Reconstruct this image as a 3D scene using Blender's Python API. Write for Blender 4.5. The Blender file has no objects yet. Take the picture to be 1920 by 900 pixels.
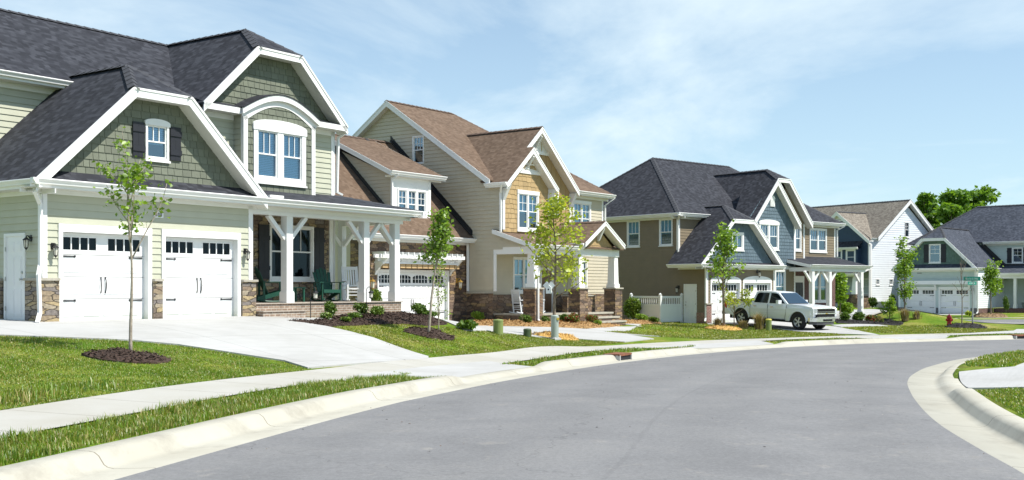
import bpy, math, random
import numpy as np
from mathutils import Vector, Matrix
from mathutils.geometry import delaunay_2d_cdt

scn = bpy.context.scene
COL = scn.collection
R = math.radians
rng = np.random.default_rng(7)
random.seed(7)

# ------------------------------------------------------------------ camera, sky, sun, exposure
EYE = 1.75
cam = bpy.data.cameras.new('camera')
cam.lens = 39.0; cam.sensor_width = 36.0; cam.shift_y = 90 / 1920
cam.clip_end = 3000
camo = bpy.data.objects.new('camera', cam); COL.objects.link(camo)
camo.location = (0, 0, EYE); camo.rotation_euler = (R(90), 0, 0)
scn.camera = camo

SUN_AZ, SUN_EL = R(107.5), R(54)          # azimuth from +Y towards +X
world = bpy.data.worlds.new('World'); scn.world = world; world.use_nodes = True
wn, wl = world.node_tree.nodes, world.node_tree.links
wn.clear()
wo = wn.new('ShaderNodeOutputWorld'); bg = wn.new('ShaderNodeBackground')
sky = wn.new('ShaderNodeTexSky'); sky.sky_type = 'NISHITA'; sky.sun_disc = False
sky.sun_elevation = SUN_EL; sky.sun_rotation = SUN_AZ
sky.air_density = 1.0; sky.dust_density = 0.3; sky.ozone_density = 1.6; sky.altitude = 100
tc = wn.new('ShaderNodeTexCoord')
sep = wn.new('ShaderNodeSeparateXYZ'); wl.new(tc.outputs['Generated'], sep.inputs[0])
mz = wn.new('ShaderNodeMath'); mz.operation = 'ADD'; mz.inputs[1].default_value = 0.12; wl.new(sep.outputs['Z'], mz.inputs[0])
dx = wn.new('ShaderNodeMath'); dx.operation = 'DIVIDE'; wl.new(sep.outputs['X'], dx.inputs[0]); wl.new(mz.outputs[0], dx.inputs[1])
dy = wn.new('ShaderNodeMath'); dy.operation = 'DIVIDE'; wl.new(sep.outputs['Y'], dy.inputs[0]); wl.new(mz.outputs[0], dy.inputs[1])
cv = wn.new('ShaderNodeCombineXYZ'); wl.new(dx.outputs[0], cv.inputs[0]); wl.new(dy.outputs[0], cv.inputs[1])
mp = wn.new('ShaderNodeMapping'); mp.inputs['Rotation'].default_value = (0, 0, R(-18)); mp.inputs['Scale'].default_value = (0.9, 0.50, 1)
mp.inputs['Location'].default_value = (0.55, 2.3, 0)
wl.new(cv.outputs[0], mp.inputs[0])
cn = wn.new('ShaderNodeTexNoise'); cn.inputs['Scale'].default_value = 1.0; cn.inputs['Detail'].default_value = 7; cn.inputs['Roughness'].default_value = 0.60
cn.inputs['Distortion'].default_value = 0.5
wl.new(mp.outputs[0], cn.inputs['Vector'])
cr = wn.new('ShaderNodeValToRGB'); cr.color_ramp.elements[0].position = 0.42; cr.color_ramp.elements[1].position = 0.72
cr.color_ramp.elements[0].color = (0.0, 0.0, 0.0, 1); cr.color_ramp.elements[1].color = (0.8, 0.8, 0.8, 1)
wl.new(cn.outputs['Fac'], cr.inputs[0])
mx = wn.new('ShaderNodeMix'); mx.data_type = 'RGBA'
gn = wn.new('ShaderNodeMix'); gn.data_type = 'RGBA'; gn.blend_type = 'MULTIPLY'; gn.inputs['Factor'].default_value = 1; wl.new(sky.outputs[0], gn.inputs['A']); gn.inputs['B'].default_value = (0.74, 1.10, 1.26, 1)
vr_ = wn.new('ShaderNodeMapRange'); vr_.inputs[1].default_value = 0.0; vr_.inputs[2].default_value = 0.40; vr_.inputs[3].default_value = 0.58; vr_.inputs[4].default_value = 0.16; wl.new(sep.outputs['Z'], vr_.inputs[0])   # thin high haze, thicker towards the horizon
vm = wn.new('ShaderNodeMath'); vm.operation = 'MAXIMUM'
va = wn.new('ShaderNodeMath'); va.operation = 'MULTIPLY_ADD'; va.inputs[1].default_value = 0.75; wl.new(cr.outputs[0], va.inputs[0]); wl.new(vr_.outputs[0], va.inputs[2])
vm.use_clamp = True; wl.new(va.outputs[0], vm.inputs[0]); vm.inputs[1].default_value = 0.0
wl.new(vm.outputs[0], mx.inputs['Factor']); wl.new(gn.outputs['Result'], mx.inputs['A']); mx.inputs['B'].default_value = (8.0, 9.3, 9.9, 1)
wl.new(mx.outputs['Result'], bg.inputs['Color']); bg.inputs['Strength'].default_value = 0.084
wl.new(bg.outputs[0], wo.inputs['Surface'])

sl = bpy.data.lights.new('sun', 'SUN'); sl.energy = 4.9; sl.angle = R(0.5); sl.color = (1.0, 0.955, 0.87)
so = bpy.data.objects.new('sun', sl); COL.objects.link(so)
sdir = Vector((math.sin(SUN_AZ) * math.cos(SUN_EL), math.cos(SUN_AZ) * math.cos(SUN_EL), math.sin(SUN_EL)))
so.rotation_euler = sdir.to_track_quat('Z', 'Y').to_euler(); so.location = (30, -10, 60)
vs = scn.view_settings
scn.display_settings.display_device = 'sRGB'
vs.view_transform = 'Standard'; vs.look = 'None'; vs.gamma = 1.0; vs.use_curve_mapping = False
vs.exposure = 0.42
scn.cycles.max_bounces = 8; scn.cycles.transparent_max_bounces = 12

# ------------------------------------------------------------------ helpers
def tag(o, label=None, cat=None, group=None, kind=None):
    if label: o['label'] = label
    if cat: o['category'] = cat
    if group: o['group'] = group
    if kind: o['kind'] = kind
    return o

def empty(name, loc, rz=0.0, label=None, cat=None, group=None):
    o = bpy.data.objects.new(name, None); COL.objects.link(o)
    o.location = loc; o.rotation_euler = (0, 0, rz); o.empty_display_size = 0.3
    return tag(o, label, cat, group)

class MB:
    def __init__(s): s.v = []; s.f = []; s.m = []
    def poly(s, pts, m=0):
        n = len(s.v); s.v.extend([tuple(map(float, p)) for p in pts]); s.f.append(tuple(range(n, n + len(pts)))); s.m.append(m)
    def prism(s, pts, vec, m=0, mside=None):
        vec = Vector(vec); a = [Vector(p) for p in pts]; b = [p + vec for p in a]
        if mside is None: mside = m
        s.poly(a, m); s.poly(list(reversed(b)), mside)
        for i in range(len(a)):
            j = (i + 1) % len(a); s.poly([a[j], a[i], b[i], b[j]], mside)
    def box(s, x0, x1, y0, y1, z0, z1, m=0):
        s.prism([(x0, y0, z1), (x1, y0, z1), (x1, y1, z1), (x0, y1, z1)], (0, 0, z0 - z1), m)
    def bar(s, p, q, w, h=None, m=0, up=(0, 0, 1)):
        p, q = Vector(p), Vector(q); h = h or w; d = (q - p).normalized(); up = Vector(up)
        if abs(d.dot(up)) > 0.98: up = Vector((1, 0, 0))
        x = d.cross(up).normalized(); y = x.cross(d).normalized()
        s.prism([p + x * w / 2 + y * h / 2, p - x * w / 2 + y * h / 2, p - x * w / 2 - y * h / 2, p + x * w / 2 - y * h / 2], q - p, m)
    def tube(s, pts, rad, n=8, m=0, cap=True):
        pts = [Vector(p) for p in pts]; k = len(pts)
        if not hasattr(rad, '__len__'): rad = [rad] * k
        base = len(s.v); prevx = None
        for i, p in enumerate(pts):
            d = (pts[min(i + 1, k - 1)] - pts[max(i - 1, 0)]).normalized()
            r = prevx if prevx is not None else (Vector((1, 0, 0)) if abs(d.x) < 0.9 else Vector((0, 1, 0)))
            y = d.cross(r).normalized(); x = y.cross(d).normalized(); prevx = x
            for j in range(n):
                a = 2 * math.pi * j / n
                s.v.append(tuple(p + (x * math.cos(a) + y * math.sin(a)) * rad[i]))
        for i in range(k - 1):
            for j in range(n):
                a = base + i * n + j; b = base + i * n + (j + 1) % n
                s.f.append((a, b, b + n, a + n)); s.m.append(m)
        if cap:
            s.f.append(tuple(base + j for j in reversed(range(n)))); s.m.append(m)
            s.f.append(tuple(base + (k - 1) * n + j for j in range(n))); s.m.append(m)
    def lathe(s, prof, c=(0, 0, 0), n=14, m=0):
        base = len(s.v); k = len(prof)
        for r, z in prof:
            for j in range(n):
                a = 2 * math.pi * j / n
                s.v.append((c[0] + max(r, 1e-4) * math.cos(a), c[1] + max(r, 1e-4) * math.sin(a), c[2] + z))
        for i in range(k - 1):
            for j in range(n):
                a = base + i * n + j; b = base + i * n + (j + 1) % n
                s.f.append((a, b, b + n, a + n)); s.m.append(m)
    def xf(s, M):
        s.v = [tuple(M @ Vector(p)) for p in s.v]; return s
    def build(s, name, mats, parent=None, smooth=False, bevel=0.0, z0=0.0, segs=2):
        me = bpy.data.meshes.new(name)
        V = np.array(s.v, float).reshape(-1, 3); V[:, 2] -= z0
        me.from_pydata(V.tolist(), [], s.f)
        mats = mats if isinstance(mats, (list, tuple)) else [mats]
        for m in mats: me.materials.append(m)
        me.polygons.foreach_set('material_index', np.array(s.m, np.int32))
        if smooth: me.polygons.foreach_set('use_smooth', np.ones(len(s.f), bool))
        auto_uv(me); me.update()
        o = bpy.data.objects.new(name, me); COL.objects.link(o)
        if parent: o.parent = parent
        if bevel:
            b = o.modifiers.new('b', 'BEVEL'); b.width = bevel; b.segments = segs; b.limit_method = 'ANGLE'; b.angle_limit = R(35)
        return o

def auto_uv(me):
    uv = me.uv_layers.new(name='UVMap')
    nl = len(me.loops); nv = len(me.vertices); nf = len(me.polygons)
    if nl == 0: return
    co = np.empty(nv * 3); me.vertices.foreach_get('co', co); co = co.reshape(-1, 3)
    vi = np.empty(nl, np.int32); me.loops.foreach_get('vertex_index', vi)
    nr = np.empty(nf * 3); me.polygons.foreach_get('normal', nr); nr = nr.reshape(-1, 3)
    lt = np.empty(nf, np.int32); me.polygons.foreach_get('loop_total', lt)
    fn = np.repeat(nr, lt, axis=0)
    t = np.stack([-fn[:, 1], fn[:, 0], np.zeros(nl)], 1); L = np.linalg.norm(t, axis=1)
    flat = L < 0.02; t[flat] = (1, 0, 0); L[flat] = 1; t /= L[:, None]
    b = np.cross(fn, t); p = co[vi]
    out = np.stack([(p * t).sum(1), (p * b).sum(1)], 1)
    uv.data.foreach_set('uv', out.astype(np.float32).ravel())

def fast_mesh(name, V, F, mats, parent=None, midx=None, smooth=False):
    """V (n,3), F (m,k) arrays with constant k"""
    me = bpy.data.meshes.new(name); n, m, k = len(V), len(F), F.shape[1]
    me.vertices.add(n); me.vertices.foreach_set('co', np.asarray(V, np.float32).ravel())
    me.loops.add(m * k); me.loops.foreach_set('vertex_index', np.asarray(F, np.int32).ravel())
    me.polygons.add(m); me.polygons.foreach_set('loop_start', np.arange(0, m * k, k, dtype=np.int32))
    me.polygons.foreach_set('loop_total', np.full(m, k, np.int32))
    mats = mats if isinstance(mats, (list, tuple)) else [mats]
    for q in mats: me.materials.append(q)
    if midx is not None: me.polygons.foreach_set('material_index', np.asarray(midx, np.int32))
    if smooth: me.polygons.foreach_set('use_smooth', np.ones(m, bool))
    me.update(calc_edges=True); me.validate()
    o = bpy.data.objects.new(name, me); COL.objects.link(o)
    if parent: o.parent = parent
    return o

def clip(poly, ax, val, keep_less):
    out = []; n = len(poly)
    for i in range(n):
        p, q = poly[i], poly[(i + 1) % n]
        a = (p[ax] <= val) if keep_less else (p[ax] >= val)
        b = (q[ax] <= val) if keep_less else (q[ax] >= val)
        if a: out.append(p)
        if a != b and abs(q[ax] - p[ax]) > 1e-9:
            t = (val - p[ax]) / (q[ax] - p[ax]); out.append((p[0] + (q[0] - p[0]) * t, p[1] + (q[1] - p[1]) * t))
    return out

def area(poly):
    return abs(sum(poly[i][0] * poly[(i + 1) % len(poly)][1] - poly[(i + 1) % len(poly)][0] * poly[i][1] for i in range(len(poly)))) / 2 if len(poly) > 2 else 0

# ------------------------------------------------------------------ materials
def new_mat(name):
    m = bpy.data.materials.new(name); m.use_nodes = True; nt = m.node_tree
    return m, nt.nodes, nt.links, nt.nodes['Principled BSDF']

def ramp(nodes, stops):
    r = nodes.new('ShaderNodeValToRGB'); e = r.color_ramp.elements
    while len(e) < len(stops): e.new(0.5)
    for i, (p, c) in enumerate(stops): e[i].position = p; e[i].color = (*c, 1)
    return r

def plain(name, col, rough=0.6, metal=0.0, var=0.06, scale=3.0, spec=0.5, bump=0.0, bscale=60, coat=0.0):
    m, n, l, b = new_mat(name)
    b.inputs['Roughness'].default_value = rough; b.inputs['Metallic'].default_value = metal
    b.inputs['Specular IOR Level'].default_value = spec; b.inputs['Coat Weight'].default_value = coat
    t = n.new('ShaderNodeTexCoord'); no = n.new('ShaderNodeTexNoise'); no.inputs['Scale'].default_value = scale; no.inputs['Detail'].default_value = 5
    l.new(t.outputs['Object'], no.inputs['Vector'])
    lo = [c * (1 - var) for c in col]; hi = [min(1, c * (1 + var)) for c in col]
    r = ramp(n, [(0.3, lo), (0.7, hi)]); l.new(no.outputs['Fac'], r.inputs[0]); l.new(r.outputs[0], b.inputs['Base Color'])
    if bump:
        nb = n.new('ShaderNodeTexNoise'); nb.inputs['Scale'].default_value = bscale; nb.inputs['Detail'].default_value = 4; l.new(t.outputs['Object'], nb.inputs['Vector'])
        bp = n.new('ShaderNodeBump'); bp.inputs['Strength'].default_value = bump; bp.inputs['Distance'].default_value = 0.02
        l.new(nb.outputs['Fac'], bp.inputs['Height']); l.new(bp.outputs[0], b.inputs['Normal'])
    return m

def roof_mat(name, c1, c2, c3):
    m, n, l, b = new_mat(name); b.inputs['Roughness'].default_value = 0.9; b.inputs['Specular IOR Level'].default_value = 0.25
    t = n.new('ShaderNodeTexCoord')
    br = n.new('ShaderNodeTexBrick'); br.inputs['Scale'].default_value = 1; br.inputs['Brick Width'].default_value = 0.16; br.inputs['Row Height'].default_value = 0.13
    br.inputs['Mortar Size'].default_value = 0.0; br.offset = 0.37; br.offset_frequency = 3
    br.inputs['Color1'].default_value = (0, 0, 0, 1); br.inputs['Color2'].default_value = (1, 1, 1, 1)
    l.new(t.outputs['UV'], br.inputs['Vector'])
    r = ramp(n, [(0.0, c1), (0.5, c2), (1.0, c3)]); l.new(br.outputs['Color'], r.inputs[0])
    no = n.new('ShaderNodeTexNoise'); no.inputs['Scale'].default_value = 0.6; no.inputs['Detail'].default_value = 8; l.new(t.outputs['UV'], no.inputs['Vector'])
    g = n.new('ShaderNodeTexNoise'); g.inputs['Scale'].default_value = 55; g.inputs['Detail'].default_value = 2; l.new(t.outputs['UV'], g.inputs['Vector'])
    ad = n.new('ShaderNodeMath'); ad.operation = 'ADD'; l.new(no.outputs['Fac'], ad.inputs[0]); l.new(g.outputs['Fac'], ad.inputs[1])
    mr = n.new('ShaderNodeMapRange'); mr.inputs[1].default_value = 0.5; mr.inputs[2].default_value = 1.5; mr.inputs[3].default_value = 0.80; mr.inputs[4].default_value = 1.2
    l.new(ad.outputs[0], mr.inputs[0])
    mm = n.new('ShaderNodeMix'); mm.data_type = 'RGBA'; mm.blend_type = 'MULTIPLY'; mm.inputs['Factor'].default_value = 1
    l.new(r.outputs[0], mm.inputs['A']); l.new(mr.outputs[0], mm.inputs['B']); l.new(mm.outputs['Result'], b.inputs['Base Color'])
    # every course steps up to its butt edge
    sp = n.new('ShaderNodeSeparateXYZ'); l.new(t.outputs['UV'], sp.inputs[0])
    dv = n.new('ShaderNodeMath'); dv.operation = 'DIVIDE'; dv.inputs[1].default_value = 0.13; l.new(sp.outputs['Y'], dv.inputs[0])
    fr = n.new('ShaderNodeMath'); fr.operation = 'FRACT'; l.new(dv.outputs[0], fr.inputs[0])
    iv = n.new('ShaderNodeMath'); iv.operation = 'SUBTRACT'; iv.inputs[0].default_value = 1.0; l.new(fr.outputs[0], iv.inputs[1])
    a2 = n.new('ShaderNodeMath'); a2.operation = 'ADD'; l.new(iv.outputs[0], a2.inputs[0]); l.new(br.outputs['Color'], a2.inputs[1])
    bp = n.new('ShaderNodeBump'); bp.inputs['Strength'].default_value = 0.9; bp.inputs['Distance'].default_value = 0.014
    l.new(a2.outputs[0], bp.inputs['Height']); l.new(bp.outputs[0], b.inputs['Normal'])
    return m

def brick_mat(name, c1, c2, mortar, w=0.203, h=0.072, rough=0.85, ms=0.011):
    m, n, l, b = new_mat(name); b.inputs['Roughness'].default_value = rough
    t = n.new('ShaderNodeTexCoord'); br = n.new('ShaderNodeTexBrick'); br.inputs['Scale'].default_value = 1
    br.inputs['Brick Width'].default_value = w; br.inputs['Row Height'].default_value = h; br.inputs['Mortar Size'].default_value = ms
    br.inputs['Color1'].default_value = (*c1, 1); br.inputs['Color2'].default_value = (*c2, 1); br.inputs['Mortar'].default_value = (*mortar, 1)
    l.new(t.outputs['UV'], br.inputs['Vector'])
    no = n.new('ShaderNodeTexNoise'); no.inputs['Scale'].default_value = 7; no.inputs['Detail'].default_value = 5; l.new(t.outputs['UV'], no.inputs['Vector'])
    mr = n.new('ShaderNodeMapRange'); mr.inputs[1].default_value = .3; mr.inputs[2].default_value = .7; mr.inputs[3].default_value = 0.75; mr.inputs[4].default_value = 1.25; l.new(no.outputs['Fac'], mr.inputs[0])
    mm = n.new('ShaderNodeMix'); mm.data_type = 'RGBA'; mm.blend_type = 'MULTIPLY'; mm.inputs['Factor'].default_value = 1
    l.new(br.outputs['Color'], mm.inputs['A']); l.new(mr.outputs[0], mm.inputs['B']); l.new(mm.outputs['Result'], b.inputs['Base Color'])
    iv = n.new('ShaderNodeMath'); iv.operation = 'SUBTRACT'; iv.inputs[0].default_value = 1; l.new(br.outputs['Fac'], iv.inputs[1])
    bp = n.new('ShaderNodeBump'); bp.inputs['Strength'].default_value = 0.7; bp.inputs['Distance'].default_value = 0.01; l.new(iv.outputs[0], bp.inputs['Height']); l.new(bp.outputs[0], b.inputs['Normal'])
    return m

def stone_mat(name, cols, sx=3.0, sy=9.5):
    m, n, l, b = new_mat(name); b.inputs['Roughness'].default_value = 0.9
    t = n.new('ShaderNodeTexCoord'); nz = n.new('ShaderNodeTexNoise'); nz.inputs['Scale'].default_value = 3; l.new(t.outputs['UV'], nz.inputs['Vector'])
    sc = n.new('ShaderNodeVectorMath'); sc.operation = 'SCALE'; sc.inputs['Scale'].default_value = 0.03; l.new(nz.outputs['Color'], sc.inputs[0])
    ad = n.new('ShaderNodeVectorMath'); ad.operation = 'ADD'; l.new(t.outputs['UV'], ad.inputs[0]); l.new(sc.outputs[0], ad.inputs[1])
    mp = n.new('ShaderNodeMapping'); mp.inputs['Scale'].default_value = (sx, sy, 1); l.new(ad.outputs[0], mp.inputs[0])
    v1 = n.new('ShaderNodeTexVoronoi'); v1.voronoi_dimensions = '2D'; v1.distance = 'CHEBYCHEV'; v1.inputs['Scale'].default_value = 1; v1.inputs['Randomness'].default_value = 0.8; l.new(mp.outputs[0], v1.inputs['Vector'])
    v2 = n.new('ShaderNodeTexVoronoi'); v2.voronoi_dimensions = '2D'; v2.feature = 'F2'; v2.distance = 'CHEBYCHEV'; v2.inputs['Scale'].default_value = 1; v2.inputs['Randomness'].default_value = 0.8; l.new(mp.outputs[0], v2.inputs['Vector'])
    sp = n.new('ShaderNodeSeparateColor'); l.new(v1.outputs['Color'], sp.inputs[0])
    k = len(cols); r = ramp(n, [(i / k, c) for i, c in enumerate(cols)]); r.color_ramp.interpolation = 'CONSTANT'; l.new(sp.outputs[0], r.inputs[0])
    no = n.new('ShaderNodeTexNoise'); no.inputs['Scale'].default_value = 14; no.inputs['Detail'].default_value = 6; l.new(t.outputs['UV'], no.inputs['Vector'])
    mr = n.new('ShaderNodeMapRange'); mr.inputs[1].default_value = .3; mr.inputs[2].default_value = .7; mr.inputs[3].default_value = 0.7; mr.inputs[4].default_value = 1.3; l.new(no.outputs['Fac'], mr.inputs[0])
    mm = n.new('ShaderNodeMix'); mm.data_type = 'RGBA'; mm.blend_type = 'MULTIPLY'; mm.inputs['Factor'].default_value = 1; l.new(r.outputs[0], mm.inputs['A']); l.new(mr.outputs[0], mm.inputs['B'])
    e = n.new('ShaderNodeMapRange'); e.inputs[1].default_value = 0.0; e.inputs[2].default_value = 0.10; ed_ = n.new('ShaderNodeMath'); ed_.operation = 'SUBTRACT'; l.new(v2.outputs['Distance'], ed_.inputs[0]); l.new(v1.outputs['Distance'], ed_.inputs[1]); l.new(ed_.outputs[0], e.inputs[0])
    m2 = n.new('ShaderNodeMix'); m2.data_type = 'RGBA'; m2.inputs['A'].default_value = (0.06, 0.05, 0.04, 1); l.new(e.outputs[0], m2.inputs['Factor']); l.new(mm.outputs['Result'], m2.inputs['B']); l.new(m2.outputs['Result'], b.inputs['Base Color'])
    h = n.new('ShaderNodeMath'); h.operation = 'MULTIPLY_ADD'; h.inputs[1].default_value = 0.35; l.new(no.outputs['Fac'], h.inputs[0]); l.new(e.outputs[0], h.inputs[2])
    bp = n.new('ShaderNodeBump'); bp.inputs['Strength'].default_value = 0.9; bp.inputs['Distance'].default_value = 0.035; l.new(h.outputs[0], bp.inputs['Height']); l.new(bp.outputs[0], b.inputs['Normal'])
    return m

def glass_mat(name, tint=(0.75, 0.86, 0.95), refl=0.24, edge=0.9):
    m = bpy.data.materials.new(name); m.use_nodes = True; n, l = m.node_tree.nodes, m.node_tree.links; n.clear()
    o = n.new('ShaderNodeOutputMaterial'); tr = n.new('ShaderNodeBsdfTransparent'); tr.inputs[0].default_value = (*tint, 1)
    gl = n.new('ShaderNodeBsdfGlossy'); gl.inputs['Roughness'].default_value = 0.03; gl.inputs[0].default_value = (0.62, 0.84, 1.0, 1)
    lw = n.new('ShaderNodeLayerWeight'); lw.inputs['Blend'].default_value = 0.25
    mr = n.new('ShaderNodeMapRange'); mr.inputs[3].default_value = refl; mr.inputs[4].default_value = edge; l.new(lw.outputs['Fresnel'], mr.inputs[0])
    mx = n.new('ShaderNodeMixShader'); l.new(mr.outputs[0], mx.inputs[0]); l.new(tr.outputs[0], mx.inputs[1]); l.new(gl.outputs[0], mx.inputs[2]); l.new(mx.outputs[0], o.inputs[0])
    return m

def leaf_mat(name, c1, c2, trans=0.35):
    m = bpy.data.materials.new(name); m.use_nodes = True; n, l = m.node_tree.nodes, m.node_tree.links; n.clear()
    o = n.new('ShaderNodeOutputMaterial'); d = n.new('ShaderNodeBsdfDiffuse'); t = n.new('ShaderNodeBsdfTranslucent'); g = n.new('ShaderNodeBsdfGlossy'); g.inputs['Roughness'].default_value = 0.45
    tc = n.new('ShaderNodeTexCoord'); no = n.new('ShaderNodeTexNoise'); no.inputs['Scale'].default_value = 5.5; no.inputs['Detail'].default_value = 3; l.new(tc.outputs['Object'], no.inputs['Vector'])
    ge = n.new('ShaderNodeNewGeometry'); ad = n.new('ShaderNodeMath'); ad.operation = 'MULTIPLY_ADD'; ad.inputs[1].default_value = 0.45; l.new(ge.outputs['Random Per Island'], ad.inputs[0]); l.new(no.outputs['Fac'], ad.inputs[2])
    r = ramp(n, [(0.42, c1), (0.98, c2)]); l.new(ad.outputs[0], r.inputs[0]); l.new(r.outputs[0], d.inputs[0])
    ts = n.new('ShaderNodeMix'); ts.data_type = 'RGBA'; ts.blend_type = 'MULTIPLY'; ts.inputs['Factor'].default_value = 1; ts.inputs['B'].default_value = (1.3, 1.25, 0.5, 1); l.new(r.outputs[0], ts.inputs['A']); l.new(ts.outputs['Result'], t.inputs[0])
    mx = n.new('ShaderNodeMixShader'); mx.inputs[0].default_value = trans; l.new(d.outputs[0], mx.inputs[1]); l.new(t.outputs[0], mx.inputs[2])
    m2 = n.new('ShaderNodeMixShader'); m2.inputs[0].default_value = 0.05; l.new(mx.outputs[0], m2.inputs[1]); l.new(g.outputs[0], m2.inputs[2]); l.new(m2.outputs[0], o.inputs[0])
    return m

def shades(name, col, rough=0.75):
    return [plain(name + s, [c * k for c in col], rough, var=0.05, scale=9, bump=0.15, bscale=25) for s, k in ((' dark', .88), (' mid', 1.0), (' light', 1.1))]

M = {}
M['white'] = plain('white painted trim', (0.80, 0.80, 0.79), 0.45, var=0.03, scale=1.2)
M['white2'] = plain('white vinyl', (0.80, 0.80, 0.80), 0.4, var=0.02)
M['offwhite'] = plain('off white soffit', (0.72, 0.70, 0.66), 0.6, var=0.03)
M['sage'] = plain('light sage lap siding', (0.47, 0.475, 0.375), 0.65, var=0.045, scale=2)
M['shake_sage'] = shades('sage shake', (0.148, 0.162, 0.122))
M['cream'] = plain('beige lap siding', (0.52, 0.465, 0.36), 0.65, var=0.045, scale=2)
M['tan_shake'] = shades('tan shake', (0.40, 0.28, 0.135))
M['tan_board'] = plain('tan board and batten', (0.385, 0.26, 0.12), 0.7, var=0.06)
M['brown'] = plain('taupe lap siding', (0.215, 0.170, 0.112), 0.65, var=0.05, scale=2)
M['slate_shake'] = shades('blue grey shake', (0.10, 0.145, 0.18))
M['navy'] = plain('navy lap siding', (0.022, 0.05, 0.095), 0.6, var=0.08)
M['white_lap'] = plain('white lap siding', (0.74, 0.77, 0.80), 0.55, var=0.03)
M['mint'] = plain('pale mint lap siding', (0.50, 0.58, 0.56), 0.6, var=0.04)
M['green_shake'] = shades('dark green shake', (0.10, 0.165, 0.14))
M['roof_charcoal'] = roof_mat('charcoal shingles', (0.020, 0.021, 0.027), (0.031, 0.0325, 0.041), (0.052, 0.055, 0.067))
M['roof_brown'] = roof_mat('brown shingles', (0.110, 0.073, 0.050), (0.140, 0.095, 0.066), (0.172, 0.120, 0.086))
M['roof_taupe'] = roof_mat('taupe shingles', (0.15, 0.128, 0.105), (0.21, 0.185, 0.155), (0.27, 0.24, 0.20))
M['roof_slate'] = roof_mat('slate blue shingles', (0.036, 0.042, 0.058), (0.052, 0.060, 0.080), (0.078, 0.087, 0.112))
M['cap'] = plain('dark ridge cap', (0.05, 0.052, 0.062), 0.9, var=0.2, scale=8)
M['cap_brown'] = plain('brown ridge cap', (0.12, 0.08, 0.06), 0.9, var=0.2, scale=8)
M['flash'] = plain('dark flashing', (0.018, 0.018, 0.02), 0.6)
M['stone'] = stone_mat('ledge stone', [(0.27, 0.21, 0.14), (0.15, 0.115, 0.09), (0.31, 0.26, 0.19), (0.19, 0.165, 0.15), (0.23, 0.17, 0.12), (0.36, 0.28, 0.16)], 2.6, 9.5)
M['stone2'] = stone_mat('brown ledge stone', [(0.20, 0.13, 0.085), (0.13, 0.085, 0.06), (0.25, 0.175, 0.12), (0.17, 0.12, 0.09), (0.10, 0.07, 0.055), (0.28, 0.19, 0.10)], 2.2, 7.5)
M['stonecap'] = plain('stone ledge cap', (0.40, 0.37, 0.31), 0.85, var=0.15, scale=12, bump=0.4)
M['brick_tan'] = brick_mat('tan brick', (0.23, 0.155, 0.11), (0.32, 0.235, 0.175), (0.46, 0.41, 0.35))
M['brick_red'] = brick_mat('red brick', (0.20, 0.068, 0.052), (0.30, 0.125, 0.095), (0.40, 0.33, 0.29))
M['brick_dark'] = brick_mat('dark red brick', (0.10, 0.038, 0.035), (0.15, 0.060, 0.052), (0.20, 0.15, 0.14))
M['glass'] = glass_mat('window glass', (0.45, 0.72, 0.95), refl=0.22)
M['glass_dim'] = glass_mat('porch window glass', (0.45, 0.55, 0.6), refl=0.03, edge=.3)
M['glass_dark'] = glass_mat('tinted glass', (0.25, 0.28, 0.30), 0.02, .3)
M['blind'] = plain('white blind', (0.62, 0.66, 0.68), 0.6, var=0.03)
M['curtain'] = plain('pale curtain', (0.42, 0.52, 0.50), 0.8, var=0.10, scale=6)
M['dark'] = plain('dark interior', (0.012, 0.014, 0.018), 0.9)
M['black'] = plain('black metal', (0.014, 0.014, 0.016), 0.4, spec=0.5)
M['shutter'] = plain('black shutter', (0.012, 0.013, 0.020), 0.55, var=0.1)
M['concrete'] = plain('light concrete', (0.405, 0.405, 0.40), 0.85, var=0.05, scale=0.5, bump=0.1)
M['mulch'] = plain('dark bark mulch', (0.052, 0.030, 0.021), 0.95, var=0.6, scale=26, bump=1.0, bscale=40)
M['mulch_black'] = plain('black mulch', (0.028, 0.025, 0.025), 0.95, var=0.5, scale=20, bump=1.0, bscale=35)
M['straw'] = plain('golden pine straw', (0.36, 0.215, 0.085), 0.95, var=0.45, scale=14, bump=1.0, bscale=30)
M['gold'] = plain('golden wood chips', (0.55, 0.34, 0.10), 0.95, var=0.35, scale=22, bump=1.0, bscale=30)
M['bark'] = plain('grey brown bark', (0.21, 0.165, 0.125), 0.9, var=0.3, scale=14, bump=0.5)
M['bark_pale'] = plain('pale grey bark', (0.34, 0.29, 0.235), 0.9, var=0.25, scale=14, bump=0.4)
M['leaf'] = leaf_mat('maple leaf', (0.085, 0.165, 0.016), (0.27, 0.42, 0.045))
M['leaf_yel'] = leaf_mat('yellow green leaf', (0.19, 0.26, 0.025), (0.52, 0.58, 0.06), 0.42)
M['leaf_mid'] = leaf_mat('bright green leaf', (0.10, 0.20, 0.016), (0.31, 0.47, 0.05))
M['leaf_dark'] = leaf_mat('shrub leaf', (0.045, 0.10, 0.014), (0.15, 0.25, 0.03), 0.25)
M['leaf_box'] = leaf_mat('boxwood leaf', (0.06, 0.12, 0.016), (0.22, 0.33, 0.035), 0.25)
M['leaf_tree'] = leaf_mat('far tree leaf', (0.07, 0.16, 0.02), (0.22, 0.38, 0.05), 0.45)
M['leaf_red'] = leaf_mat('red azalea bloom', (0.22, 0.03, 0.015), (0.42, 0.07, 0.04), 0.3)
M['dry'] = leaf_mat('dry ornamental grass', (0.20, 0.15, 0.08), (0.40, 0.32, 0.18), 0.3)
M['blade'] = leaf_mat('grass blade', (0.070, 0.155, 0.008), (0.20, 0.33, 0.025), 0.4)
M['blade3'] = leaf_mat('dry grass blade', (0.24, 0.21, 0.06), (0.46, 0.40, 0.15), 0.3)
M['blade2'] = leaf_mat('olive grass blade', (0.125, 0.165, 0.012), (0.28, 0.31, 0.045), 0.4)

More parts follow.
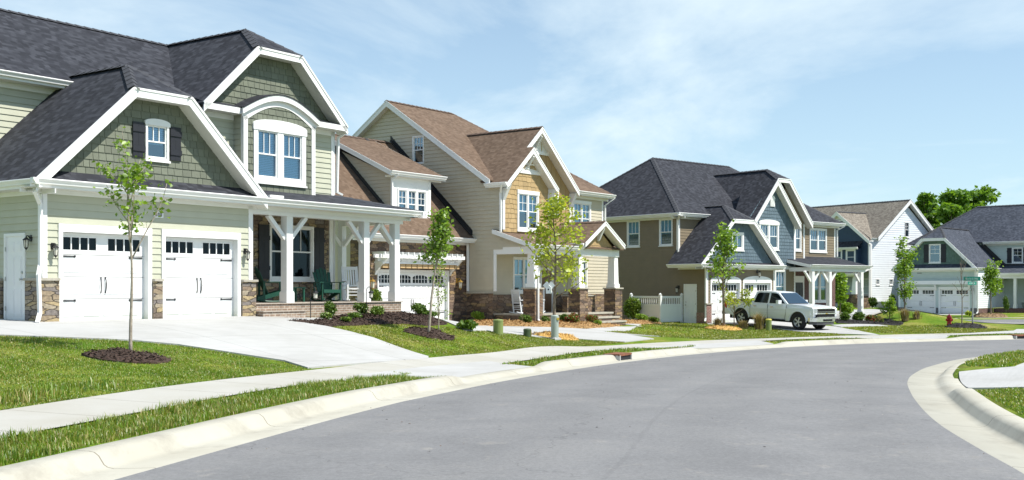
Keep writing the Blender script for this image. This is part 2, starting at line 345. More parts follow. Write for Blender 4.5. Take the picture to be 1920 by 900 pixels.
TC = [(-5.49,4.12,0.15),(-4.87,8.78,0.15),(-4.47,10.34,0.15),(-3.95,12.32,0.15),(-3.16,15.23,0.15),(-2.41,17.67,0.139),(-1.06,21.8,-0.027),(0.28,25.22,-0.083),(2.0,29.0,-0.044),(4.54,33.68,-0.119),(7.9,38.47,-0.296),(11.94,42.75,-0.265),(17.11,46.65,-0.428),(21.97,49.33,-0.353),(32.76,53.17,-0.361),(59.78,59.87,-0.376),(-0.14,23.7,-0.05),(7.37,37.5,-0.273),(17.18,46.5,-0.418),(-7.53,9.21,0.22),(-7.08,11.02,0.22),(-6.56,13.02,0.22),(-5.76,15.98,0.22),(-4.98,18.5,0.196),(-3.6,22.71,0.128),(-2.2,26.28,0.064),(-0.42,30.22,-0.021),(2.25,35.11,-0.126),(5.81,40.17,-0.234),(10.15,44.77,-0.308),(15.62,48.91,-0.362),(5.2,3.96,0.15),(9.3,3.79,0.25),(5.41,9.03,0.15),(9.49,8.71,0.25),(5.68,10.23,0.15),(9.71,9.46,0.25),(5.92,11.65,0.15),(9.95,10.94,0.25),(6.35,13.98,0.15),(10.35,13.09,0.25),(6.99,16.45,0.15),(10.93,15.33,0.25),(7.77,18.97,0.028),(11.67,17.71,0.239),(8.48,21.08,-0.006),(12.32,19.65,0.207),(9.4,23.33,0.048),(13.12,21.62,0.175),(10.99,26.54,-0.004),(14.53,24.48,0.129),(13.73,30.81,-0.073),(16.83,28.13,0.07),(17.81,34.46,-0.132),(20.14,31.08,0.023),(23.84,37.76,-0.185),(25.36,33.96,-0.024),(35.24,41.43,-0.244),(36.31,37.47,-0.08),(60.22,47.63,-0.344),(61.2,43.65,-0.18),(-10.75,25.38,0.96),(-9.6,27.02,0.96),(-8.45,28.65,0.96),(-7.18,30.45,0.96),(-12.48,22.93,0.95),(-16.57,25.8,0.95),(-6.07,31.87,0.88),(-4.92,33.5,0.88),(-3.48,35.55,0.88),(-4.91,37.17,0.7),(-9.82,40.62,0.7),(-16.87,35.8,0.95),(-20.32,30.89,0.95),(-3.12,31.02,0.62),(-6.16,25.82,0.66),(-7.89,23.37,0.68),(-10.19,20.09,0.68),(-6.22,45.77,0.15),(-4.41,48.17,0.15),(-2.61,50.56,0.15),(-12.41,49.19,0.3),(0.38,44.56,0.1),(1.19,48.96,0.18),(3.59,52.15,0.1),(5.64,54.87,0.0),(4.81,58.75,-0.05),(-2.38,64.16,0.0),(10.6,60.5,-0.18),(12.87,62.46,-0.18),(15.14,64.43,-0.18),(6.95,63.95,-0.17),(2.37,69.24,-0.1),(18.06,65.64,-0.15),(22.35,69.09,-0.18),(19.42,74.76,-0.2),(25.11,65.13,-0.38),(12.3,56.0,-0.42),(10.0,51.0,-0.4),(6.0,52.0,-0.33),(15.0,55.0,-0.42),(20.0,58.0,-0.42),(25.0,60.0,-0.5),(32.95,95.74,-0.4),(38.36,101.63,-0.35),(38.1,91.0,-0.4),(43.52,96.89,-0.35),(44.55,89.15,-0.25),(31.98,99.0,0.02),(36.1,101.84,-0.1),(28.57,103.94,0.0),(26.98,99.2,-0.05),(22.0,69.0,-0.52),(22.0,76.0,-0.55),(30.0,69.0,-0.52),(30.0,76.0,-0.55),(38.0,69.0,-0.52),(38.0,76.0,-0.55),(46.0,69.0,-0.52),(46.0,76.0,-0.55),(58.0,69.0,-0.52),(58.0,76.0,-0.55),(34.0,83.0,-0.45),(45.0,82.0,-0.43),(0.0,250.0,-0.4),(95.0,224.54,-0.4),(164.54,155.0,-0.4),(190.0,60.0,-0.4),(164.54,-35.0,-0.4),(95.0,-104.54,-0.4),(0.0,-130.0,-0.4),(-95.0,-104.54,-0.4),(-164.54,-35.0,-0.4),(-190.0,60.0,-0.4),(-164.54,155.0,-0.4),(-95.0,224.54,-0.4),(-20.0,5.0,0.3),(-12.0,4.0,0.25),(-30.0,30.0,0.9),(-25.0,60.0,0.4),(0.0,-30.0,0.2)]
AL = [(-4.6,4.0),(-3.98,8.63),(-3.6,10.11),(-3.08,12.09),(-2.3,14.98),(-1.55,17.4),(-0.21,21.5),(1.11,24.87),(2.8,28.6),(5.3,33.2),(8.6,37.9),(12.54,42.08),(17.6,45.9),(22.32,48.5),(33,52.3),(60,59)]
AR = [(4.3,4.0),(4.51,9.1),(4.8,10.4),(5.03,11.81),(5.47,14.18),(6.12,16.7),(6.91,19.25),(7.64,21.4),(8.58,23.71),(10.21,26.99),(13.05,31.4),(17.3,35.2),(23.5,38.6),(35,42.3),(60,48.5)]
TC += [(27, 93, -.08), (31, 95, -.08), (25, 88, -.2), (35, 97, -.12)]
# ------------------------------------------------------------------ terrain
_C = np.array(TC); _K2 = 9.0
_D = ((_C[:, None, :2] - _C[None, :, :2]) ** 2).sum(-1); _n = len(_C)
_A = np.zeros((_n + 1, _n + 1)); _A[:_n, :_n] = np.sqrt(_D + _K2) - 1e-2 * np.eye(_n); _A[:_n, _n] = 1; _A[_n, :_n] = 1
_W = np.linalg.solve(_A, np.r_[_C[:, 2], 0])
def Tn(P):
    P = np.asarray(P, float).reshape(-1, 2)
    out = np.empty(len(P))
    for i in range(0, len(P), 4000):
        q = P[i:i + 4000]; out[i:i + 4000] = np.sqrt(((q[:, None] - _C[None, :, :2]) ** 2).sum(-1) + _K2) @ _W[:-1] + _W[-1]
    return out
def T(x, y): return float(Tn([(x, y)])[0])
def zr(y): return np.interp(y, [0, 17, 48, 75, 400], [0, 0, -.5, -.56, -.6])

def smooth_line(P, n):
    P = np.array(P, float); d = np.r_[0, np.cumsum(np.linalg.norm(np.diff(P, axis=0), axis=1))]
    # Catmull-Rom resample
    s = np.linspace(0, d[-1], n); out = []
    for t in s:
        i = min(max(np.searchsorted(d, t) - 1, 0), len(P) - 2); u = (t - d[i]) / (d[i + 1] - d[i])
        p0, p1, p2, p3 = P[max(i - 1, 0)], P[i], P[i + 1], P[min(i + 2, len(P) - 1)]
        m1 = (p2 - p0) / (d[i + 1] - d[max(i - 1, 0)]) * (d[i + 1] - d[i]); m2 = (p3 - p1) / (d[min(i + 2, len(P) - 1)] - d[i]) * (d[i + 1] - d[i])
        out.append((2*u**3-3*u**2+1)*p1+(u**3-2*u**2+u)*m1+(-2*u**3+3*u**2)*p2+(u**3-u**2)*m2)
    return np.array(out), s
def normals(P):
    t = np.gradient(P, axis=0); t /= np.linalg.norm(t, axis=1)[:, None]; return np.stack([-t[:, 1], t[:, 0]], 1)

aL, sL = smooth_line(AL, 420); nL = normals(aL)
aR, sR = smooth_line(AR, 420); nR = -normals(aR)

def inside(P, poly):
    P = np.asarray(P); x, y = P[:, 0], P[:, 1]; r = np.zeros(len(P), bool); n = len(poly)
    for i in range(n):
        x1, y1 = poly[i]; x2, y2 = poly[(i + 1) % n]
        c = ((y1 > y) != (y2 > y)) & (x < (x2 - x1) * (y - y1) / (y2 - y1 + 1e-12) + x1); r ^= c
    return r

def cdt_sheet(name, poly, step, zfun, mat, label=None, kind='structure', thick=0.0, jitter=0.0):
    """a triangulated sheet filling a plan polygon, draped on zfun"""
    poly = [tuple(p) for p in poly]
    P = []
    for i in range(len(poly)):
        a, b = np.array(poly[i]), np.array(poly[(i + 1) % len(poly)]); k = max(1, int(np.linalg.norm(b - a) / step))
        for j in range(k): P.append(tuple(a + (b - a) * j / k))
    nb = len(P); xs = [p[0] for p in P]; ys = [p[1] for p in P]
    gx, gy = np.meshgrid(np.arange(min(xs), max(xs), step), np.arange(min(ys), max(ys), step)); g = np.stack([gx.ravel(), gy.ravel()], 1)
    if len(g): g = g[inside(g, P)]
    V = [Vector(p) for p in P] + [Vector(p) for p in g]
    v, e, f, *_ = delaunay_2d_cdt(V, [], [list(range(nb))], 1, 1e-5)
    XY = np.array([tuple(p) for p in v]); Z = zfun(XY)
    mb = MB(); mb.v = [(x, y, z) for (x, y), z in zip(XY, Z)]; mb.f = [tuple(q) for q in f]; mb.m = [0] * len(f)
    cnt = {}
    for q in mb.f:
        for i in range(len(q)):
            ed = (q[i], q[(i + 1) % len(q)]); kk = tuple(sorted(ed)); cnt[kk] = None if kk in cnt else ed
    for ed in [x for x in cnt.values() if x]:
        a, b = mb.v[ed[0]], mb.v[ed[1]]; mb.poly([a, (a[0], a[1], a[2] - .07), (b[0], b[1], b[2] - .07), b])
    o = mb.build(name, mat)
    # skirt so that the slab has an edge
    if kind: o['kind'] = kind
    return o

# --- ground materials
def grass_ground():
    m, n, l, b = new_mat('mown lawn'); b.inputs['Roughness'].default_value = 0.95; b.inputs['Specular IOR Level'].default_value = 0.1
    t = n.new('ShaderNodeTexCoord')
    a = n.new('ShaderNodeTexNoise'); a.inputs['Scale'].default_value = 0.42; a.inputs['Detail'].default_value = 9; a.inputs['Roughness'].default_value = 0.68; l.new(t.outputs['Object'], a.inputs['Vector'])
    f = n.new('ShaderNodeTexNoise'); f.inputs['Scale'].default_value = 9; f.inputs['Detail'].default_value = 6; f.inputs['Roughness'].default_value = 0.7; l.new(t.outputs['Object'], f.inputs['Vector'])
    r = ramp(n, [(0.34, (0.075, 0.155, 0.010)), (0.48, (0.130, 0.195, 0.018)), (0.57, (0.20, 0.22, 0.038)), (0.67, (0.32, 0.27, 0.11))]); l.new(a.outputs['Fac'], r.inputs[0])
    mr = n.new('ShaderNodeMapRange'); mr.inputs[1].default_value = .25; mr.inputs[2].default_value = .75; mr.inputs[3].default_value = .55; mr.inputs[4].default_value = 1.4; l.new(f.outputs['Fac'], mr.inputs[0])
    mm = n.new('ShaderNodeMix'); mm.data_type = 'RGBA'; mm.blend_type = 'MULTIPLY'; mm.inputs['Factor'].default_value = 1; l.new(r.outputs[0], mm.inputs['A']); l.new(mr.outputs[0], mm.inputs['B']); l.new(mm.outputs['Result'], b.inputs['Base Color'])
    bp = n.new('ShaderNodeBump'); bp.inputs['Strength'].default_value = 0.8; bp.inputs['Distance'].default_value = 0.05; l.new(f.outputs['Fac'], bp.inputs['Height']); l.new(bp.outputs[0], b.inputs['Normal'])
    return m
M['grass'] = grass_ground()

def asphalt_mat():
    m, n, l, b = new_mat('worn asphalt'); b.inputs['Roughness'].default_value = 0.85; b.inputs['Specular IOR Level'].default_value = 0.3
    t = n.new('ShaderNodeTexCoord')
    a = n.new('ShaderNodeTexNoise'); a.inputs['Scale'].default_value = 0.7; a.inputs['Detail'].default_value = 8; a.inputs['Roughness'].default_value = .6; a.inputs['Distortion'].default_value = 0.6; l.new(t.outputs['Object'], a.inputs['Vector'])
    f = n.new('ShaderNodeTexNoise'); f.inputs['Scale'].default_value = 45; f.inputs['Detail'].default_value = 8; f.inputs['Roughness'].default_value = 0.8; l.new(t.outputs['Object'], f.inputs['Vector'])
    r = ramp(n, [(0.30, (0.166, 0.165, 0.168)), (0.50, (0.188, 0.187, 0.190)), (0.72, (0.212, 0.209, 0.208))]); l.new(a.outputs['Fac'], r.inputs[0])
    # pale dusty blotches
    s = n.new('ShaderNodeTexNoise'); s.inputs['Scale'].default_value = 2.6; s.inputs['Detail'].default_value = 6; s.inputs['Roughness'].default_value = .65; l.new(t.outputs['Object'], s.inputs['Vector'])
    sr = ramp(n, [(0.60, (0, 0, 0)), (0.70, (1, 1, 1))]); l.new(s.outputs['Fac'], sr.inputs[0])
    sm = n.new('ShaderNodeMath'); sm.operation = 'MULTIPLY'; sm.inputs[1].default_value = 0.55; l.new(sr.outputs[0], sm.inputs[0])
    g2 = n.new('ShaderNodeTexNoise'); g2.inputs['Scale'].default_value = 16; g2.inputs['Detail'].default_value = 9; g2.inputs['Roughness'].default_value = .85; l.new(t.outputs['Object'], g2.inputs['Vector'])
    g3 = n.new('ShaderNodeMapRange'); g3.inputs[1].default_value = .32; g3.inputs[2].default_value = .68; g3.inputs[3].default_value = .78; g3.inputs[4].default_value = 1.22; l.new(g2.outputs['Fac'], g3.inputs[0])
    vs2 = n.new('ShaderNodeTexVoronoi'); vs2.inputs['Scale'].default_value = 1.7; l.new(t.outputs['Object'], vs2.inputs['Vector'])
    vf = n.new('ShaderNodeMapRange'); vf.inputs[1].default_value = .030; vf.inputs[2].default_value = .050; vf.inputs[3].default_value = .5; vf.inputs[4].default_value = 1; l.new(vs2.outputs['Distance'], vf.inputs[0])
    g4 = n.new('ShaderNodeMath'); g4.operation = 'MULTIPLY'; l.new(g3.outputs[0], g4.inputs[0]); l.new(vf.outputs[0], g4.inputs[1])
    m1 = n.new('ShaderNodeMix'); m1.data_type = 'RGBA'; l.new(sm.outputs[0], m1.inputs['Factor']); l.new(r.outputs[0], m1.inputs['A']); m1.inputs['B'].default_value = (0.27, 0.255, 0.235, 1)
    # paving seam along the middle, from the lateral UV
    sp = n.new('ShaderNodeSeparateXYZ'); l.new(t.outputs['UV'], sp.inputs[0])
    wv = n.new('ShaderNodeTexNoise'); wv.inputs['Scale'].default_value = 0.8; l.new(t.outputs['Object'], wv.inputs['Vector'])
    ad = n.new('ShaderNodeMath'); ad.operation = 'MULTIPLY_ADD'; ad.inputs[1].default_value = 0.012; l.new(wv.outputs['Fac'], ad.inputs[0]); l.new(sp.outputs['Y'], ad.inputs[2])
    cp = n.new('ShaderNodeMath'); cp.operation = 'COMPARE'; cp.inputs[1].default_value = 0.545; cp.inputs[2].default_value = 0.0035; l.new(ad.outputs[0], cp.inputs[0])
    cm = n.new('ShaderNodeMath'); cm.operation = 'MULTIPLY'; cm.inputs[1].default_value = 0.13; l.new(cp.outputs[0], cm.inputs[0])
    m2 = n.new('ShaderNodeMix'); m2.data_type = 'RGBA'; l.new(cm.outputs[0], m2.inputs['Factor']); l.new(m1.outputs['Result'], m2.inputs['A']); m2.inputs['B'].default_value = (0.09, 0.088, 0.088, 1)
    mr = n.new('ShaderNodeMapRange'); mr.inputs[1].default_value = .3; mr.inputs[2].default_value = .7; mr.inputs[3].default_value = .82; mr.inputs[4].default_value = 1.18; l.new(f.outputs['Fac'], mr.inputs[0])
    mm = n.new('ShaderNodeMix'); mm.data_type = 'RGBA'; mm.blend_type = 'MULTIPLY'; mm.inputs['Factor'].default_value = 1; g5 = n.new('ShaderNodeMath'); g5.operation = 'MULTIPLY'; l.new(mr.outputs[0], g5.inputs[0]); l.new(g4.outputs[0], g5.inputs[1]); l.new(m2.outputs['Result'], mm.inputs['A']); 
    # tyre lanes (lateral UV) and hairline cracks
    tl = n.new('ShaderNodeMath'); tl.operation = 'MULTIPLY'; tl.inputs[1].default_value = 25.1; l.new(sp.outputs['Y'], tl.inputs[0]); ts_ = n.new('ShaderNodeMath'); ts_.operation = 'COSINE'; l.new(tl.outputs[0], ts_.inputs[0]); tm = n.new('ShaderNodeMath'); tm.operation = 'MULTIPLY_ADD'; tm.inputs[1].default_value = .035; tm.inputs[2].default_value = 1.0; l.new(ts_.outputs[0], tm.inputs[0])
    dn = n.new('ShaderNodeTexNoise'); dn.inputs['Scale'].default_value = 1.6; dn.inputs['Detail'].default_value = 6; l.new(t.outputs['Object'], dn.inputs['Vector']); ds = n.new('ShaderNodeVectorMath'); ds.operation = 'SCALE'; ds.inputs['Scale'].default_value = 1.1; l.new(dn.outputs['Color'], ds.inputs[0]); dd_ = n.new('ShaderNodeVectorMath'); dd_.operation = 'ADD'; l.new(t.outputs['Object'], dd_.inputs[0]); l.new(ds.outputs[0], dd_.inputs[1])
    vc = n.new('ShaderNodeTexVoronoi'); vc.voronoi_dimensions = '2D'; vc.feature = 'DISTANCE_TO_EDGE'; vc.inputs['Scale'].default_value = .17; l.new(dd_.outputs[0], vc.inputs['Vector']); cl_ = n.new('ShaderNodeMapRange'); cl_.inputs[1].default_value = .0008; cl_.inputs[2].default_value = .0028; cl_.inputs[3].default_value = .80; cl_.inputs[4].default_value = 1.0; l.new(vc.outputs['Distance'], cl_.inputs[0])
    g6 = n.new('ShaderNodeMath'); g6.operation = 'MULTIPLY'; l.new(g5.outputs[0], g6.inputs[0]); l.new(tm.outputs[0], g6.inputs[1]); g7 = n.new('ShaderNodeMath'); g7.operation = 'MULTIPLY'; l.new(g6.outputs[0], g7.inputs[0]); l.new(cl_.outputs[0], g7.inputs[1]); l.new(g7.outputs[0], mm.inputs['B']); l.new(mm.outputs['Result'], b.inputs['Base Color'])
    bp = n.new('ShaderNodeBump'); bp.inputs['Strength'].default_value = 0.25; bp.inputs['Distance'].default_value = 0.006; l.new(f.outputs['Fac'], bp.inputs['Height']); l.new(bp.outputs[0], b.inputs['Normal'])
    return m
M['asphalt'] = asphalt_mat()

def slab_mat(name, c1, c2, joint, jw=0.012, stain=None):
    """concrete cast in bays: UV.x runs along the strip in metres"""
    m, n, l, b = new_mat(name); b.inputs['Roughness'].default_value = 0.88; b.inputs['Specular IOR Level'].default_value = 0.25
    t = n.new('ShaderNodeTexCoord'); a = n.new('ShaderNodeTexNoise'); a.inputs['Scale'].default_value = 0.7; a.inputs['Detail'].default_value = 8; a.inputs['Roughness'].default_value = .6; l.new(t.outputs['Object'], a.inputs['Vector'])
    r = ramp(n, [(0.3, c1), (0.68, c2)]); l.new(a.outputs['Fac'], r.inputs[0]); last = r.outputs[0]
    if stain:
        s = n.new('ShaderNodeTexNoise'); s.inputs['Scale'].default_value = 1.3; s.inputs['Detail'].default_value = 7; s.inputs['Roughness'].default_value = .7; l.new(t.outputs['Object'], s.inputs['Vector'])
        sr = ramp(n, [(0.52, (0, 0, 0)), (0.70, (0.6, 0.6, 0.6))]); l.new(s.outputs['Fac'], sr.inputs[0])
        q = n.new('ShaderNodeMix'); q.data_type = 'RGBA'; l.new(sr.outputs[0], q.inputs['Factor']); l.new(last, q.inputs['A']); q.inputs['B'].default_value = (*stain, 1); last = q.outputs['Result']
    sp = n.new('ShaderNodeSeparateXYZ'); l.new(t.outputs['UV'], sp.inputs[0])
    dv = n.new('ShaderNodeMath'); dv.operation = 'DIVIDE'; dv.inputs[1].default_value = joint; l.new(sp.outputs['X'], dv.inputs[0])
    fr = n.new('ShaderNodeMath'); fr.operation = 'FRACT'; l.new(dv.outputs[0], fr.inputs[0])
    lt = n.new('ShaderNodeMath'); lt.operation = 'LESS_THAN'; lt.inputs[1].default_value = jw / joint; l.new(fr.outputs[0], lt.inputs[0])
    jm = n.new('ShaderNodeMath'); jm.operation = 'MULTIPLY'; jm.inputs[1].default_value = 0.8; l.new(lt.outputs[0], jm.inputs[0])
    q = n.new('ShaderNodeMix'); q.data_type = 'RGBA'; l.new(jm.outputs[0], q.inputs['Factor']); l.new(last, q.inputs['A']); q.inputs['B'].default_value = (0.16, 0.14, 0.11, 1); l.new(q.outputs['Result'], b.inputs['Base Color'])
    f = n.new('ShaderNodeTexNoise'); f.inputs['Scale'].default_value = 70; f.inputs['Detail'].default_value = 3; l.new(t.outputs['Object'], f.inputs['Vector'])
    bp = n.new('ShaderNodeBump'); bp.inputs['Strength'].default_value = 0.15; bp.inputs['Distance'].default_value = 0.01; l.new(f.outputs['Fac'], bp.inputs['Height']); l.new(bp.outputs[0], b.inputs['Normal'])
    return m
M['walk'] = slab_mat('sidewalk concrete', (0.385, 0.37, 0.325), (0.44, 0.43, 0.40), 1.52, 0.02)
M['kerbc'] = slab_mat('cream kerb concrete', (0.385, 0.365, 0.305), (0.45, 0.435, 0.375), 3.4, 0.02, stain=(0.27, 0.25, 0.21))

def loft(name, rows, mat, uvs=None, kind='structure'):
    """rows: list of equal-length point lists; strip with UV (along, across)"""
    nr, nc = len(rows), len(rows[0]); V = np.array(rows, float).reshape(-1, 3)
    i, j = np.meshgrid(np.arange(nr - 1), np.arange(nc - 1), indexing='ij'); a = (i * nc + j).ravel()
    F = np.stack([a, a + 1, a + nc + 1, a + nc], 1)
    o = fast_mesh(name, V, F, mat, smooth=True); me = o.data
    lay = me.uv_layers.new(name='UVMap'); U = np.array(uvs, float).reshape(-1, 2)
    vi = np.empty(len(me.loops), np.int32); me.loops.foreach_get('vertex_index', vi); lay.data.foreach_set('uv', U[vi].astype(np.float32).ravel())
    if kind: o['kind'] = kind
    return o

# ground: one sheet to the horizon, cut along the road
offL = aL + nL * 0.84; offR = aR + nR * 0.84
roadpoly = [tuple(p) for p in offL] + [tuple(p) for p in offR[::-1]]
pts = []
for (x0, x1, y0, y1, st) in ((-16, 30, 2, 75, 0.5), (-60, 70, -30, 140, 3.0), (-1500, 1500, -1200, 1800, 100)):
    gx, gy = np.meshgrid(np.arange(x0, x1 + .01, st), np.arange(y0, y1 + .01, st)); g = np.stack([gx.ravel(), gy.ravel()], 1) + 0.013
    if st == 3.0: g = g[~((g[:, 0] > -16) & (g[:, 0] < 30.2) & (g[:, 1] > 2) & (g[:, 1] < 75.2))]
    if st == 100: g = g[~((g[:, 0] > -62) & (g[:, 0] < 72) & (g[:, 1] > -32) & (g[:, 1] < 142))]
    pts.append(g)
pts.append((aL + nL * 0.64)[::2]); pts.append((aR + nR * 0.64)[::2])
G = np.concatenate(pts); V2 = [Vector(p) for p in roadpoly[::2]] + [Vector(p) for p in G]; nb = len(roadpoly[::2])
v, e, f, *_ = delaunay_2d_cdt(V2, [(i, (i + 1) % nb) for i in range(nb)], [], 0, 1e-4)
XY = np.array([tuple(p) for p in v]); ins = inside(XY, [roadpoly[::2][i] for i in range(nb)])
Dp = np.min(np.linalg.norm(XY[:, None, :] - np.array(roadpoly[::2])[None, :, :], axis=2), axis=1) if len(XY) < 60000 else np.ones(len(XY))
Z = Tn(XY); far = np.linalg.norm(XY - np.array([10, 50]), axis=1); k = np.clip((far - 140) / 120, 0, 1); Z = Z * (1 - k) + (-0.4) * k
Z = np.where(ins & (Dp > 1e-5), zr(XY[:, 1]) - 0.25, Z - 0.012)
mb = MB(); mb.v = [(x, y, z) for (x, y), z in zip(XY, Z)]; mb.f = [tuple(q) for q in f]; mb.m = [0] * len(f)
ground = mb.build('ground', M['grass'], smooth=True); ground['kind'] = 'structure'

# road
def lerp_rows(A, B, k, zf): 
    return [[(*(a + (b - a) * t), zf(a + (b - a) * t, t)) for t in np.linspace(0, 1, k)] for a, b in zip(A, B)]
rows = lerp_rows(aL, aR, 26, lambda p, t: zr(p[1]) + 0.012 + 0.05 * 4 * t * (1 - t))
loft('road', rows, M['asphalt'], [[(s, t) for t in np.linspace(0, 1, 26)] for s in sL])

# grit and leaf scraps, thicker towards the gutter
def grit(name, n, mats, lo, hi, label, seed):
    r = np.random.default_rng(seed); i = r.integers(30, 330, n); t = np.where(r.uniform(0, 1, n) < .5, r.beta(.6, 5, n), r.uniform(0, 1, n)); p = aL[i] + (aR[i] - aL[i]) * t[:, None] + r.uniform(-.3, .3, (n, 2)); p = p[(p[:, 1] < 34)]; n = len(p)
    z = zr(p[:, 1]) + .066 + 0 * p[:, 0]; tt = t[:n]
    # height of the crowned road under each scrap
    d = np.array([np.min(np.linalg.norm(aL - q, axis=1)) for q in p]); w = np.array([np.min(np.linalg.norm(aR - q, axis=1)) for q in p]); f = d / (d + w); z = zr(p[:, 1]) + .014 + .2 * f * (1 - f)
    a = r.uniform(0, 6.28, n); L = r.uniform(lo, hi, n)[:, None]; u = np.stack([np.cos(a), np.sin(a)], 1) * L; v = np.stack([-np.sin(a), np.cos(a)], 1) * L * r.uniform(.3, .8, n)[:, None]
    V = np.stack([np.c_[p - u, z], np.c_[p - v, z + .006], np.c_[p + u, z + .002], np.c_[p + v, z + .008]], 1).reshape(-1, 3); k = np.arange(n) * 4
    o = fast_mesh(name, V, np.stack([k, k + 1, k + 2, k + 3], 1), mats, midx=r.integers(0, len(mats), n)); tag(o, label, 'road grit', kind='stuff')
grit('grit', 420, [plain('dark scrap', (.05, .045, .04), .9), plain('pale grit', (.40, .38, .34), .9), plain('brown scrap', (.16, .10, .06), .9)], .006, .02, 'scattered grit and leaf scraps on the asphalt', 77)

# kerb and gutter: continuous pan, kerb that drops at the drive aprons
def kerb(name, A, N, S, drops, width=(0.5, 0.62, 0.74, 0.92)):
    rows, uv = [], []
    for p, nn, s in zip(A, N, S):
        h = 0.15
        for lo, hi, ax in drops:
            q = p[ax]
            h = min(h, 0.15 - 0.08 * float(np.clip(min(q - lo, hi - q) / 0.5 + 1, 0, 1)))
        z = float(zr(p[1]))
        pr = [(-0.02, 0.008), (0.0, 0.016), (0.45, -0.012), (0.52, 0.0), (0.56, 0.02 + .02 * h), (0.62, h * 0.72), (0.67, h * 0.94), (0.73, h), (0.90, h), (0.93, h - 0.02), (0.94, h - 0.1)]
        rows.append([(p[0] + nn[0] * d, p[1] + nn[1] * d, z + zz) for d, zz in pr]); uv.append([(s, d) for d, _ in pr])
    return loft(name, rows, M['kerbc'], uv)
kerb('kerb', aL, nL, sL, [(21.3, 25.4, 1), (35.2, 39.8, 1), (45.2, 46.9, 1)])
kerb('kerb', aR, nR, sR, [(18.7, 23.4, 1)])
for o in (bpy.data.objects['kerb'], bpy.data.objects['kerb.001']): o['kind'] = 'structure'

def drive_mat(name, ang, bay=(3.3, 3.0), off=(0.0, 0.0)):
    """broomed concrete with cut joints square to the house front"""
    m, n, l, b = new_mat(name); b.inputs['Roughness'].default_value = 0.9; b.inputs['Specular IOR Level'].default_value = 0.2
    t = n.new('ShaderNodeTexCoord'); mp = n.new('ShaderNodeMapping'); mp.inputs['Rotation'].default_value = (0, 0, ang); mp.inputs['Location'].default_value = (off[0], off[1], 0); l.new(t.outputs['Object'], mp.inputs[0])
    a = n.new('ShaderNodeTexNoise'); a.inputs['Scale'].default_value = .55; a.inputs['Detail'].default_value = 9; a.inputs['Roughness'].default_value = .62; l.new(t.outputs['Object'], a.inputs['Vector'])
    r = ramp(n, [(.32, (.375, .372, .36)), (.5, (.42, .418, .41)), (.68, (.45, .45, .445))]); l.new(a.outputs['Fac'], r.inputs[0])
    st = n.new('ShaderNodeMapping'); st.inputs['Scale'].default_value = (1.2, 16, 1); l.new(mp.outputs[0], st.inputs[0])
    w = n.new('ShaderNodeTexNoise'); w.inputs['Scale'].default_value = 1; w.inputs['Detail'].default_value = 4; l.new(st.outputs[0], w.inputs['Vector'])
    wr = n.new('ShaderNodeMapRange'); wr.inputs[1].default_value = .3; wr.inputs[2].default_value = .7; wr.inputs[3].default_value = .95; wr.inputs[4].default_value = 1.05; l.new(w.outputs['Fac'], wr.inputs[0])
    mm = n.new('ShaderNodeMix'); mm.data_type = 'RGBA'; mm.blend_type = 'MULTIPLY'; mm.inputs['Factor'].default_value = 1; l.new(r.outputs[0], mm.inputs['A']); l.new(wr.outputs[0], mm.inputs['B'])
    sp = n.new('ShaderNodeSeparateXYZ'); l.new(mp.outputs[0], sp.inputs[0]); ms = []
    for ax, p_ in (('X', bay[0]), ('Y', bay[1])):
        d = n.new('ShaderNodeMath'); d.operation = 'DIVIDE'; d.inputs[1].default_value = p_; l.new(sp.outputs[ax], d.inputs[0]); f = n.new('ShaderNodeMath'); f.operation = 'FRACT'; l.new(d.outputs[0], f.inputs[0]); q = n.new('ShaderNodeMath'); q.operation = 'LESS_THAN'; q.inputs[1].default_value = .022 / p_; l.new(f.outputs[0], q.inputs[0]); ms.append(q)
    x = n.new('ShaderNodeMath'); x.operation = 'MAXIMUM'; l.new(ms[0].outputs[0], x.inputs[0]); l.new(ms[1].outputs[0], x.inputs[1]); xm = n.new('ShaderNodeMath'); xm.operation = 'MULTIPLY'; xm.inputs[1].default_value = .55; l.new(x.outputs[0], xm.inputs[0])
    o = n.new('ShaderNodeMix'); o.data_type = 'RGBA'; l.new(xm.outputs[0], o.inputs['Factor']); l.new(mm.outputs['Result'], o.inputs['A']); o.inputs['B'].default_value = (.15, .145, .135, 1); l.new(o.outputs['Result'], b.inputs['Base Color'])
    return m
M['drive1'] = drive_mat('broomed driveway concrete', R(-54.9), off=(0.3, 1.3)); M['drive2'] = drive_mat('second driveway concrete', R(-53)); M['drive3'] = drive_mat('third driveway concrete', R(-41))
M['concrete'] = drive_mat('apron concrete', R(-62), bay=(40, 40), off=(13, 17))

def TZ(off): return lambda P: Tn(P) + off
H1 = ((-10.75, 25.38), 35.1); H2 = ((-.41, 50.16), 37.0); H3 = ((10.6, 60.5), 49.1); H4 = ((31.98, 99.0), 55.4); H5 = ((38.106, 91.0), 132.6)
def hw(H, u, v):
    a = R(H[1]); return (H[0][0] + math.sin(a) * u - math.cos(a) * v, H[0][1] + math.cos(a) * u + math.sin(a) * v)

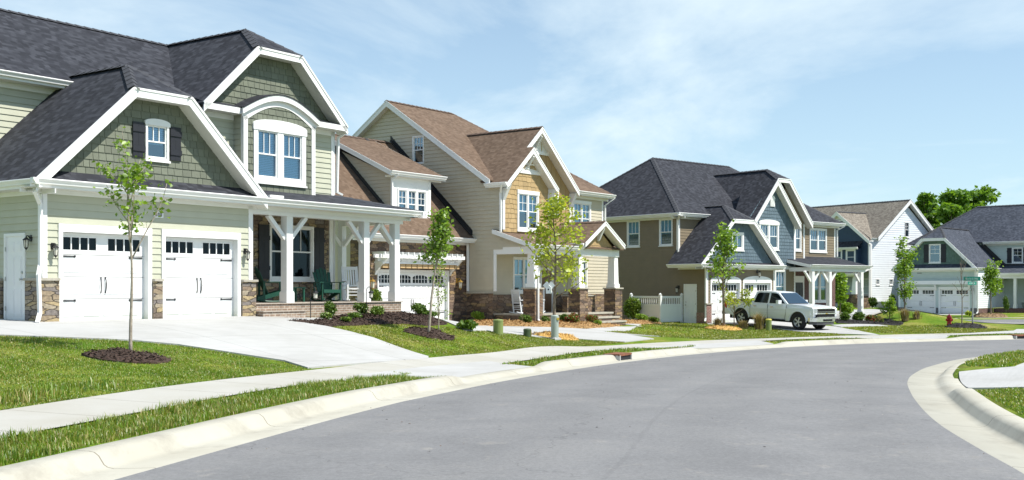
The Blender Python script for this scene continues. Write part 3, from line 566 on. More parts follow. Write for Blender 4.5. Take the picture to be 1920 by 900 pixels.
# sidewalk strip along the left kerb
def strip(name, base, N, S, d0, d1, zf, mat, sel, k=6):
    rows, uv = [], []
    for p, nn, s in zip(base[sel], N[sel], S[sel]):
        ds = np.linspace(d0(s) if callable(d0) else d0, d1(s) if callable(d1) else d1, k)
        pt = [p + nn * d for d in ds]; z = zf(np.array(pt)); rows.append([(q[0], q[1], zz) for q, zz in zip(pt, z)]); uv.append([(s, d) for d in ds])
    return loft(name, rows, mat, uv)
iL = (aL[:, 1] > 3) & (aL[:, 0] < 40)
swin = lambda s: float(np.interp(s, [0, 14, 18, 45], [2.0, 2.1, 1.95, 2.3])); swout = lambda s: float(np.interp(s, [0, 14, 18, 45], [3.55, 3.6, 3.55, 3.9]))
strip('sidewalk', aL, nL, sL, swin, swout, TZ(0.012), M['walk'], iL)
def edge(d, y0, y1, n=10):
    m = [(p + nn * d) for p, nn in zip(aL, nL) if y0 <= p[1] <= y1]; ix = np.linspace(0, len(m) - 1, n).astype(int); return [tuple(m[i]) for i in ix]
for nm, ya, yb in (('driveway_apron', 20.9, 25.8), ('driveway_apron', 34.9, 40.2), ('driveway_apron', 44.9, 47.2)):
    a = edge(0.93, ya + .3, yb - .3); b = edge(2.6, ya - .5, yb + .8); cdt_sheet(nm, a + b[::-1], 0.4, TZ(0.017), M['concrete'])
# driveways
drv1 = [(-11.0, 21.6), (-10.21, 22.12), (-9.28, 22.45), (-7.86, 23.03), (-6.97, 23.12), (-6.19, 22.99), (-4.67, 22.74), (-4.05, 22.0), (-2.0, 26.6), (-2.04, 27.05), (-3.57, 28.58), (-4.8, 29.17), (-5.6, 29.75), (-5.45, 30.0), (-4.6, 31.4), (-5.1, 31.9),
        hw(H1, 8.3, -.05), hw(H1, 6.3, -.05), hw(H1, -.1, -.02), hw(H1, -.1, 3.2), hw(H1, -4.5, 3.2), hw(H1, -4.5, -1.5)]
cdt_sheet('driveway', drv1, 0.5, TZ(0.022), M['drive1'])
drv2 = [(-1.94, 34.3), (-1.39, 33.27), (0.23, 36.39), (2.13, 39.17), (4.0, 39.3), (5.4, 42.2), (4.7, 44.8), (6.09, 45.24), (5.0, 45.6), (3.75, 46.3), (6.03, 53.85), (6.7, 56.2), (5.2, 54.3), hw(H2, 7.4, -2.9), (4.68, 52.4), (3.18, 47.29), (0.89, 46.33), (-0.9, 46.0), hw(H2, -1.2, 1.9), hw(H2, -6.2, 1.98), (-6.2, 43.5), (-3.6, 38.0)]
cdt_sheet('driveway', drv2, 0.5, TZ(0.022), M['drive2'])
drv3 = [hw(H3, -.6, -.6), hw(H3, 0, -.05), hw(H3, 6.2, -.05), (16.2, 60.2), (17.3, 59.2), (17.5, 56.0), (17.0, 53.0), (16.6, 50.6), (16.4, 49.4), (14.9, 50.8), (14.34, 55.22), (13.34, 59.06), (11.78, 60.3)]
cdt_sheet('driveway', drv3, 0.5, TZ(0.022), M['drive3'])
cdt_sheet('garden_path', [(17.5, 59.0), (17.3, 60.2), (19.0, 61.2), (20.4, 61.6), (20.6, 60.8), (19.0, 60.0)], 0.5, TZ(0.024), M['concrete'])
# right-hand corner: apron and walk
cdt_sheet('driveway_apron', [tuple(p + nn * 0.93) for p, nn in zip(aR, nR) if 19.0 < p[1] < 23.2][::3] + [(10.6, 23.4), (12.5, 26.6), (15.5, 32.0), (17.5, 31.0), (13.5, 24.5), (12.0, 21.0), (8.7, 18.6)], 0.4, TZ(0.02), M['concrete'])
# cross street beyond the corner lot
cx = np.array([(16, 66), (22, 70.0), (30, 71.5), (45, 72.2), (80, 73.0)], float); cxs, cxd = smooth_line(cx, 60); cxn = normals(cxs)
def fz(o): return lambda P: Tn(P) + o
strip('road', cxs, cxn, cxd, 0.0, 7.5, fz(0.03), M['asphalt'], np.ones(60, bool))
strip('kerb', cxs, cxn, cxd, -0.5, 0.0, fz(0.10), M['kerbc'], np.ones(60, bool))
strip('kerb', cxs, cxn, cxd, 7.5, 8.1, fz(0.12), M['kerbc'], np.ones(60, bool))
cdt_sheet('driveway', [hw(H5, 0, -.05), hw(H5, -6.4, -.05), hw(H5, -9.5, -13.0), hw(H5, -3.0, -14.5)], 0.8, TZ(0.035), M['concrete'])
cdt_sheet('sidewalk', [(19.2, 50.4), (21.0, 51.6), (26, 57.5), (28.2, 62.0), (40, 66), (41, 64), (30, 59), (27, 54), (23, 51.3)], 0.6, TZ(0.02), M['concrete'])

# mulch and straw
def mound(name, poly, h, mat, label, cat='mulch bed'):
    c = np.array(poly).mean(0); pl = np.array(poly)
    def z(P):
        P = np.asarray(P); seg = np.full(len(P), 1e9)
        for i in range(len(pl)):
            a, b = pl[i], pl[(i + 1) % len(pl)]; ab = b - a; t = np.clip(((P - a) @ ab) / (ab @ ab + 1e-9), 0, 1); seg = np.minimum(seg, np.linalg.norm(P - (a + t[:, None] * ab), axis=1))
        return Tn(P) + 0.004 + h * np.clip(seg / 0.45, 0, 1) ** 0.6 + 0.02 * np.sin(P[:, 0] * 9.1 + P[:, 1] * 3.3) * np.clip(seg / 0.2, 0, 1)
    # wobble outline
    P = []
    for i in range(len(poly)):
        a, b = pl[i], pl[(i + 1) % len(pl)]; kk = max(1, int(np.linalg.norm(b - a) / 0.3))
        for j in range(kk): P.append(tuple(a + (b - a) * j / kk + rng.uniform(-.05, .05, 2)))
    o = cdt_sheet(name, P, 0.22, z, mat, kind='stuff'); tag(o, label, cat)
    r = np.random.default_rng(len(label)); x0, y0 = pl.min(0); x1, y1 = pl.max(0); n = int((x1 - x0) * (y1 - y0) * (420 if y0 < 40 else 160)); Q = np.stack([r.uniform(x0, x1, n), r.uniform(y0, y1, n)], 1); Q = Q[inside(Q, poly)]; n = len(Q); zz = z(Q) + .004
    a = r.uniform(0, 6.28, n); L = r.uniform(.025, .075, n) * (1 if y0 < 40 else 1.8); d = np.stack([np.cos(a), np.sin(a)], 1) * L[:, None]; s = np.stack([-np.sin(a), np.cos(a)], 1) * .012 * r.uniform(.6, 1.5, n)[:, None]; t = r.uniform(-.3, .6, n) * L
    V = np.stack([np.c_[Q - s, zz], np.c_[Q + s, zz + .008], np.c_[Q + d + s, zz + t + .01], np.c_[Q + d - s, zz + t]], 1).reshape(-1, 3); i = np.arange(n) * 4
    fast_mesh('chips', V, np.stack([i, i + 1, i + 2, i + 3], 1), mat, o); return o
def disc(c, r1, r2=None, ang=0, n=16):
    r2 = r2 or r1; return [(c[0] + r1 * math.cos(t) * math.cos(ang) - r2 * math.sin(t) * math.sin(ang), c[1] + r1 * math.cos(t) * math.sin(ang) + r2 * math.sin(t) * math.cos(ang)) for t in np.linspace(0, 2 * math.pi, n, endpoint=False)]
BED1 = [(-6.05, 29.5), (-4.8, 29.2), (-4.58, 29.85), (-3.87, 31.0), (-3.1, 32.2), (-2.5, 32.6), (-1.95, 33.9), (-2.3, 34.6), hw(H1, 12.9, -.05), hw(H1, 8.8, -.05), (-5.0, 31.5), (-5.35, 30.3)]
mound('mulch_bed', BED1, 0.08, M['mulch'], 'dark brown mulch bed along the brick porch of the sage house')
mound('mulch_ring', disc((-7.2, 20.75), 0.78, 0.62), 0.12, M['mulch'], 'dark bark mulch ring round the sapling on the nearest lawn', 'mulch ring')
mound('mulch_ring', [(-3.05, 30.6), (-2.9, 31.4), (-2.3, 31.8), (-1.6, 31.6), (-1.65, 30.9), (-2.3, 30.35)], 0.12, M['mulch'], 'dark mulch ring under the slim sapling beside the second driveway', 'mulch ring')
BED2 = [(-1.9, 46.4), (0.89, 46.4), (3.18, 47.5), (4.4, 51.3), hw(H2, 6.4, -2.4), hw(H2, 6.3, -1.95), hw(H2, 0, -1.95), hw(H2, -.2, 2.0), hw(H2, -.9, 1.9)]
mound('straw_bed', BED2, 0.10, M['straw'], 'orange pine straw bed before the stone porch of the beige house', 'straw bed')
mound('straw_bed', [(5.3, 54.3), (6.5, 55.3), (7.9, 58.6), (7.9, 61.0), (6.9, 62.2), (5.6, 58.4)], 0.10, M['straw'], 'pine straw bed between the porch steps and the white fence', 'straw bed')
mound('chip_ring', disc((10.75, 56.5), 0.95, 0.8), 0.16, M['gold'], 'golden wood chip ring under the tree before the taupe house', 'mulch ring')
mound('chip_ring', disc((1.5, 38.6), 0.85, 0.75), 0.16, M['gold'], 'golden wood chip mound behind the grey pedestal', 'mulch ring')
BED3 = [(18.0, 61.4), (20.2, 61.7), (22.4, 64.2), (23.4, 66.3), (22.9, 68.3), (20.5, 67.6), (18.6, 64.6)]
mound('mulch_bed', BED3, 0.08, M['mulch_black'], 'black mulch bed with shrubs at the corner of the taupe house lot')
mound('mulch_ring', disc((25.9, 63.2), 1.15, 1.0), 0.22, M['mulch_black'], 'black mulch mound under the bare sapling by the hydrant', 'mulch ring')
mound('straw_ring', disc((36.0, 83.6), 1.3, 1.1), 0.25, plain('brown straw', (0.26, 0.17, 0.09), 0.95, var=0.4, scale=10, bump=1, bscale=20), 'brown straw mound under the round sapling at the mint house', 'mulch ring')

# grass blades
def blades(name, poly, dens, h0, h1, mats, label, lean=0.75, clump=True, w=0.006, seed=1, zoff=-0.012, olive=.36):
    r = np.random.default_rng(seed); pl = np.array(poly); x0, y0 = pl.min(0); x1, y1 = pl.max(0)
    n = int((x1 - x0) * (y1 - y0) * dens); P = np.stack([r.uniform(x0, x1, n), r.uniform(y0, y1, n)], 1); P = P[inside(P, poly)]
    c = 0.5 + 0.5 * np.sin(P[:, 0] * 2.7 + 1.3 * np.sin(P[:, 1] * 1.9)) * np.sin(P[:, 1] * 3.1 + 1.1 * np.sin(P[:, 0] * 2.3))
    if clump: P = P[r.uniform(0, 1, len(P)) < 0.45 + 0.55 * c]
    c = 0.5 + 0.5 * np.sin(P[:, 0] * 2.7 + 1.3 * np.sin(P[:, 1] * 1.9)) * np.sin(P[:, 1] * 3.1 + 1.1 * np.sin(P[:, 0] * 2.3))
    n = len(P); z = Tn(P) + zoff; h = (h0 + (h1 - h0) * r.uniform(0, 1, n) ** 1.8) * (0.6 + 0.7 * c)
    a = r.uniform(0, 2 * np.pi, n); d = np.stack([np.cos(a), np.sin(a)], 1); b = np.stack([-d[:, 1], d[:, 0]], 1); ln = r.uniform(0.1, 1, n) * lean
    ww = w * r.uniform(0.7, 1.5, n)
    B0 = np.c_[P - b * ww[:, None], z]; B1 = np.c_[P + b * ww[:, None], z]
    mid = P + d * (ln * h * 0.35)[:, None]; M0 = np.c_[mid - b * ww[:, None] * .8, z + h * 0.6]; M1 = np.c_[mid + b * ww[:, None] * .8, z + h * 0.6]
    Tp = np.c_[P + d * (ln * h)[:, None], z + h * (1 - 0.25 * ln)]
    V = np.stack([B0, B1, M1, M0, Tp], 1).reshape(-1, 3); i = np.arange(n) * 5
    F = np.concatenate([np.stack([i, i + 1, i + 2], 1), np.stack([i, i + 2, i + 3], 1), np.stack([i + 3, i + 2, i + 4], 1)])
    q2 = 0.5 + 0.5 * np.sin(P[:, 0] * .9 + 2 * np.sin(P[:, 1] * .7)) * np.sin(P[:, 1] * 1.3 + 1.7 * np.sin(P[:, 0] * 1.1)); u_ = r.uniform(0, 1, n); mi = np.tile(np.where(u_ < 0.05 + .22 * q2, 2, np.where(u_ < olive + .2 * q2, 1, 0)), 3)
    o = fast_mesh(name, V, F, mats, midx=mi); tag(o, label, 'grass', kind='stuff'); return o
GB = [M['blade'], M['blade2'], M['blade3']]
V1 = edge(0.95, 3, 21.3, 16) + [(-1.9, 21.4), (-2.2, 22.2), (-2.55, 22.6)] + [tuple(p + nn * 1.98) for p, nn in zip(aL, nL) if 3 <= p[1] <= 21.8][::-10]
blades('grass', V1, 3600, 0.03, 0.13, GB, 'tall unmown grass on the verge between kerb and sidewalk', seed=2, w=0.004)
L1 = [(-11.5, 21.5), (-10.21, 22.12), (-9.28, 22.45), (-7.86, 23.0), (-6.97, 23.08), (-6.19, 22.95), (-4.67, 22.7), (-4.0, 22.1)] + [tuple(p + nn * (swout(s) + .02)) for p, nn, s in zip(aL, nL, sL) if 9 < p[1] < 20.9][::-10] + [(-13, 12)]
blades('grass', L1, 2600, 0.015, 0.048, GB, 'short patchy lawn before the sage house garage', seed=3, w=0.0045)
blades('grass', [(-7.2, 14.4), (-6.5, 14.2), (-5.8, 17.0), (-6.3, 17.4)], 300, 0.1, 0.24, GB, 'long grass tufts along the sidewalk edge of the nearest lawn', seed=33, w=0.006)
L2 = [(-4.8, 29.17), (-2.04, 27.05), (-0.29, 30.61), (1.29, 33.58), (4.1, 39.5), (2.13, 39.17), (0.23, 36.39), (-1.39, 33.2), (-1.92, 33.35), (-2.5, 32.55), (-3.1, 32.22), (-3.87, 30.93), (-4.58, 29.79)]
blades('grass', L2, 1300, 0.015, 0.05, GB, 'sloping lawn between the first and second driveways', seed=4, w=0.008, olive=.75)
V2p = edge(0.96, 25.9, 34.6) + [(6.3, 38.1)] + edge(1.92, 25.6, 35.5)[::-1]
blades('grass', V2p, 700, 0.03, 0.11, GB, 'narrow grass verge before the beige house', seed=5, w=0.009)
V3p = edge(0.96, 40.3, 45.0) + edge(1.95, 40.5, 45.0)[::-1]
blades('grass', V3p, 400, 0.03, 0.10, GB, 'thin grass verge before the taupe house', seed=6, w=0.012)
V4p = edge(0.96, 47.3, 53) + edge(1.95, 47.3, 53)[::-1]
blades('grass', V4p, 250, 0.03, 0.10, GB, 'thin grass verge past the second storm drain', seed=16, w=0.012)
L3 = [(3.75, 46.4), (6.03, 53.85), (8.22, 60.9), (10.0, 60.2), (11.78, 60.2), (13.34, 59.0), (14.3, 55.22), (14.97, 50.95), (11.13, 48.23), (7.32, 45.25), (6.09, 45.3), (4.7, 44.9)]
L3 = [(6.03, 53.85), (8.22, 60.9), (10.0, 60.2), (11.78, 60.2), (13.34, 59.0), (14.3, 55.22), (15.0, 51.0)] + [tuple(p + nn * (swout(s) - .02)) for p, nn, s in zip(aL, nL, sL) if 40.4 < p[1] < 45.4][::-8] + [(4.9, 45.6), (3.9, 46.4)]
blades('grass', L3, 260, 0.03, 0.08, GB, 'front lawn of the taupe house', seed=7, w=0.013, olive=.8)
L4 = [(17.55, 59.0), (20.4, 60.6), (23.16, 64.6), (26.5, 65.5), (27.5, 62.0), (26.0, 58.0), (22.8, 53.9), (19.69, 52.03), (17.6, 52.4)]
blades('grass', L4, 220, 0.03, 0.08, GB, 'corner lawn around the red hydrant', seed=8, w=0.014, olive=.85)
LR = [tuple(p + nn * 0.96) for p, nn in zip(aR, nR) if 8 < p[1] < 18.6][::6] + [(7.5, 18.3), (8.67, 18.75), (14, 21), (16, 14), (12, 8)]
blades('grass', LR, 2000, 0.015, 0.05, GB, 'mown grass on the right hand corner nearest the camera', seed=9, w=0.006)
LI = [(9.9, 24.1), (10.6, 23.6), (12.5, 26.8), (15.5, 32.2), (16.5, 34.0), (14.6, 32.4), (12.2, 28.9), (10.6, 26.0)]
blades('grass', LI, 900, 0.02, 0.08, GB, 'wedge of grass beyond the corner apron on the right', seed=10, w=0.008)

# ------------------------------------------------------------------ house kit (local x = along the front, y = into the house, z = world height)
class Pl:
    def __init__(s, o, da, n): s.o, s.da, s.n = o, da, n
    def P(s, a, z, out=0.0): return (s.o[0] + s.da[0] * a + s.n[0] * out, s.o[1] + s.da[1] * a + s.n[1] * out, z)
def front(v): return Pl((0, v), (1, 0), (0, -1))
def back(v): return Pl((0, v), (1, 0), (0, 1))
def left(u): return Pl((u, 0), (0, 1), (-1, 0))
def right(u): return Pl((u, 0), (0, 1), (1, 0))

SPLIT = {'stone_veneer', 'corner_trim', 'stone_cap', 'eave_trim', 'brick_pier', 'flashing', 'garage_pergola', 'side_wall'}
def islands(mb):
    n = len(mb.f); bb = np.array([[np.min([mb.v[i] for i in f], 0), np.max([mb.v[i] for i in f], 0)] for f in mb.f]); par = list(range(n))
    def find(i):
        while par[i] != i: par[i] = par[par[i]]; i = par[i]
        return i
    for i in range(n):
        hit = np.nonzero((bb[i, 0] <= bb[:, 1] + .004).all(1) & (bb[i, 1] >= bb[:, 0] - .004).all(1))[0]
        for j in hit: par[find(i)] = find(int(j))
    g = {}
    for i in range(n): g.setdefault(find(i), []).append(i)
    out = []
    for ix in g.values():
        q = MB()
        for i in ix: q.poly([mb.v[k] for k in mb.f[i]], mb.m[i])
        out.append(q)
    return out

class House:
    def __init__(s, name, H, z0, label, cat='house'):
        s.z0 = z0; s.root = empty(name, (H[0][0], H[0][1], z0), R(90 - H[1]), label, cat)
    def part(s, mb, name, mats, parent=None, **k):
        if name in SPLIT:
            last = None
            for q in islands(mb): last = q.build(name, mats, parent or s.root, z0=s.z0, **k)
            return last
        return mb.build(name, mats, parent or s.root, z0=s.z0, **k)

def bx(mb, pl, a0, a1, z0, z1, o0, o1, m=0):
    P = pl.P; f = [P(a0, z0, o1), P(a1, z0, o1), P(a1, z1, o1), P(a0, z1, o1)]
    vec = Vector(P(a0, z0, o0)) - Vector(P(a0, z0, o1)); mb.prism(f, vec, m)

def wall_cells(poly, holes, z0, z1):
    """convex poly cut to the band z0..z1 minus rectangular holes -> list of convex polys"""
    c = clip(clip(poly, 1, z0, False), 1, z1, True)
    if area(c) < 1e-5: return []
    a0 = min(p[0] for p in c); a1 = max(p[0] for p in c)
    iv = [(a0, a1)]; zm = (z0 + z1) / 2
    for h0, h1, k0, k1 in holes:
        if k0 < zm < k1:
            nv = []
            for s, e in iv:
                if h1 <= s or h0 >= e: nv.append((s, e))
                else:
                    if h0 > s: nv.append((s, h0))
                    if h1 < e: nv.append((h1, e))
            iv = nv
    out = []
    for s, e in iv:
        q = clip(clip(c, 0, s, False), 0, e, True)
        if area(q) > 1e-5: out.append(q)
    return out

def bands(z0, z1, h, holes):
    zs = []; k = 0; cuts = sorted({z for q in holes for z in (q[2], q[3])})
    z = z0
    while z < z1 - 1e-6:
        t = min(z + h, z1); seg = [z] + [c for c in cuts if z + 1e-4 < c < t - 1e-4] + [t]
        for i in range(len(seg) - 1): zs.append((seg[i], seg[i + 1], z, z + h, i == 0))
        z = t
    return zs

def lap(mb, pl, poly, holes=(), h=0.163, out=0.022, m=0):
    zmin = min(p[1] for p in poly); zmax = max(p[1] for p in poly)
    for b0, b1, f0, f1, first in bands(zmin, zmax, h, holes):
        o = lambda z: 0.002 + out * (1 - (z - f0) / (f1 - f0))
        for q in wall_cells(poly, holes, b0, b1):
            mb.poly([pl.P(a, z, o(z)) for a, z in q], m)
            if first:
                lo = [p for p in q if abs(p[1] - b0) < 1e-4]
                if len(lo) >= 2:
                    s, e = min(p[0] for p in lo), max(p[0] for p in lo)
                    mb.poly([pl.P(s, b0, out), pl.P(e, b0, out), pl.P(e, b0, 0), pl.P(s, b0, 0)], m)

def shakes(mb, pl, poly, holes=(), h=0.19, w0=0.14, w1=0.30, drop=0.006, out=0.02, seed=1, wave=0.0):
    rr = random.Random(seed); zmin = min(p[1] for p in poly); zmax = max(p[1] for p in poly); amin = min(p[0] for p in poly); amax = max(p[0] for p in poly)
    for q in wall_cells_all(poly, holes): mb.poly([pl.P(a, z, 0.0) for a, z in q], 0)
    z = zmin
    while z < zmax:
        a = amin - rr.uniform(0, w1)
        while a < amax:
            w = rr.uniform(w0, w1); d = rr.uniform(0, drop) + wave * rr.uniform(0, 1); mi = rr.choice((0, 1, 1, 1, 2))
            g = 0.006; cell = [(a + g, z - d), (a + w - g, z - d * (1 if not wave else rr.uniform(0, 1))), (a + w - g, z + h), (a + g, z + h)]
            c = cell
            c = clip_convex(c, poly)
            for cc in ([c] if len(c) > 2 else []):
                pcs = [cc]
                for hh in holes: pcs = [x for p_ in pcs for x in minus_rect(p_, hh)]
                for p_ in pcs:
                    if area(p_) < 2e-4: continue
                    o = lambda zz: 0.004 + out * (1 - max(0, min(1, (zz - z) / h)))
                    f = [pl.P(x, y, o(y)) for x, y in p_]; bb = [pl.P(x, y, 0.001) for x, y in p_]
                    mb.poly(f, mi)
                    for i in range(len(f)):
                        j = (i + 1) % len(f)
                        if p_[i][1] < z + h * .9 or p_[j][1] < z + h * .9: mb.poly([f[j], f[i], bb[i], bb[j]], mi)
            a += w
        z += h

def minus_rect(p, r):
    a0, a1, z0, z1 = r; out = []
    xs = [q[0] for q in p]; ys = [q[1] for q in p]
    if max(xs) <= a0 or min(xs) >= a1 or max(ys) <= z0 or min(ys) >= z1: return [p]
    L = clip(p, 0, a0, True); Rr = clip(p, 0, a1, False); mid = clip(clip(p, 0, a0, False), 0, a1, True)
    out += [x for x in (L, Rr, clip(mid, 1, z0, True) if len(mid) > 2 else [], clip(mid, 1, z1, False) if len(mid) > 2 else []) if len(x) > 2 and area(x) > 1e-6]
    return out

def clip_convex(p, poly):
    # orientation ccw
    s = sum(poly[i][0] * poly[(i + 1) % len(poly)][1] - poly[(i + 1) % len(poly)][0] * poly[i][1] for i in range(len(poly)))
    pl = poly if s > 0 else poly[::-1]
    for i in range(len(pl)):
        (x1, y1), (x2, y2) = pl[i], pl[(i + 1) % len(pl)]
        f = lambda q: (x2 - x1) * (q[1] - y1) - (y2 - y1) * (q[0] - x1)
        out = []
        for k in range(len(p)):
            a, b = p[k], p[(k + 1) % len(p)]; fa, fb = f(a), f(b)
            if fa >= 0: out.append(a)
            if (fa >= 0) != (fb >= 0):
                t = fa / (fa - fb); out.append((a[0] + (b[0] - a[0]) * t, a[1] + (b[1] - a[1]) * t))
        p = out
        if len(p) < 3: return []
    return p

def wall_cells_all(poly, holes):
    zs = sorted({min(p[1] for p in poly), max(p[1] for p in poly)} | {z for q in holes for z in (q[2], q[3])})
    return [c for i in range(len(zs) - 1) for c in wall_cells(poly, holes, zs[i], zs[i + 1])]

def flat(mb, pl, poly, holes=(), m=0, out=0.0):
    for q in wall_cells_all(poly, holes): mb.poly([pl.P(a, z, out) for a, z in q], m)

# windows -------------------------------------------------------------
def win(a0, a1, z0, z1, cols=1, trim=0.1, head=None, grid=(2, 1), grid_low=None, cover='blind', mull=0.1, sill=True, split=0.5, low=1.0, sash=0.045, glass='glass'):
    return dict(a0=a0, a1=a1, z0=z0, z1=z1, cols=cols, trim=trim, head=head, grid=grid, grid_low=grid_low, cover=cover, mull=mull, sill=sill, split=split, low=low, sash=sash, glass=glass)
def hole(w): return (w['a0'], w['a1'], w['z0'], w['z1'])

def window(H, pl, w, mat=None, label=None):
    mat = mat or M['white']; a0, a1, z0, z1 = w['a0'], w['a1'], w['z0'], w['z1']; t = w['trim']
    f = MB(); g = MB(); b = MB()
    O = 0.045
    bx(f, pl, a0 - t, a0, z0 - t, z1, 0, O); bx(f, pl, a1, a1 + t, z0 - t, z1, 0, O)
    bx(f, pl, a0, a1, z0 - t, z0, 0, O + .004)
    if w['sill']: bx(f, pl, a0 - t - .03, a1 + t + .03, z0 - t - .05, z0 - t + .002, 0, O + .03)
    if w['head'] == 'arch':
        n = 10; am = (a0 + a1) / 2; hw_ = (a1 - a0) / 2 + t + .03; rise = 0.12 * hw_ + .05
        top = [(am + hw_ * math.cos(math.pi * i / n), z1 + t + .02 + rise * math.sin(math.pi * i / n)) for i in range(n + 1)]
        pts = [(am - hw_, z1)] + [(am + hw_, z1)] + top
        F = [pl.P(a, z, O + .02) for a, z in [(am - hw_, z1), (am + hw_, z1)] + top]
        f.prism(F, Vector(pl.P(0, 0, 0)) - Vector(pl.P(0, 0, O + .02)), 0)
    else:
        bx(f, pl, a0 - t - (.02 if w['head'] else 0), a1 + t + (.02 if w['head'] else 0), z1, z1 + t * (1.5 if w['head'] else 1), 0, O + (.02 if w['head'] else 0.002))
    n = w['cols']; mu = w['mull'] if n > 1 else 0; cw = (a1 - a0 - mu * (n - 1)) / n; s = w['sash']
    zm = z0 + (z1 - z0) * w['split']
    for c in range(n):
        c0 = a0 + c * (cw + mu); c1 = c0 + cw
        if c < n - 1: bx(f, pl, c1, c1 + mu, z0, z1, -.06, O - .003)
        bx(f, pl, c0, c0 + s, z0, z1, -.07, .012); bx(f, pl, c1 - s, c1, z0, z1, -.07, .012)
        bx(f, pl, c0 + s, c1 - s, z0, z0 + s, -.07, .012); bx(f, pl, c0 + s, c1 - s, z1 - s, z1, -.07, .012)
        if w['split'] < 1: bx(f, pl, c0 + s, c1 - s, zm - s / 2, zm + s / 2, -.07, .016)
        def muntins(k0, k1, gx, gy):
            for i in range(1, gx):
                x = c0 + s + (c1 - c0 - 2 * s) * i / gx; bx(f, pl, x - .011, x + .011, k0, k1, -.035, -.006)
            for i in range(1, gy):
                z = k0 + (k1 - k0) * i / gy; bx(f, pl, c0 + s, c1 - s, z - .011, z + .011, -.036, -.0055)
        if w['grid'] and w['split'] < 1: muntins(zm + s / 2, z1 - s, *w['grid'])
        if w['grid'] and w['split'] >= 1: muntins(z0 + s, z1 - s, *w['grid'])
        if w['grid_low']: muntins(z0 + s, zm - s / 2, *w['grid_low'])
        g.poly([pl.P(c0 + s, z0 + s, -.03), pl.P(c1 - s, z0 + s, -.03), pl.P(c1 - s, z1 - s, -.03), pl.P(c0 + s, z1 - s, -.03)])
        # room behind
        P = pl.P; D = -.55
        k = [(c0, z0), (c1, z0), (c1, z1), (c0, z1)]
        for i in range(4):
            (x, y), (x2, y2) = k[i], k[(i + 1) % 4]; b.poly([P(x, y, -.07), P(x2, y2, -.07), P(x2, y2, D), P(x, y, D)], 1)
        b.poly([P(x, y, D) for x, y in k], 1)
        if w['cover'] == 'blind':
            zb = z0 + s + (z1 - z0 - 2 * s) * (1 - w['low'])
            z = z1 - s - .02
            while z > zb:
                b.poly([P(c0 + s, z, -.085), P(c1 - s, z, -.085), P(c1 - s, z - .042, -.11), P(c0 + s, z - .042, -.11)], 0); z -= .052
        elif w['cover'] == 'curtain':
            x = c0 + s; k = 0; kk = 14
            for i in range(kk):
                xa = c0 + s + (c1 - c0 - 2 * s) * i / kk; xb = c0 + s + (c1 - c0 - 2 * s) * (i + 1) / kk; da = -.10 - .03 * (i % 2); db = -.10 - .03 * ((i + 1) % 2)
                zb = z0 + (z1 - z0) * (1 - w['low'])
                b.poly([P(xa, zb, da), P(xb, zb, db), P(xb, z1, db), P(xa, z1, da)], 0)
    fr = H.part(f, 'window', mat)
    H.part(g, 'pane', M[w.get('glass', 'glass')], fr); H.part(b, {'blind': 'blind', 'curtain': 'curtain'}.get(w['cover'], 'recess'), [M['curtain'] if w['cover'] == 'curtain' else M['blind'], M['dark']], fr)
    return fr

def shutter(H, pl, a0, a1, z0, z1):
    mb = MB(); bx(mb, pl, a0, a1, z0, z1, .02, .05)
    for k in (0.16, 0.72):
        z = z0 + (z1 - z0) * k; bx(mb, pl, a0 - .015, a1 + .015, z, z + .13, .05, .075)
    bx(mb, pl, (a0 + a1) / 2 - .006, (a0 + a1) / 2 + .006, z0 + .005, z1 - .005, .045, .053)
    return H.part(mb, 'shutter', M['shutter'])

def offset(path, h):
    n = len(path); out = []
    nr = []
    for i in range(n - 1):
        dx_, dz = path[i + 1][0] - path[i][0], path[i + 1][1] - path[i][1]; L = math.hypot(dx_, dz); nr.append((dz / L, -dx_ / L, dx_ / L, dz / L))
    for i in range(n):
        if i == 0 or i == n - 1:
            q = nr[0 if i == 0 else -1]; c = abs(q[2]); out.append((path[i][0], path[i][1] - h / max(c, .3)))
        else:
            a, b = nr[i - 1], nr[i]; mx_, mz = a[0] + b[0], a[1] + b[1]; L = math.hypot(mx_, mz); mx_, mz = mx_ / L, mz / L; k = h / (mx_ * a[0] + mz * a[1]); out.append((path[i][0] + mx_ * k, path[i][1] + mz * k))
    return out

def rake(H, pl, path, over, h=0.22, name='gable_trim', soffit=True, end_box=0.0):
    mb = MB(); low = offset(path, h); P = pl.P; t = 0.035
    for i in range(len(path) - 1):
        a, b, c, d = path[i], path[i + 1], low[i + 1], low[i]
        mb.prism([P(*d, over), P(*c, over), P(*b, over), P(*a, over)], Vector(P(0, 0, 0)) - Vector(P(0, 0, t)), 0)
        if soffit: mb.poly([P(d[0], d[1] + .03, over - t), P(c[0], c[1] + .03, over - t), P(c[0], c[1] + .03, 0.0), P(d[0], d[1] + .03, 0.0)], 1)
    # narrow shadow board on top
    up = offset(path, 0.055)
    for i in range(len(path) - 1):
        a, b, c, d = path[i], path[i + 1], up[i + 1], up[i]
        mb.prism([P(*d, over + .02), P(*c, over + .02), P(*b, over + .02), P(*a, over + .02)], Vector(P(0, 0, 0)) - Vector(P(0, 0, .019)), 0)
    return H.part(mb, name, [M['white'], M['offwhite']])

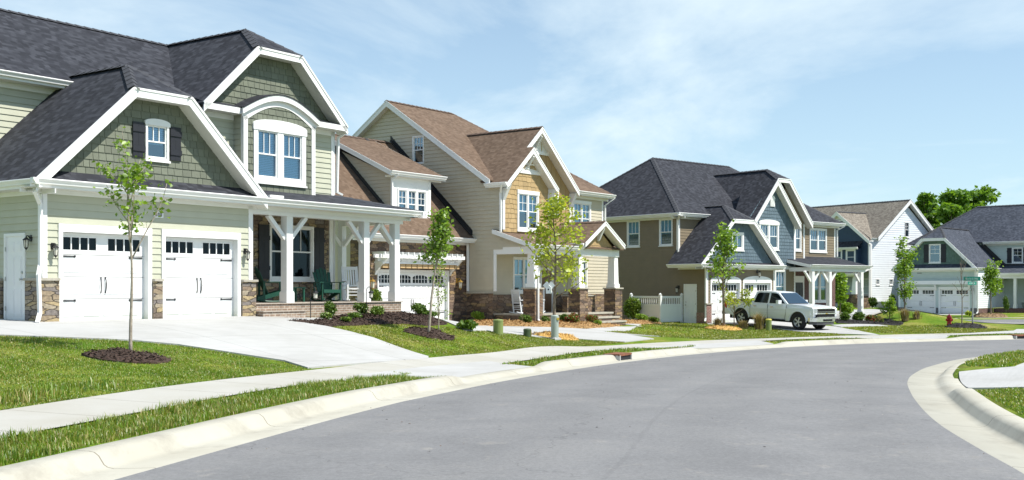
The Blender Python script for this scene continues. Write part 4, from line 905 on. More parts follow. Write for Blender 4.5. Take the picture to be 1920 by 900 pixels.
def gutter(H, p, q, z, out, name='gutter', soffit=0.0, frieze=None):
    """p,q (u,v) ends along the eave edge; out = unit outward (u,v)"""
    mb = MB(); o = Vector((out[0], out[1], 0)); P, Q = Vector((*p, z)), Vector((*q, z))
    prof = [(0, 0), (.125, .0), (.135, -.02), (.12, -.045), (.085, -.085), (.075, -.125), (0, -.125)]
    mb.prism([P + o * a + Vector((0, 0, b)) for a, b in prof], Q - P, 0)
    prof = [(-.02, -.125), (.0, -.125), (.0, -.20), (-.02, -.20)]
    mb.prism([P + o * a + Vector((0, 0, b)) for a, b in prof], Q - P, 0)
    if soffit:
        a = [P + Vector((0, 0, -.20)), Q + Vector((0, 0, -.20)), Q - o * soffit + Vector((0, 0, -.20)), P - o * soffit + Vector((0, 0, -.20))]; mb.poly(a, 1)
        if frieze:
            F = [P - o * (soffit - .03) + Vector((0, 0, -.20)), P - o * (soffit) + Vector((0, 0, -.20)), P - o * soffit + Vector((0, 0, -.20 - frieze)), P - o * (soffit - .03) + Vector((0, 0, -.20 - frieze))]
            mb.prism(F, Q - P, 0)
    return H.part(mb, name, [M['white'], M['offwhite']])

def roof(H, planes, mat, name='roof', caps=(), capmat=None, th=0.05, parent=None):
    mb = MB()
    for p in planes: mb.prism(p, (0, 0, -th), 0)
    for a, b in caps:
        a, b = Vector(a) + Vector((0, 0, .02)), Vector(b) + Vector((0, 0, .02)); d = (b - a).normalized(); x = d.cross(Vector((0, 0, 1))).normalized()
        n = max(1, int((b - a).length / .3))
        for i in range(n):
            s, e = a + (b - a) * i / n, a + (b - a) * (i + 1) / n + d * .03; up = Vector((0, 0, .018))
            s = s + up; drop = Vector((0, 0, .09))
            mb.poly([s + x * .15 - drop, s, e, e + x * .15 - drop], 1); mb.poly([s, s - x * .15 - drop, e - x * .15 - drop, e], 1)
    return H.part(mb, name, [mat, capmat or M['cap']], parent)

def downspout(H, pts, r=0.04, name='downspout'):
    mb = MB()
    for i in range(len(pts) - 1):
        a, b = Vector(pts[i]), Vector(pts[i + 1]); d = (b - a).normalized(); mb.bar(a - d * .02, b + d * .02, .085, .065)
    return H.part(mb, name, M['white'], bevel=.012)

def garage_door(H, pl, a0, a1, z0, z1, style='rect', groups=2, panes=4, rec=-0.14, hinges=True, arch=0.0, trim=0.11, carriage=False, handle_a=None):
    fr = MB(); P = pl.P
    bx(fr, pl, a0 - trim, a0, z0, z1, 0, .045); bx(fr, pl, a1, a1 + trim, z0, z1, 0, .045)
    if arch:
        n = 10; am = (a0 + a1) / 2; hw_ = (a1 - a0) / 2 + trim
        top = [(am + hw_ * math.cos(math.pi * i / n), z1 + trim + arch * math.sin(math.pi * i / n)) for i in range(n + 1)]
        F = [P(a, z, .05) for a, z in [(am - hw_, z1), (am + hw_, z1)] + top]; fr.prism(F, Vector(P(0, 0, 0)) - Vector(P(0, 0, .05)), 0)
    else: bx(fr, pl, a0 - trim - .0, a1 + trim + .0, z1, z1 + trim * 1.7, 0, .05)
    # jambs
    bx(fr, pl, a0 - .03, a0, z0, z1, rec - .02, 0); bx(fr, pl, a1, a1 + .03, z0, z1, rec - .02, 0); bx(fr, pl, a0 - .03, a1 + .03, z1, z1 + .03, rec - .02, 0)
    H.part(fr, 'door_frame', M['white'], bevel=.006)
    d = MB(); H4_ = (z1 - z0) / 4
    wz0, wz1 = z0 + 3 * H4_ + .10, z1 - .10
    W = a1 - a0; gw = (W - .10 * (groups + 1) - .04) / groups
    groups_a = [(a0 + .12 + g * (gw + .10), a0 + .12 + g * (gw + .10) + gw) for g in range(groups)]
    if groups == 2: groups_a = [(a0 + .10, a0 + W * .43), (a0 + W * .555, a1 - .11)]
    for k in range(4):
        b0, b1 = z0 + k * H4_ + .006, z0 + (k + 1) * H4_ - .006
        holes = [(g0, g1, wz0, wz1) for g0, g1 in groups_a] if k == 3 else []
        for q in wall_cells_all([(a0, b0), (a1, b0), (a1, b1), (a0, b1)], holes): d.prism([P(x, z, rec) for x, z in q], Vector(P(0, 0, 0)) - Vector(P(0, 0, .04)), 0)
        if k < 3 and not carriage:
            for i in range(2 * groups):
                x0 = a0 + .12 + i * (W - .2) / (2 * groups); x1 = x0 + (W - .2) / (2 * groups) - .10
                bx(d, pl, x0, x1, b0 + .10, b1 - .10, rec, rec + .012); bx(d, pl, x0 + .05, x1 - .05, b0 + .14, b1 - .14, rec + .012, rec + .018)
        if carriage:
            x = a0 + .05
            while x < a1 - .05:
                if k in (1, 2): bx(d, pl, x, x + .24, b0 + .03, b1 - .03, rec, rec + .014)
                x += .262
    dr = H.part(d, 'garage_door', M['white2'], bevel=.004)
    g = MB(); f = MB(); bk = MB()
    for g0, g1 in groups_a:
        bk.poly([P(g0 - .01, wz0 - .01, rec - .05), P(g1 + .01, wz0 - .01, rec - .05), P(g1 + .01, wz1 + .01, rec - .05), P(g0 - .01, wz1 + .01, rec - .05)], 0)
        pw = (g1 - g0) / panes
        for i in range(panes + 1):
            x = g0 + i * pw; bx(f, pl, x - .014, x + .014, wz0, wz1, rec - .02, rec + .008)
        bx(f, pl, g0 - .014, g1 + .014, wz0 - .014, wz0 + .014, rec - .02, rec + .009); bx(f, pl, g0 - .014, g1 + .014, wz1 - .014, wz1 + .014, rec - .02, rec + .009)
        if carriage or style == 'grid': bx(f, pl, g0, g1, (wz0 + wz1) / 2 - .01, (wz0 + wz1) / 2 + .01, rec - .02, rec + .007)
        if carriage:
            n = 8; am = (g0 + g1) / 2; hw_ = (g1 - g0) / 2
            for sgn in (-1, 1):
                ar = [(am + sgn * hw_, wz1)] + [(am + sgn * hw_ * math.cos(math.pi / 2 * i / n), wz1 - .14 + .14 * math.sin(math.pi / 2 * i / n)) for i in range(n)] + [(am, wz1)]
                f.prism([P(x, z, rec + .011) for x, z in ar], Vector(P(0, 0, 0)) - Vector(P(0, 0, .02)), 0)
        g.poly([P(g0, wz0, rec - .015), P(g1, wz0, rec - .015), P(g1, wz1, rec - .015), P(g0, wz1, rec - .015)], 0)
    H.part(f, 'window_grid', M['white2'], dr); H.part(g, 'pane', M['glass_dark'], dr); H.part(bk, 'window_recess', M['dark'], dr)
    if hinges:
        for zz in (wz0 - .14, z0 + .5 * H4_ + .22):
            for a, sg in ((a0 + .06, 1), (a1 - .06, -1)):
                h = MB(); h.prism([P(a, zz - .02, rec + .02), P(a + sg * .36, zz - .012, rec + .02), P(a + sg * .36, zz + .012, rec + .02), P(a, zz + .02, rec + .02)], Vector(P(0, 0, 0)) - Vector(P(0, 0, .015)), 0)
                bx(h, pl, a + sg * .36 - .02, a + sg * .36 + .02, zz - .025, zz + .025, rec, rec + .022); H.part(h, 'hinge', M['black'], dr)
        am = handle_a or (a0 + a1) / 2
        for sg in (-1, 1):
            h = MB(); zc = z0 + 1.62 * H4_; x = am + sg * .06
            h.tube([P(x, zc - .19, rec + .02), P(x + sg * .005, zc - .12, rec + .045), P(x + sg * .012, zc, rec + .055), P(x + sg * .005, zc + .12, rec + .045), P(x, zc + .19, rec + .02)], [.016, .012, .014, .012, .016], 6); H.part(h, 'handle', M['black'], dr)
    return dr

def panel_door(H, pl, a0, a1, z0, z1, mat=None, knob=1, trim=.07, glassy=False):
    f = MB(); bx(f, pl, a0 - trim, a0, z0, z1 + trim, 0, .045); bx(f, pl, a1, a1 + trim, z0, z1 + trim, 0, .045); bx(f, pl, a0, a1, z1, z1 + trim, 0, .045); bx(f, pl, a0 - trim, a1 + trim, z0 - .03, z0, 0, .05)
    fr = H.part(f, 'door_frame', M['white'])
    d = MB(); bx(d, pl, a0, a1, z0, z1, -.02, .012); W = (a1 - a0); Hh = z1 - z0
    for x0, x1 in ((.14, .44), (.56, .86)):
        for y0, y1 in ((.06, .38), (.43, .76), (.82, .93)):
            bx(d, pl, a0 + W * x0, a0 + W * x1, z0 + Hh * y0, z0 + Hh * y1, .012, .02); bx(d, pl, a0 + W * (x0 + .04), a0 + W * (x1 - .04), z0 + Hh * y0 + .04, z0 + Hh * y1 - .04, .02, .027)
    dr = H.part(d, 'door', mat or M['white2'], bevel=.005)
    k = MB(); ak = a0 + .08 if knob < 0 else a1 - .08
    c = pl.P(ak, z0 + .98, .06); k.tube([pl.P(ak, z0 + .98, .01), pl.P(ak, z0 + .98, .05), pl.P(ak, z0 + .98, .08)], [.02, .015, .032], 8); k.tube([pl.P(ak, z0 + 1.14, .01), pl.P(ak, z0 + 1.14, .035)], [.03, .03], 8); H.part(k, 'handle', M['metal'], dr)
    for hz in (.15, .5, .85):
        h = MB(); ah = a1 + .005 if knob < 0 else a0 - .005; bx(h, pl, ah - .012, ah + .012, z0 + Hh * hz - .05, z0 + Hh * hz + .05, .03, .052); H.part(h, 'hinge', M['metal'], dr)
    return dr
M['metal'] = plain('brushed metal', (0.45, 0.45, 0.44), 0.35, metal=0.9, var=0.05)
M['lampglass'] = plain('frosted lamp glass', (0.62, 0.60, 0.52), 0.3, var=0.05)

def lantern(H, pl, a, z, s=1.0, name='wall_lantern', mat=None):
    k = MB(); P = pl.P; mat = mat or M['black']
    bx(k, pl, a - .055 * s, a + .055 * s, z - .02 * s, z + .16 * s, .0, .035)
    k.tube([P(a, z + .06 * s, .03), P(a, z + .14 * s, .09), P(a, z + .13 * s, .16 * s), P(a, z + .07 * s, .17 * s)], .014, 6)
    c = P(a, 0, .17 * s)
    k.lathe([(.0, .10 * s), (.02, .09 * s), (.095 * s, .03 * s), (.10 * s, .015 * s), (.07 * s, .01 * s)], (c[0], c[1], z), 8)
    k.lathe([(.055 * s, -.19 * s), (.04 * s, -.22 * s), (.015, -.25 * s), (.0, -.27 * s)], (c[0], c[1], z), 8)
    for j in range(4):
        t = math.pi / 4 + j * math.pi / 2; k.bar((c[0] + .068 * s * math.cos(t), c[1] + .068 * s * math.sin(t), z + .015 * s), (c[0] + .05 * s * math.cos(t), c[1] + .05 * s * math.sin(t), z - .19 * s), .01)
    o = H.part(k, name, mat); g = MB(); g.lathe([(.0, .01), (.062 * s, .01), (.046 * s, -.19 * s), (0, -.19 * s)], (c[0], c[1], z), 8); H.part(g, 'lamp_glass', M['lampglass'], o); return o

def post(H, u, v, z0, z1, w=.24, base=.3, brace=(), name='porch_post', bh=.3):
    k = MB(); k.box(u - w / 2, u + w / 2, v - w / 2, v + w / 2, z0 + bh, z1); b = base
    k.box(u - b / 2, u + b / 2, v - b / 2, v + b / 2, z0, z0 + bh); k.box(u - b / 2 + .012, u + b / 2 - .012, v - b / 2 + .012, v + b / 2 - .012, z0 + bh, z0 + bh + .03)
    o = H.part(k, name, M['white'], bevel=.008)
    for dx_, dy_ in brace:
        r = MB(); L = .62; r.bar((u + dx_ * w * .45, v + dy_ * w * .45, z1 - L - .02), (u + dx_ * (w * .45 + L), v + dy_ * (w * .45 + L), z1 - .0), .12, .12); H.part(r, 'brace', M['white'], o, bevel=.006)
    return o

# ------------------------------------------------------------------ sage green house (nearest)
h = House('sage_house', H1, 0.96, 'large sage green house with two white garage doors and a brick porch')
Z0 = .96
F0, F2, F155 = front(0), front(2.0), front(1.55)
dA = (.50, 2.85, .96, 3.06); dB = (3.37, 5.72, .96, 3.06)
# garage front
mb = MB(); lap(mb, F0, [(0, 1.95), (6.25, 1.95), (6.25, 4.0), (0, 4.0)], [(dA[0] - .05, dA[1] + .05, .9, dA[3] + .05), (dB[0] - .05, dB[1] + .05, .9, dB[3] + .05)]); 
lap(mb, left(0), [(0, 1.95), (7, 1.95), (7, 4.0), (0, 4.0)], [(.63, 1.5, .9, 3.02)])
lap(mb, left(-.3), [(7, .9), (10.6, .9), (10.6, 7.1), (7, 7.1)])
lap(mb, right(6.25), [(0, 1.2), (2.0, 1.2), (2.0, 4.0), (0, 4.0)])
lap(mb, front(3.45), [(-.3, 3.9), (6.2, 3.9), (6.2, 7.1), (-.3, 7.1)])
lap(mb, left(-.3), [(3.45, 3.9), (7.0, 3.9), (7.0, 7.1), (3.45, 7.1)])
lap(mb, F2, [(6.1, 4.3), (11.5, 4.3), (11.5, 6.95), (6.1, 6.95)], [(7.5, 10.0, 4.3, 6.9)])
lap(mb, left(6.1), [(2.0, 4.3), (3.45, 4.3), (3.45, 6.95), (2.0, 6.95)])
lap(mb, right(11.5), [(2.0, .8), (10.6, .8), (10.6, 7.1), (2.0, 7.1)])
lap(mb, back(10.6), [(-.3, .8), (11.5, .8), (11.5, 7.1), (-.3, 7.1)])
for s in (left(-.3), right(11.5)): lap(mb, s, [(3.2, 7.1), (10.6, 7.1), (6.9, 9.55)])
lap(mb, left(7.35), [(1.55, 4.3), (2, 4.3), (2, 6.9), (1.55, 6.9)]); lap(mb, right(10.15), [(1.55, 4.3), (2, 4.3), (2, 6.9), (1.55, 6.9)])
h.part(mb, 'siding_wall', M['sage'])
# shakes
mb = MB(); lg_w = win(2.83, 3.42, 5.02, 5.83, trim=.055, head='arch', grid=(3, 1), mull=0, low=.55, sash=.035)
shakes(mb, F0, [(.10, 4.44), (5.90, 4.44), (3.83, 6.5), (2.17, 6.5)], [hole(lg_w)], seed=11)
shakes(mb, F2, [(6.2, 6.98), (11.35, 6.98), (9.55, 8.75), (8.0, 8.75)], [], seed=12)
bw = win(7.84, 9.62, 5.04, 6.42, cols=2, trim=.16, head='arch', grid=(3, 1), mull=.24, low=.95)
arch_pts = [(7.35 + 2.8 * i / 14, 6.72 + .52 * math.sin(math.pi * i / 14)) for i in range(15)]
shakes(mb, F155, [(7.35, 4.45), (10.15, 4.45)] + arch_pts[::-1], [hole(bw)], seed=13)
h.part(mb, 'shake_wall', M['shake_sage'])
window(h, F0, lg_w); window(h, F155, bw)
shutter(h, F0, 2.40, 2.74, 5.0, 5.86); shutter(h, F0, 3.52, 3.84, 5.0, 5.86)
# stone
mb = MB()
for a0, a1 in ((-.09, .38), (2.97, 3.25), (5.85, 6.33)): bx(mb, F0, a0, a1, .85, 1.92, 0, .09)
bx(mb, left(0), .0, .55, .85, 1.92, 0, .09); bx(mb, left(0), 1.58, 7, .85, 1.92, 0, .09); bx(mb, right(6.25), -.06, 2, 1.3, 1.92, 0, .07)
for a0, a1 in ((-.09, .38), (2.97, 3.25), (5.85, 6.33)): bx(mb, F0, a0 - (.03 if a0 < 0 else 0), a1 + (.04 if a1 > 6 else 0), 1.92, 1.98, -.02, .14, 1)
bx(mb, left(0), -.09, .55, 1.92, 1.98, -.02, .14, 1); bx(mb, left(0), 1.58, 7, 1.92, 1.98, -.02, .14, 1)
pw = win(8.78, 10.5, 2.06, 3.62, cols=1, trim=.07, head=None, grid=(4, 1), low=1.0, cover='dark', split=.52, glass='glass_dim')
flat(mb, F2, [(6.25, 1.2), (11.45, 1.2), (11.45, 4.02), (6.25, 4.02)], [hole(pw)])
h.part(mb, 'stone_veneer', [M['stone'], M['stonecap']])
pwo = window(h, F2, pw); shutter(h, F2, 8.28, 8.69, 2.03, 3.66); shutter(h, F2, 10.6, 11.02, 2.03, 3.66)
bxm = MB(); bx(bxm, F2, 6.98, 7.22, 1.85, 2.02, 0, .09); h.part(bxm, 'outlet_box', plain('grey metal box', (.25, .25, .26), .5))
# trim boards
mb = MB()
bx(mb, F0, -.02, .11, 1.98, 4.0, 0, .03); bx(mb, left(0), -.03, .11, 1.98, 4.0, 0, .03); bx(mb, F0, 6.12, 6.27, 1.98, 4.0, 0, .03)
bx(mb, F2, 11.36, 11.52, 4.4, 6.9, 0, .03); bx(mb, right(11.5), 1.97, 2.12, .9, 6.9, 0, .03)
bx(mb, F155, 7.3, 7.46, 4.4, 6.78, 0, .03); bx(mb, F155, 10.04, 10.2, 4.4, 6.78, 0, .03); bx(mb, left(7.35), 1.55, 1.66, 4.4, 6.78, 0, .03); bx(mb, right(10.15), 1.52, 1.66, 4.4, 6.78, 0, .03)
bx(mb, F2, 11.28, 11.46, 1.32, 4.0, 0, .03)
h.part(mb, 'corner_trim', M['white'])
garage_door(h, F0, *dA[:2], .97, 3.06); garage_door(h, F0, *dB[:2], .97, 3.06)
panel_door(h, left(0), .70, 1.44, .97, 2.96, knob=-1)
lantern(h, F0, .25, 2.66, .82); lantern(h, F0, 5.99, 2.70, .82); lantern(h, left(0), .42, 2.84, .82)
mb = MB(); bx(mb, F0, 3.02, 3.31, 3.52, 3.68, .015, .035); pq = h.part(mb, 'address_plaque', M['white'])
for i, k in enumerate((0, 1, 2)):
    d = MB(); x = 3.07 + i * .075
    segs = [((x, 3.56), (x, 3.64)), ((x + .035, 3.56), (x + .035, 3.64)), ((x, 3.64), (x + .035, 3.64)), ((x, 3.56), (x + .035, 3.56))][(1 if i == 0 else 0):(3 if i == 1 else 4)]
    for a, b in segs: d.bar(F0.P(a[0], a[1], .038), F0.P(b[0], b[1], .038), .012)
    h.part(d, 'numeral', M['black'], pq)
# roofs
s1 = .965; zl = lambda u: 4.22 + s1 * (u + .4); zp = lambda v: 4.22 + .22 * (v + .4)
B, C_, R1, R2 = (2.13, -.46, 6.62), (3.87, -.46, 6.62), (3.0, 1.0, 7.46), (3.0, 3.5, 7.46)
roof(h, [[(-.42, -.46, 4.2), B, R1, R2, (-.42, 3.45, 4.2)], [C_, (6.42, -.46, 4.2), (6.42, 3.45, 4.2), R2, R1], [B, C_, R1]], M['roof_charcoal'], 'garage_roof', [(B, R1), (C_, R1), (R1, (3.0, 3.42, 7.46))])
rake(h, F0, [(-.42, 4.22), (2.13, 6.62), (3.87, 6.62), (6.42, 4.22)], .46, .23)
mz_ = lambda v: 7.2 + .666 * (v - 3.05)
roof(h, [[(-.75, 3.05, 7.2), (11.75, 3.05, 7.2), (11.75, 6.85, mz_(6.85)), (-.75, 6.85, mz_(6.85))], [(11.75, 10.65, 7.2), (-.75, 10.65, 7.2), (-.75, 6.85, mz_(6.85)), (11.75, 6.85, mz_(6.85))]], M['roof_charcoal'], 'main_roof', [((-.75, 6.85, mz_(6.85)), (11.75, 6.85, mz_(6.85)))])
rake(h, right(11.5), [(3.05, 7.2), (6.85, mz_(6.85)), (10.65, 7.2)], .25, .2); rake(h, left(-.3), [(3.05, 7.2), (6.85, mz_(6.85)), (10.65, 7.2)], .45, .2)
B, C_, R1 = (7.87, 1.54, 8.88), (9.68, 1.54, 8.88), (8.775, 3.1, 9.75)
R2 = (8.775, 7.0, 9.75)
roof(h, [[(5.88, 1.54, 6.96), B, R1, R2, (5.88, 2.9, 6.96)], [C_, (11.67, 1.54, 6.96), (11.67, 3.2, 6.96), R2, R1], [B, C_, R1]], M['roof_charcoal'], 'gable_roof', [(B, R1), (C_, R1), (R1, (8.775, 6.8, 9.75))])
rake(h, F2, [(5.88, 6.98), (7.87, 8.88), (9.68, 8.88), (11.67, 6.98)], .46, .21)
# eave return under the upper gable and the eyebrow over the bay
mb = MB()
for a0, a1 in ((5.92, 7.32), (10.18, 11.64)):
    bx(mb, F2, a0, a1, 6.80, 6.97, .41, .46); mb.poly([F2.P(a0, 6.80, .44), F2.P(a1, 6.80, .44), F2.P(a1, 6.80, 0), F2.P(a0, 6.80, 0)], 1); bx(mb, F2, max(a0, 6.1), min(a1, 11.5), 6.66, 6.8, 0, .03)
n = 16; A = [(7.2 + 3.1 * i / n, 6.80 + .56 * math.sin(math.pi * i / n)) for i in range(n + 1)]; F14 = front(1.42)
for i in range(n):
    (a, z), (a2, z2) = A[i], A[i + 1]
    mb.prism([F14.P(a, z, 0), F14.P(a2, z2, 0), F14.P(a2, z2 + .19, 0), F14.P(a, z + .19, 0)], (0, .04, 0), 0)
    mb.poly([F14.P(a, z + .01, -.03), F14.P(a2, z2 + .01, -.03), F14.P(a2, z2 + .01, -.14), F14.P(a, z + .01, -.14)], 1)
    bz, bz2 = z - .02, z2 - .02
    mb.prism([F155.P(a * .9 + 8.75 * .1, bz - .15, .03), F155.P(a2 * .9 + 8.75 * .1, bz2 - .15, .03), F155.P(a2, bz2 + .06, .03), F155.P(a, bz + .06, .03)], (0, .028, 0), 0)
h.part(mb, 'eave_trim', [M['white'], M['offwhite']])
pl_ = []
for i in range(n):
    (a, z), (a2, z2) = A[i], A[i + 1]; pl_.append([(a, 1.40, z + .20), (a2, 1.40, z2 + .20), (a2, 2.02, z2 + .24), (a, 2.02, z + .24)])
pl_ += [[(5.95, 1.56, 6.99), (7.25, 1.56, 6.99), (7.25, 2.0, 7.13), (5.95, 2.0, 7.13)], [(10.25, 1.56, 6.99), (11.6, 1.56, 6.99), (11.6, 2.0, 7.13), (10.25, 2.0, 7.13)]]
roof(h, pl_, M['roof_charcoal'], 'eyebrow_roof', th=.035)
# skirt and porch roof
roof(h, [[(-.35, -.42, 4.215), (6.4, -.42, 4.215), (6.4, .02, 4.49), (-.1, .02, 4.49)], [(6.35, -.42, 4.215), (12.95, -.42, 4.215), (11.5, 2.0, zp(2.0)), (6.35, 2.0, zp(2.0))], [(12.95, -.42, 4.215), (12.95, 2.9, 4.215), (11.5, 2.9, zp(2.0)), (11.5, 2.0, zp(2.0))]], M['roof_charcoal'], 'porch_roof', [((12.95, -.42, 4.215), (11.5, 2.0, zp(2.0)))], th=.045)
mb = MB(); bx(mb, F0, 6.5, 7.0, 4.24, 4.31, .30, .47); h.part(mb, 'gutter_guard', M['white'])
gutter(h, (-.55, -.42), (12.95, -.42), 4.215, (0, -1), soffit=.42, frieze=.10)
gutter(h, (-.42, -.55), (-.42, 7.0), 4.2, (-1, 0), soffit=.42, frieze=.10)
gutter(h, (-.6, 3.05), (3.3, 3.05), 7.2, (0, -1), soffit=.40, frieze=.14)
gutter(h, (12.95, -.55), (12.95, 2.9), 4.215, (1, 0), soffit=.3)
mb = MB(); bx(mb, F0, -.06, 12.6, 3.94, 4.03, .0, .026); bx(mb, left(0), 0, 7, 3.94, 4.03, .0, .026); h.part(mb, 'frieze_board', M['white'])
# porch
mb = MB(); mb.box(6.36, 12.56, .04, 2.62, .75, 1.30); mb.box(6.36, 7.95, -.34, .04, .7, 1.09)
h.part(mb, 'porch_base', M['brick_tan'])
mb = MB(); mb.box(6.34, 12.6, .0, 2.62, 1.30, 1.325); mb.box(6.34, 7.98, -.37, .02, 1.09, 1.115); h.part(mb, 'porch_floor', plain('porch brick cap', (.40, .345, .29), .85, var=.12, scale=9))
mb = MB(); mb.box(6.28, 12.62, .02, .32, 3.80, 4.05); mb.box(12.32, 12.62, .32, 2.6, 3.80, 4.05); mb.poly([(6.25, 0.1, 4.03), (12.6, .1, 4.03), (12.6, 2.6, 4.03), (6.25, 2.6, 4.03)], 1); h.part(mb, 'porch_beam', [M['white'], M['offwhite']], bevel=.006)
for u, br in ((7.72, ((-1, 0), (1, 0))), (10.95, ((-1, 0), (1, 0))), (12.38, ((-1, 0), (0, 1)))): post(h, u, .17, 1.325, 3.8, brace=br)
post(h, 12.36, 2.46, 1.325, 3.8, w=.2, base=.22, brace=((0, -1), (-1, 0)))
downspout(h, [(-.36, -.30, 4.06), (-.36, -.30, 3.92), (-.09, -.07, 3.66), (-.09, -.07, 2.28), (-.17, -.13, 2.05), (-.15, -.15, 1.18), (-.30, -.30, .98)])
downspout(h, [(11.72, 1.62, 6.8), (11.62, 1.92, 6.62), (11.60, 1.96, 4.86), (11.74, 1.86, 4.78)])
downspout(h, [(12.9, .3, 4.0), (12.66, .25, 3.84)])

# ------------------------------------------------------------------ beige house with brown roof
h = House('beige_house', H2, 0.15, 'beige house with brown shingle roof, ochre front gables and stone porch piers')
mr = lambda v: 6.66 + .66 * (v - .5)
ZR = mr(6.9)
fl0 = left(0)
gw_ = win(4.78, 5.42, 7.74, 9.0, trim=.05, grid=(3, 2), cover='dark', sill=False)
mb = MB()
lap(mb, fl0, [(2.05, 1.5), (12.9, 1.5), (12.9, 6.5), (2.05, 6.5)], h=.18, out=.03); lap(mb, fl0, [(.55, 1.5), (2.05, 1.5), (2.05, 3.5), (.55, 3.5)], h=.18, out=.03); lap(mb, fl0, [(.0, 3.5), (2.05, 3.5), (2.05, 6.5), (.0, 6.5)], h=.18, out=.03)
lap(mb, fl0, [(.55, 6.5), (13.2, 6.5), (6.9, ZR - .1)], [hole(gw_)], h=.18, out=.03)
# right, back
lap(mb, right(9.9), [(.95, -.2), (12.9, -.2), (12.9, 6.5), (.95, 6.5)]); lap(mb, back(12.9), [(0, -.2), (9.9, -.2), (9.9, 6.5), (0, 6.5)])
w3 = win(7.12, 8.66, 5.12, 6.2, cols=2, trim=.1, head='flat', grid=(2, 2), cover='curtain', low=.7, mull=.08)
w3 = win(7.15, 8.62, 4.55, 6.08, cols=2, trim=.1, head='flat', grid=(2, 2), cover='curtain', low=.75, mull=.08)
lap(mb, front(.95), [(6.0, 3.2), (9.9, 3.2), (9.9, 6.5), (6.0, 6.5)], [hole(w3)])
lw = win(1.62, 3.22, 1.62, 3.12, cols=2, trim=.09, grid=(2, 1), cover='curtain', low=.55, mull=.07)
pw2 = win(6.85, 7.75, 1.70, 3.08, cols=2, trim=.09, grid=(2, 2), cover='curtain', low=.6, mull=.05)
lap(mb, front(.6), [(0, .55), (9.9, .55), (9.9, 3.9), (0, 3.9)], [hole(lw), (3.7, 4.75, .5, 2.75), hole(pw2)])
# garage block sides
lap(mb, left(-7.0), [(2.05, .1), (11.5, .1), (11.5, 3.75), (2.05, 3.75)]); lap(mb, left(-7.0), [(2.05, 3.75), (11.5, 3.75), (6.78, 8.4)])
dw = win(-4.12, -2.36, 4.95, 6.04, cols=3, trim=.07, grid=(2, 2), cover='blind', low=1, mull=.12, split=.46)
lap(mb, left(-4.55), [(2.62, 4.2), (6.6, 4.2), (6.6, 8.3), (2.62, 6.65)]); lap(mb, right(-2.05), [(2.62, 4.2), (6.6, 4.2), (6.6, 8.3), (2.62, 6.65)])
h.part(mb, 'siding_wall', M['cream'])
window(h, fl0, gw_); window(h, front(.95), w3); window(h, front(.6), lw); window(h, front(.6), pw2)
# ochre gables
wa = win(1.18, 2.62, 4.52, 6.1, cols=2, trim=.12, head='flat', grid=(2, 2), cover='curtain', low=.55, mull=.09)
mb = MB(); shakes(mb, front(0), [(.0, 4.3), (3.6, 4.3), (3.6, 6.65), (1.85, 8.1), (.0, 6.65)], [hole(wa)], h=.22, w0=.2, w1=.42, wave=.05, seed=21)
for a0, a1, z1 in ((.0, 3.6, 4.3),): pass
h.part(mb, 'scalloped_wall', M['tan_shake'])
window(h, front(0), wa)
wb = win(4.28, 4.92, 5.38, 6.16, trim=.12, grid=(2, 2), cover='curtain', split=1)
mb = MB(); flat(mb, front(.45), [(0, 3.5), (6.1, 3.5), (6.1, 6.6), (3.08, 9.2), (0, 6.6)], [hole(wb)])
a = .25
while a < 6.1:
    zt = min(9.2, 6.6 + .86 * (3.02 - abs(a - 3.08)))
    for z0_, z1_ in ([(3.5, 5.2), (6.35, zt)] if 4.15 < a < 5.05 else [(3.5, zt)]): bx(mb, front(.45), a - .02, a + .02, z0_, z1_ - .05, 0, .02)
    a += .42
lapm = MB(); lap(lapm, right(6.1), [(.45, 3.5), (1, 3.5), (1, 6.5), (.45, 6.5)]); lap(lapm, right(3.6), [(0, 3.5), (.45, 3.5), (.45, 6.5), (0, 6.5)])
h.part(mb, 'board_wall', M['tan_board']); h.part(lapm, 'side_wall', M['tan_board'])
window(h, front(.45), wb)
# gable tops
def gable_top(pl, ac, zpk, zb, half):
    k = MB(); lap(k, pl, [(ac - half, zb), (ac + half, zb), (ac, zpk)], h=.13, out=.016)
    for q in range(1): bx(k, pl, ac - half - .05, ac + half + .05, zb - .16, zb, 0.02, .06)
    bx(k, pl, ac - .05, ac + .05, zb + .1, zpk - .1, .0, .05); k.bar(pl.P(ac, zb + .12, .05), pl.P(ac, zpk - .28, .42), .09); bx(k, pl, ac - .16, ac + .16, zb + .05, zb + .16, 0, .08)
    h.part(k, 'gable_panel', M['white'])
gable_top(front(-.002), 1.8, 8.12, 7.22, 1.0); gable_top(front(.448), 3.08, 9.24, 8.3, 1.05)
rake(h, front(0), [(-.25, 6.48), (1.8, 8.27), (3.85, 6.48)], .42, .22); rake(h, front(.45), [(-.1, 6.6), (3.08, 9.40), (6.26, 6.6)], .45, .22)
for pl, aa in ((front(0), (.06, 3.62)), (front(.45), (6.1,))):
    for x in aa:
        k = MB(); k.prism([pl.P(x - .09, 6.45, .40), pl.P(x - .09, 6.25, .3), pl.P(x - .09, 5.75, .04), pl.P(x - .09, 5.72, 0), pl.P(x - .09, 6.45, 0)], Vector((.18, 0, 0)), 0); h.part(k, 'gable_bracket', M['white'])
k = MB(); bx(k, front(0), -.02, .12, 4.4, 6.4, 0, .03); bx(k, front(0), 3.5, 3.62, 4.4, 6.2, 0, .03); bx(k, front(.45), 6.0, 6.12, 4, 6.2, 0, .03); bx(k, front(.95), 9.78, 9.93, 3.5, 6.4, 0, .03); bx(k, fl0, -.02, .1, 4.4, 6.4, 0, .03); bx(k, front(2.05), -.22, -.06, 1.6, 3.8, .10, .13)
h.part(k, 'corner_trim', M['white'])
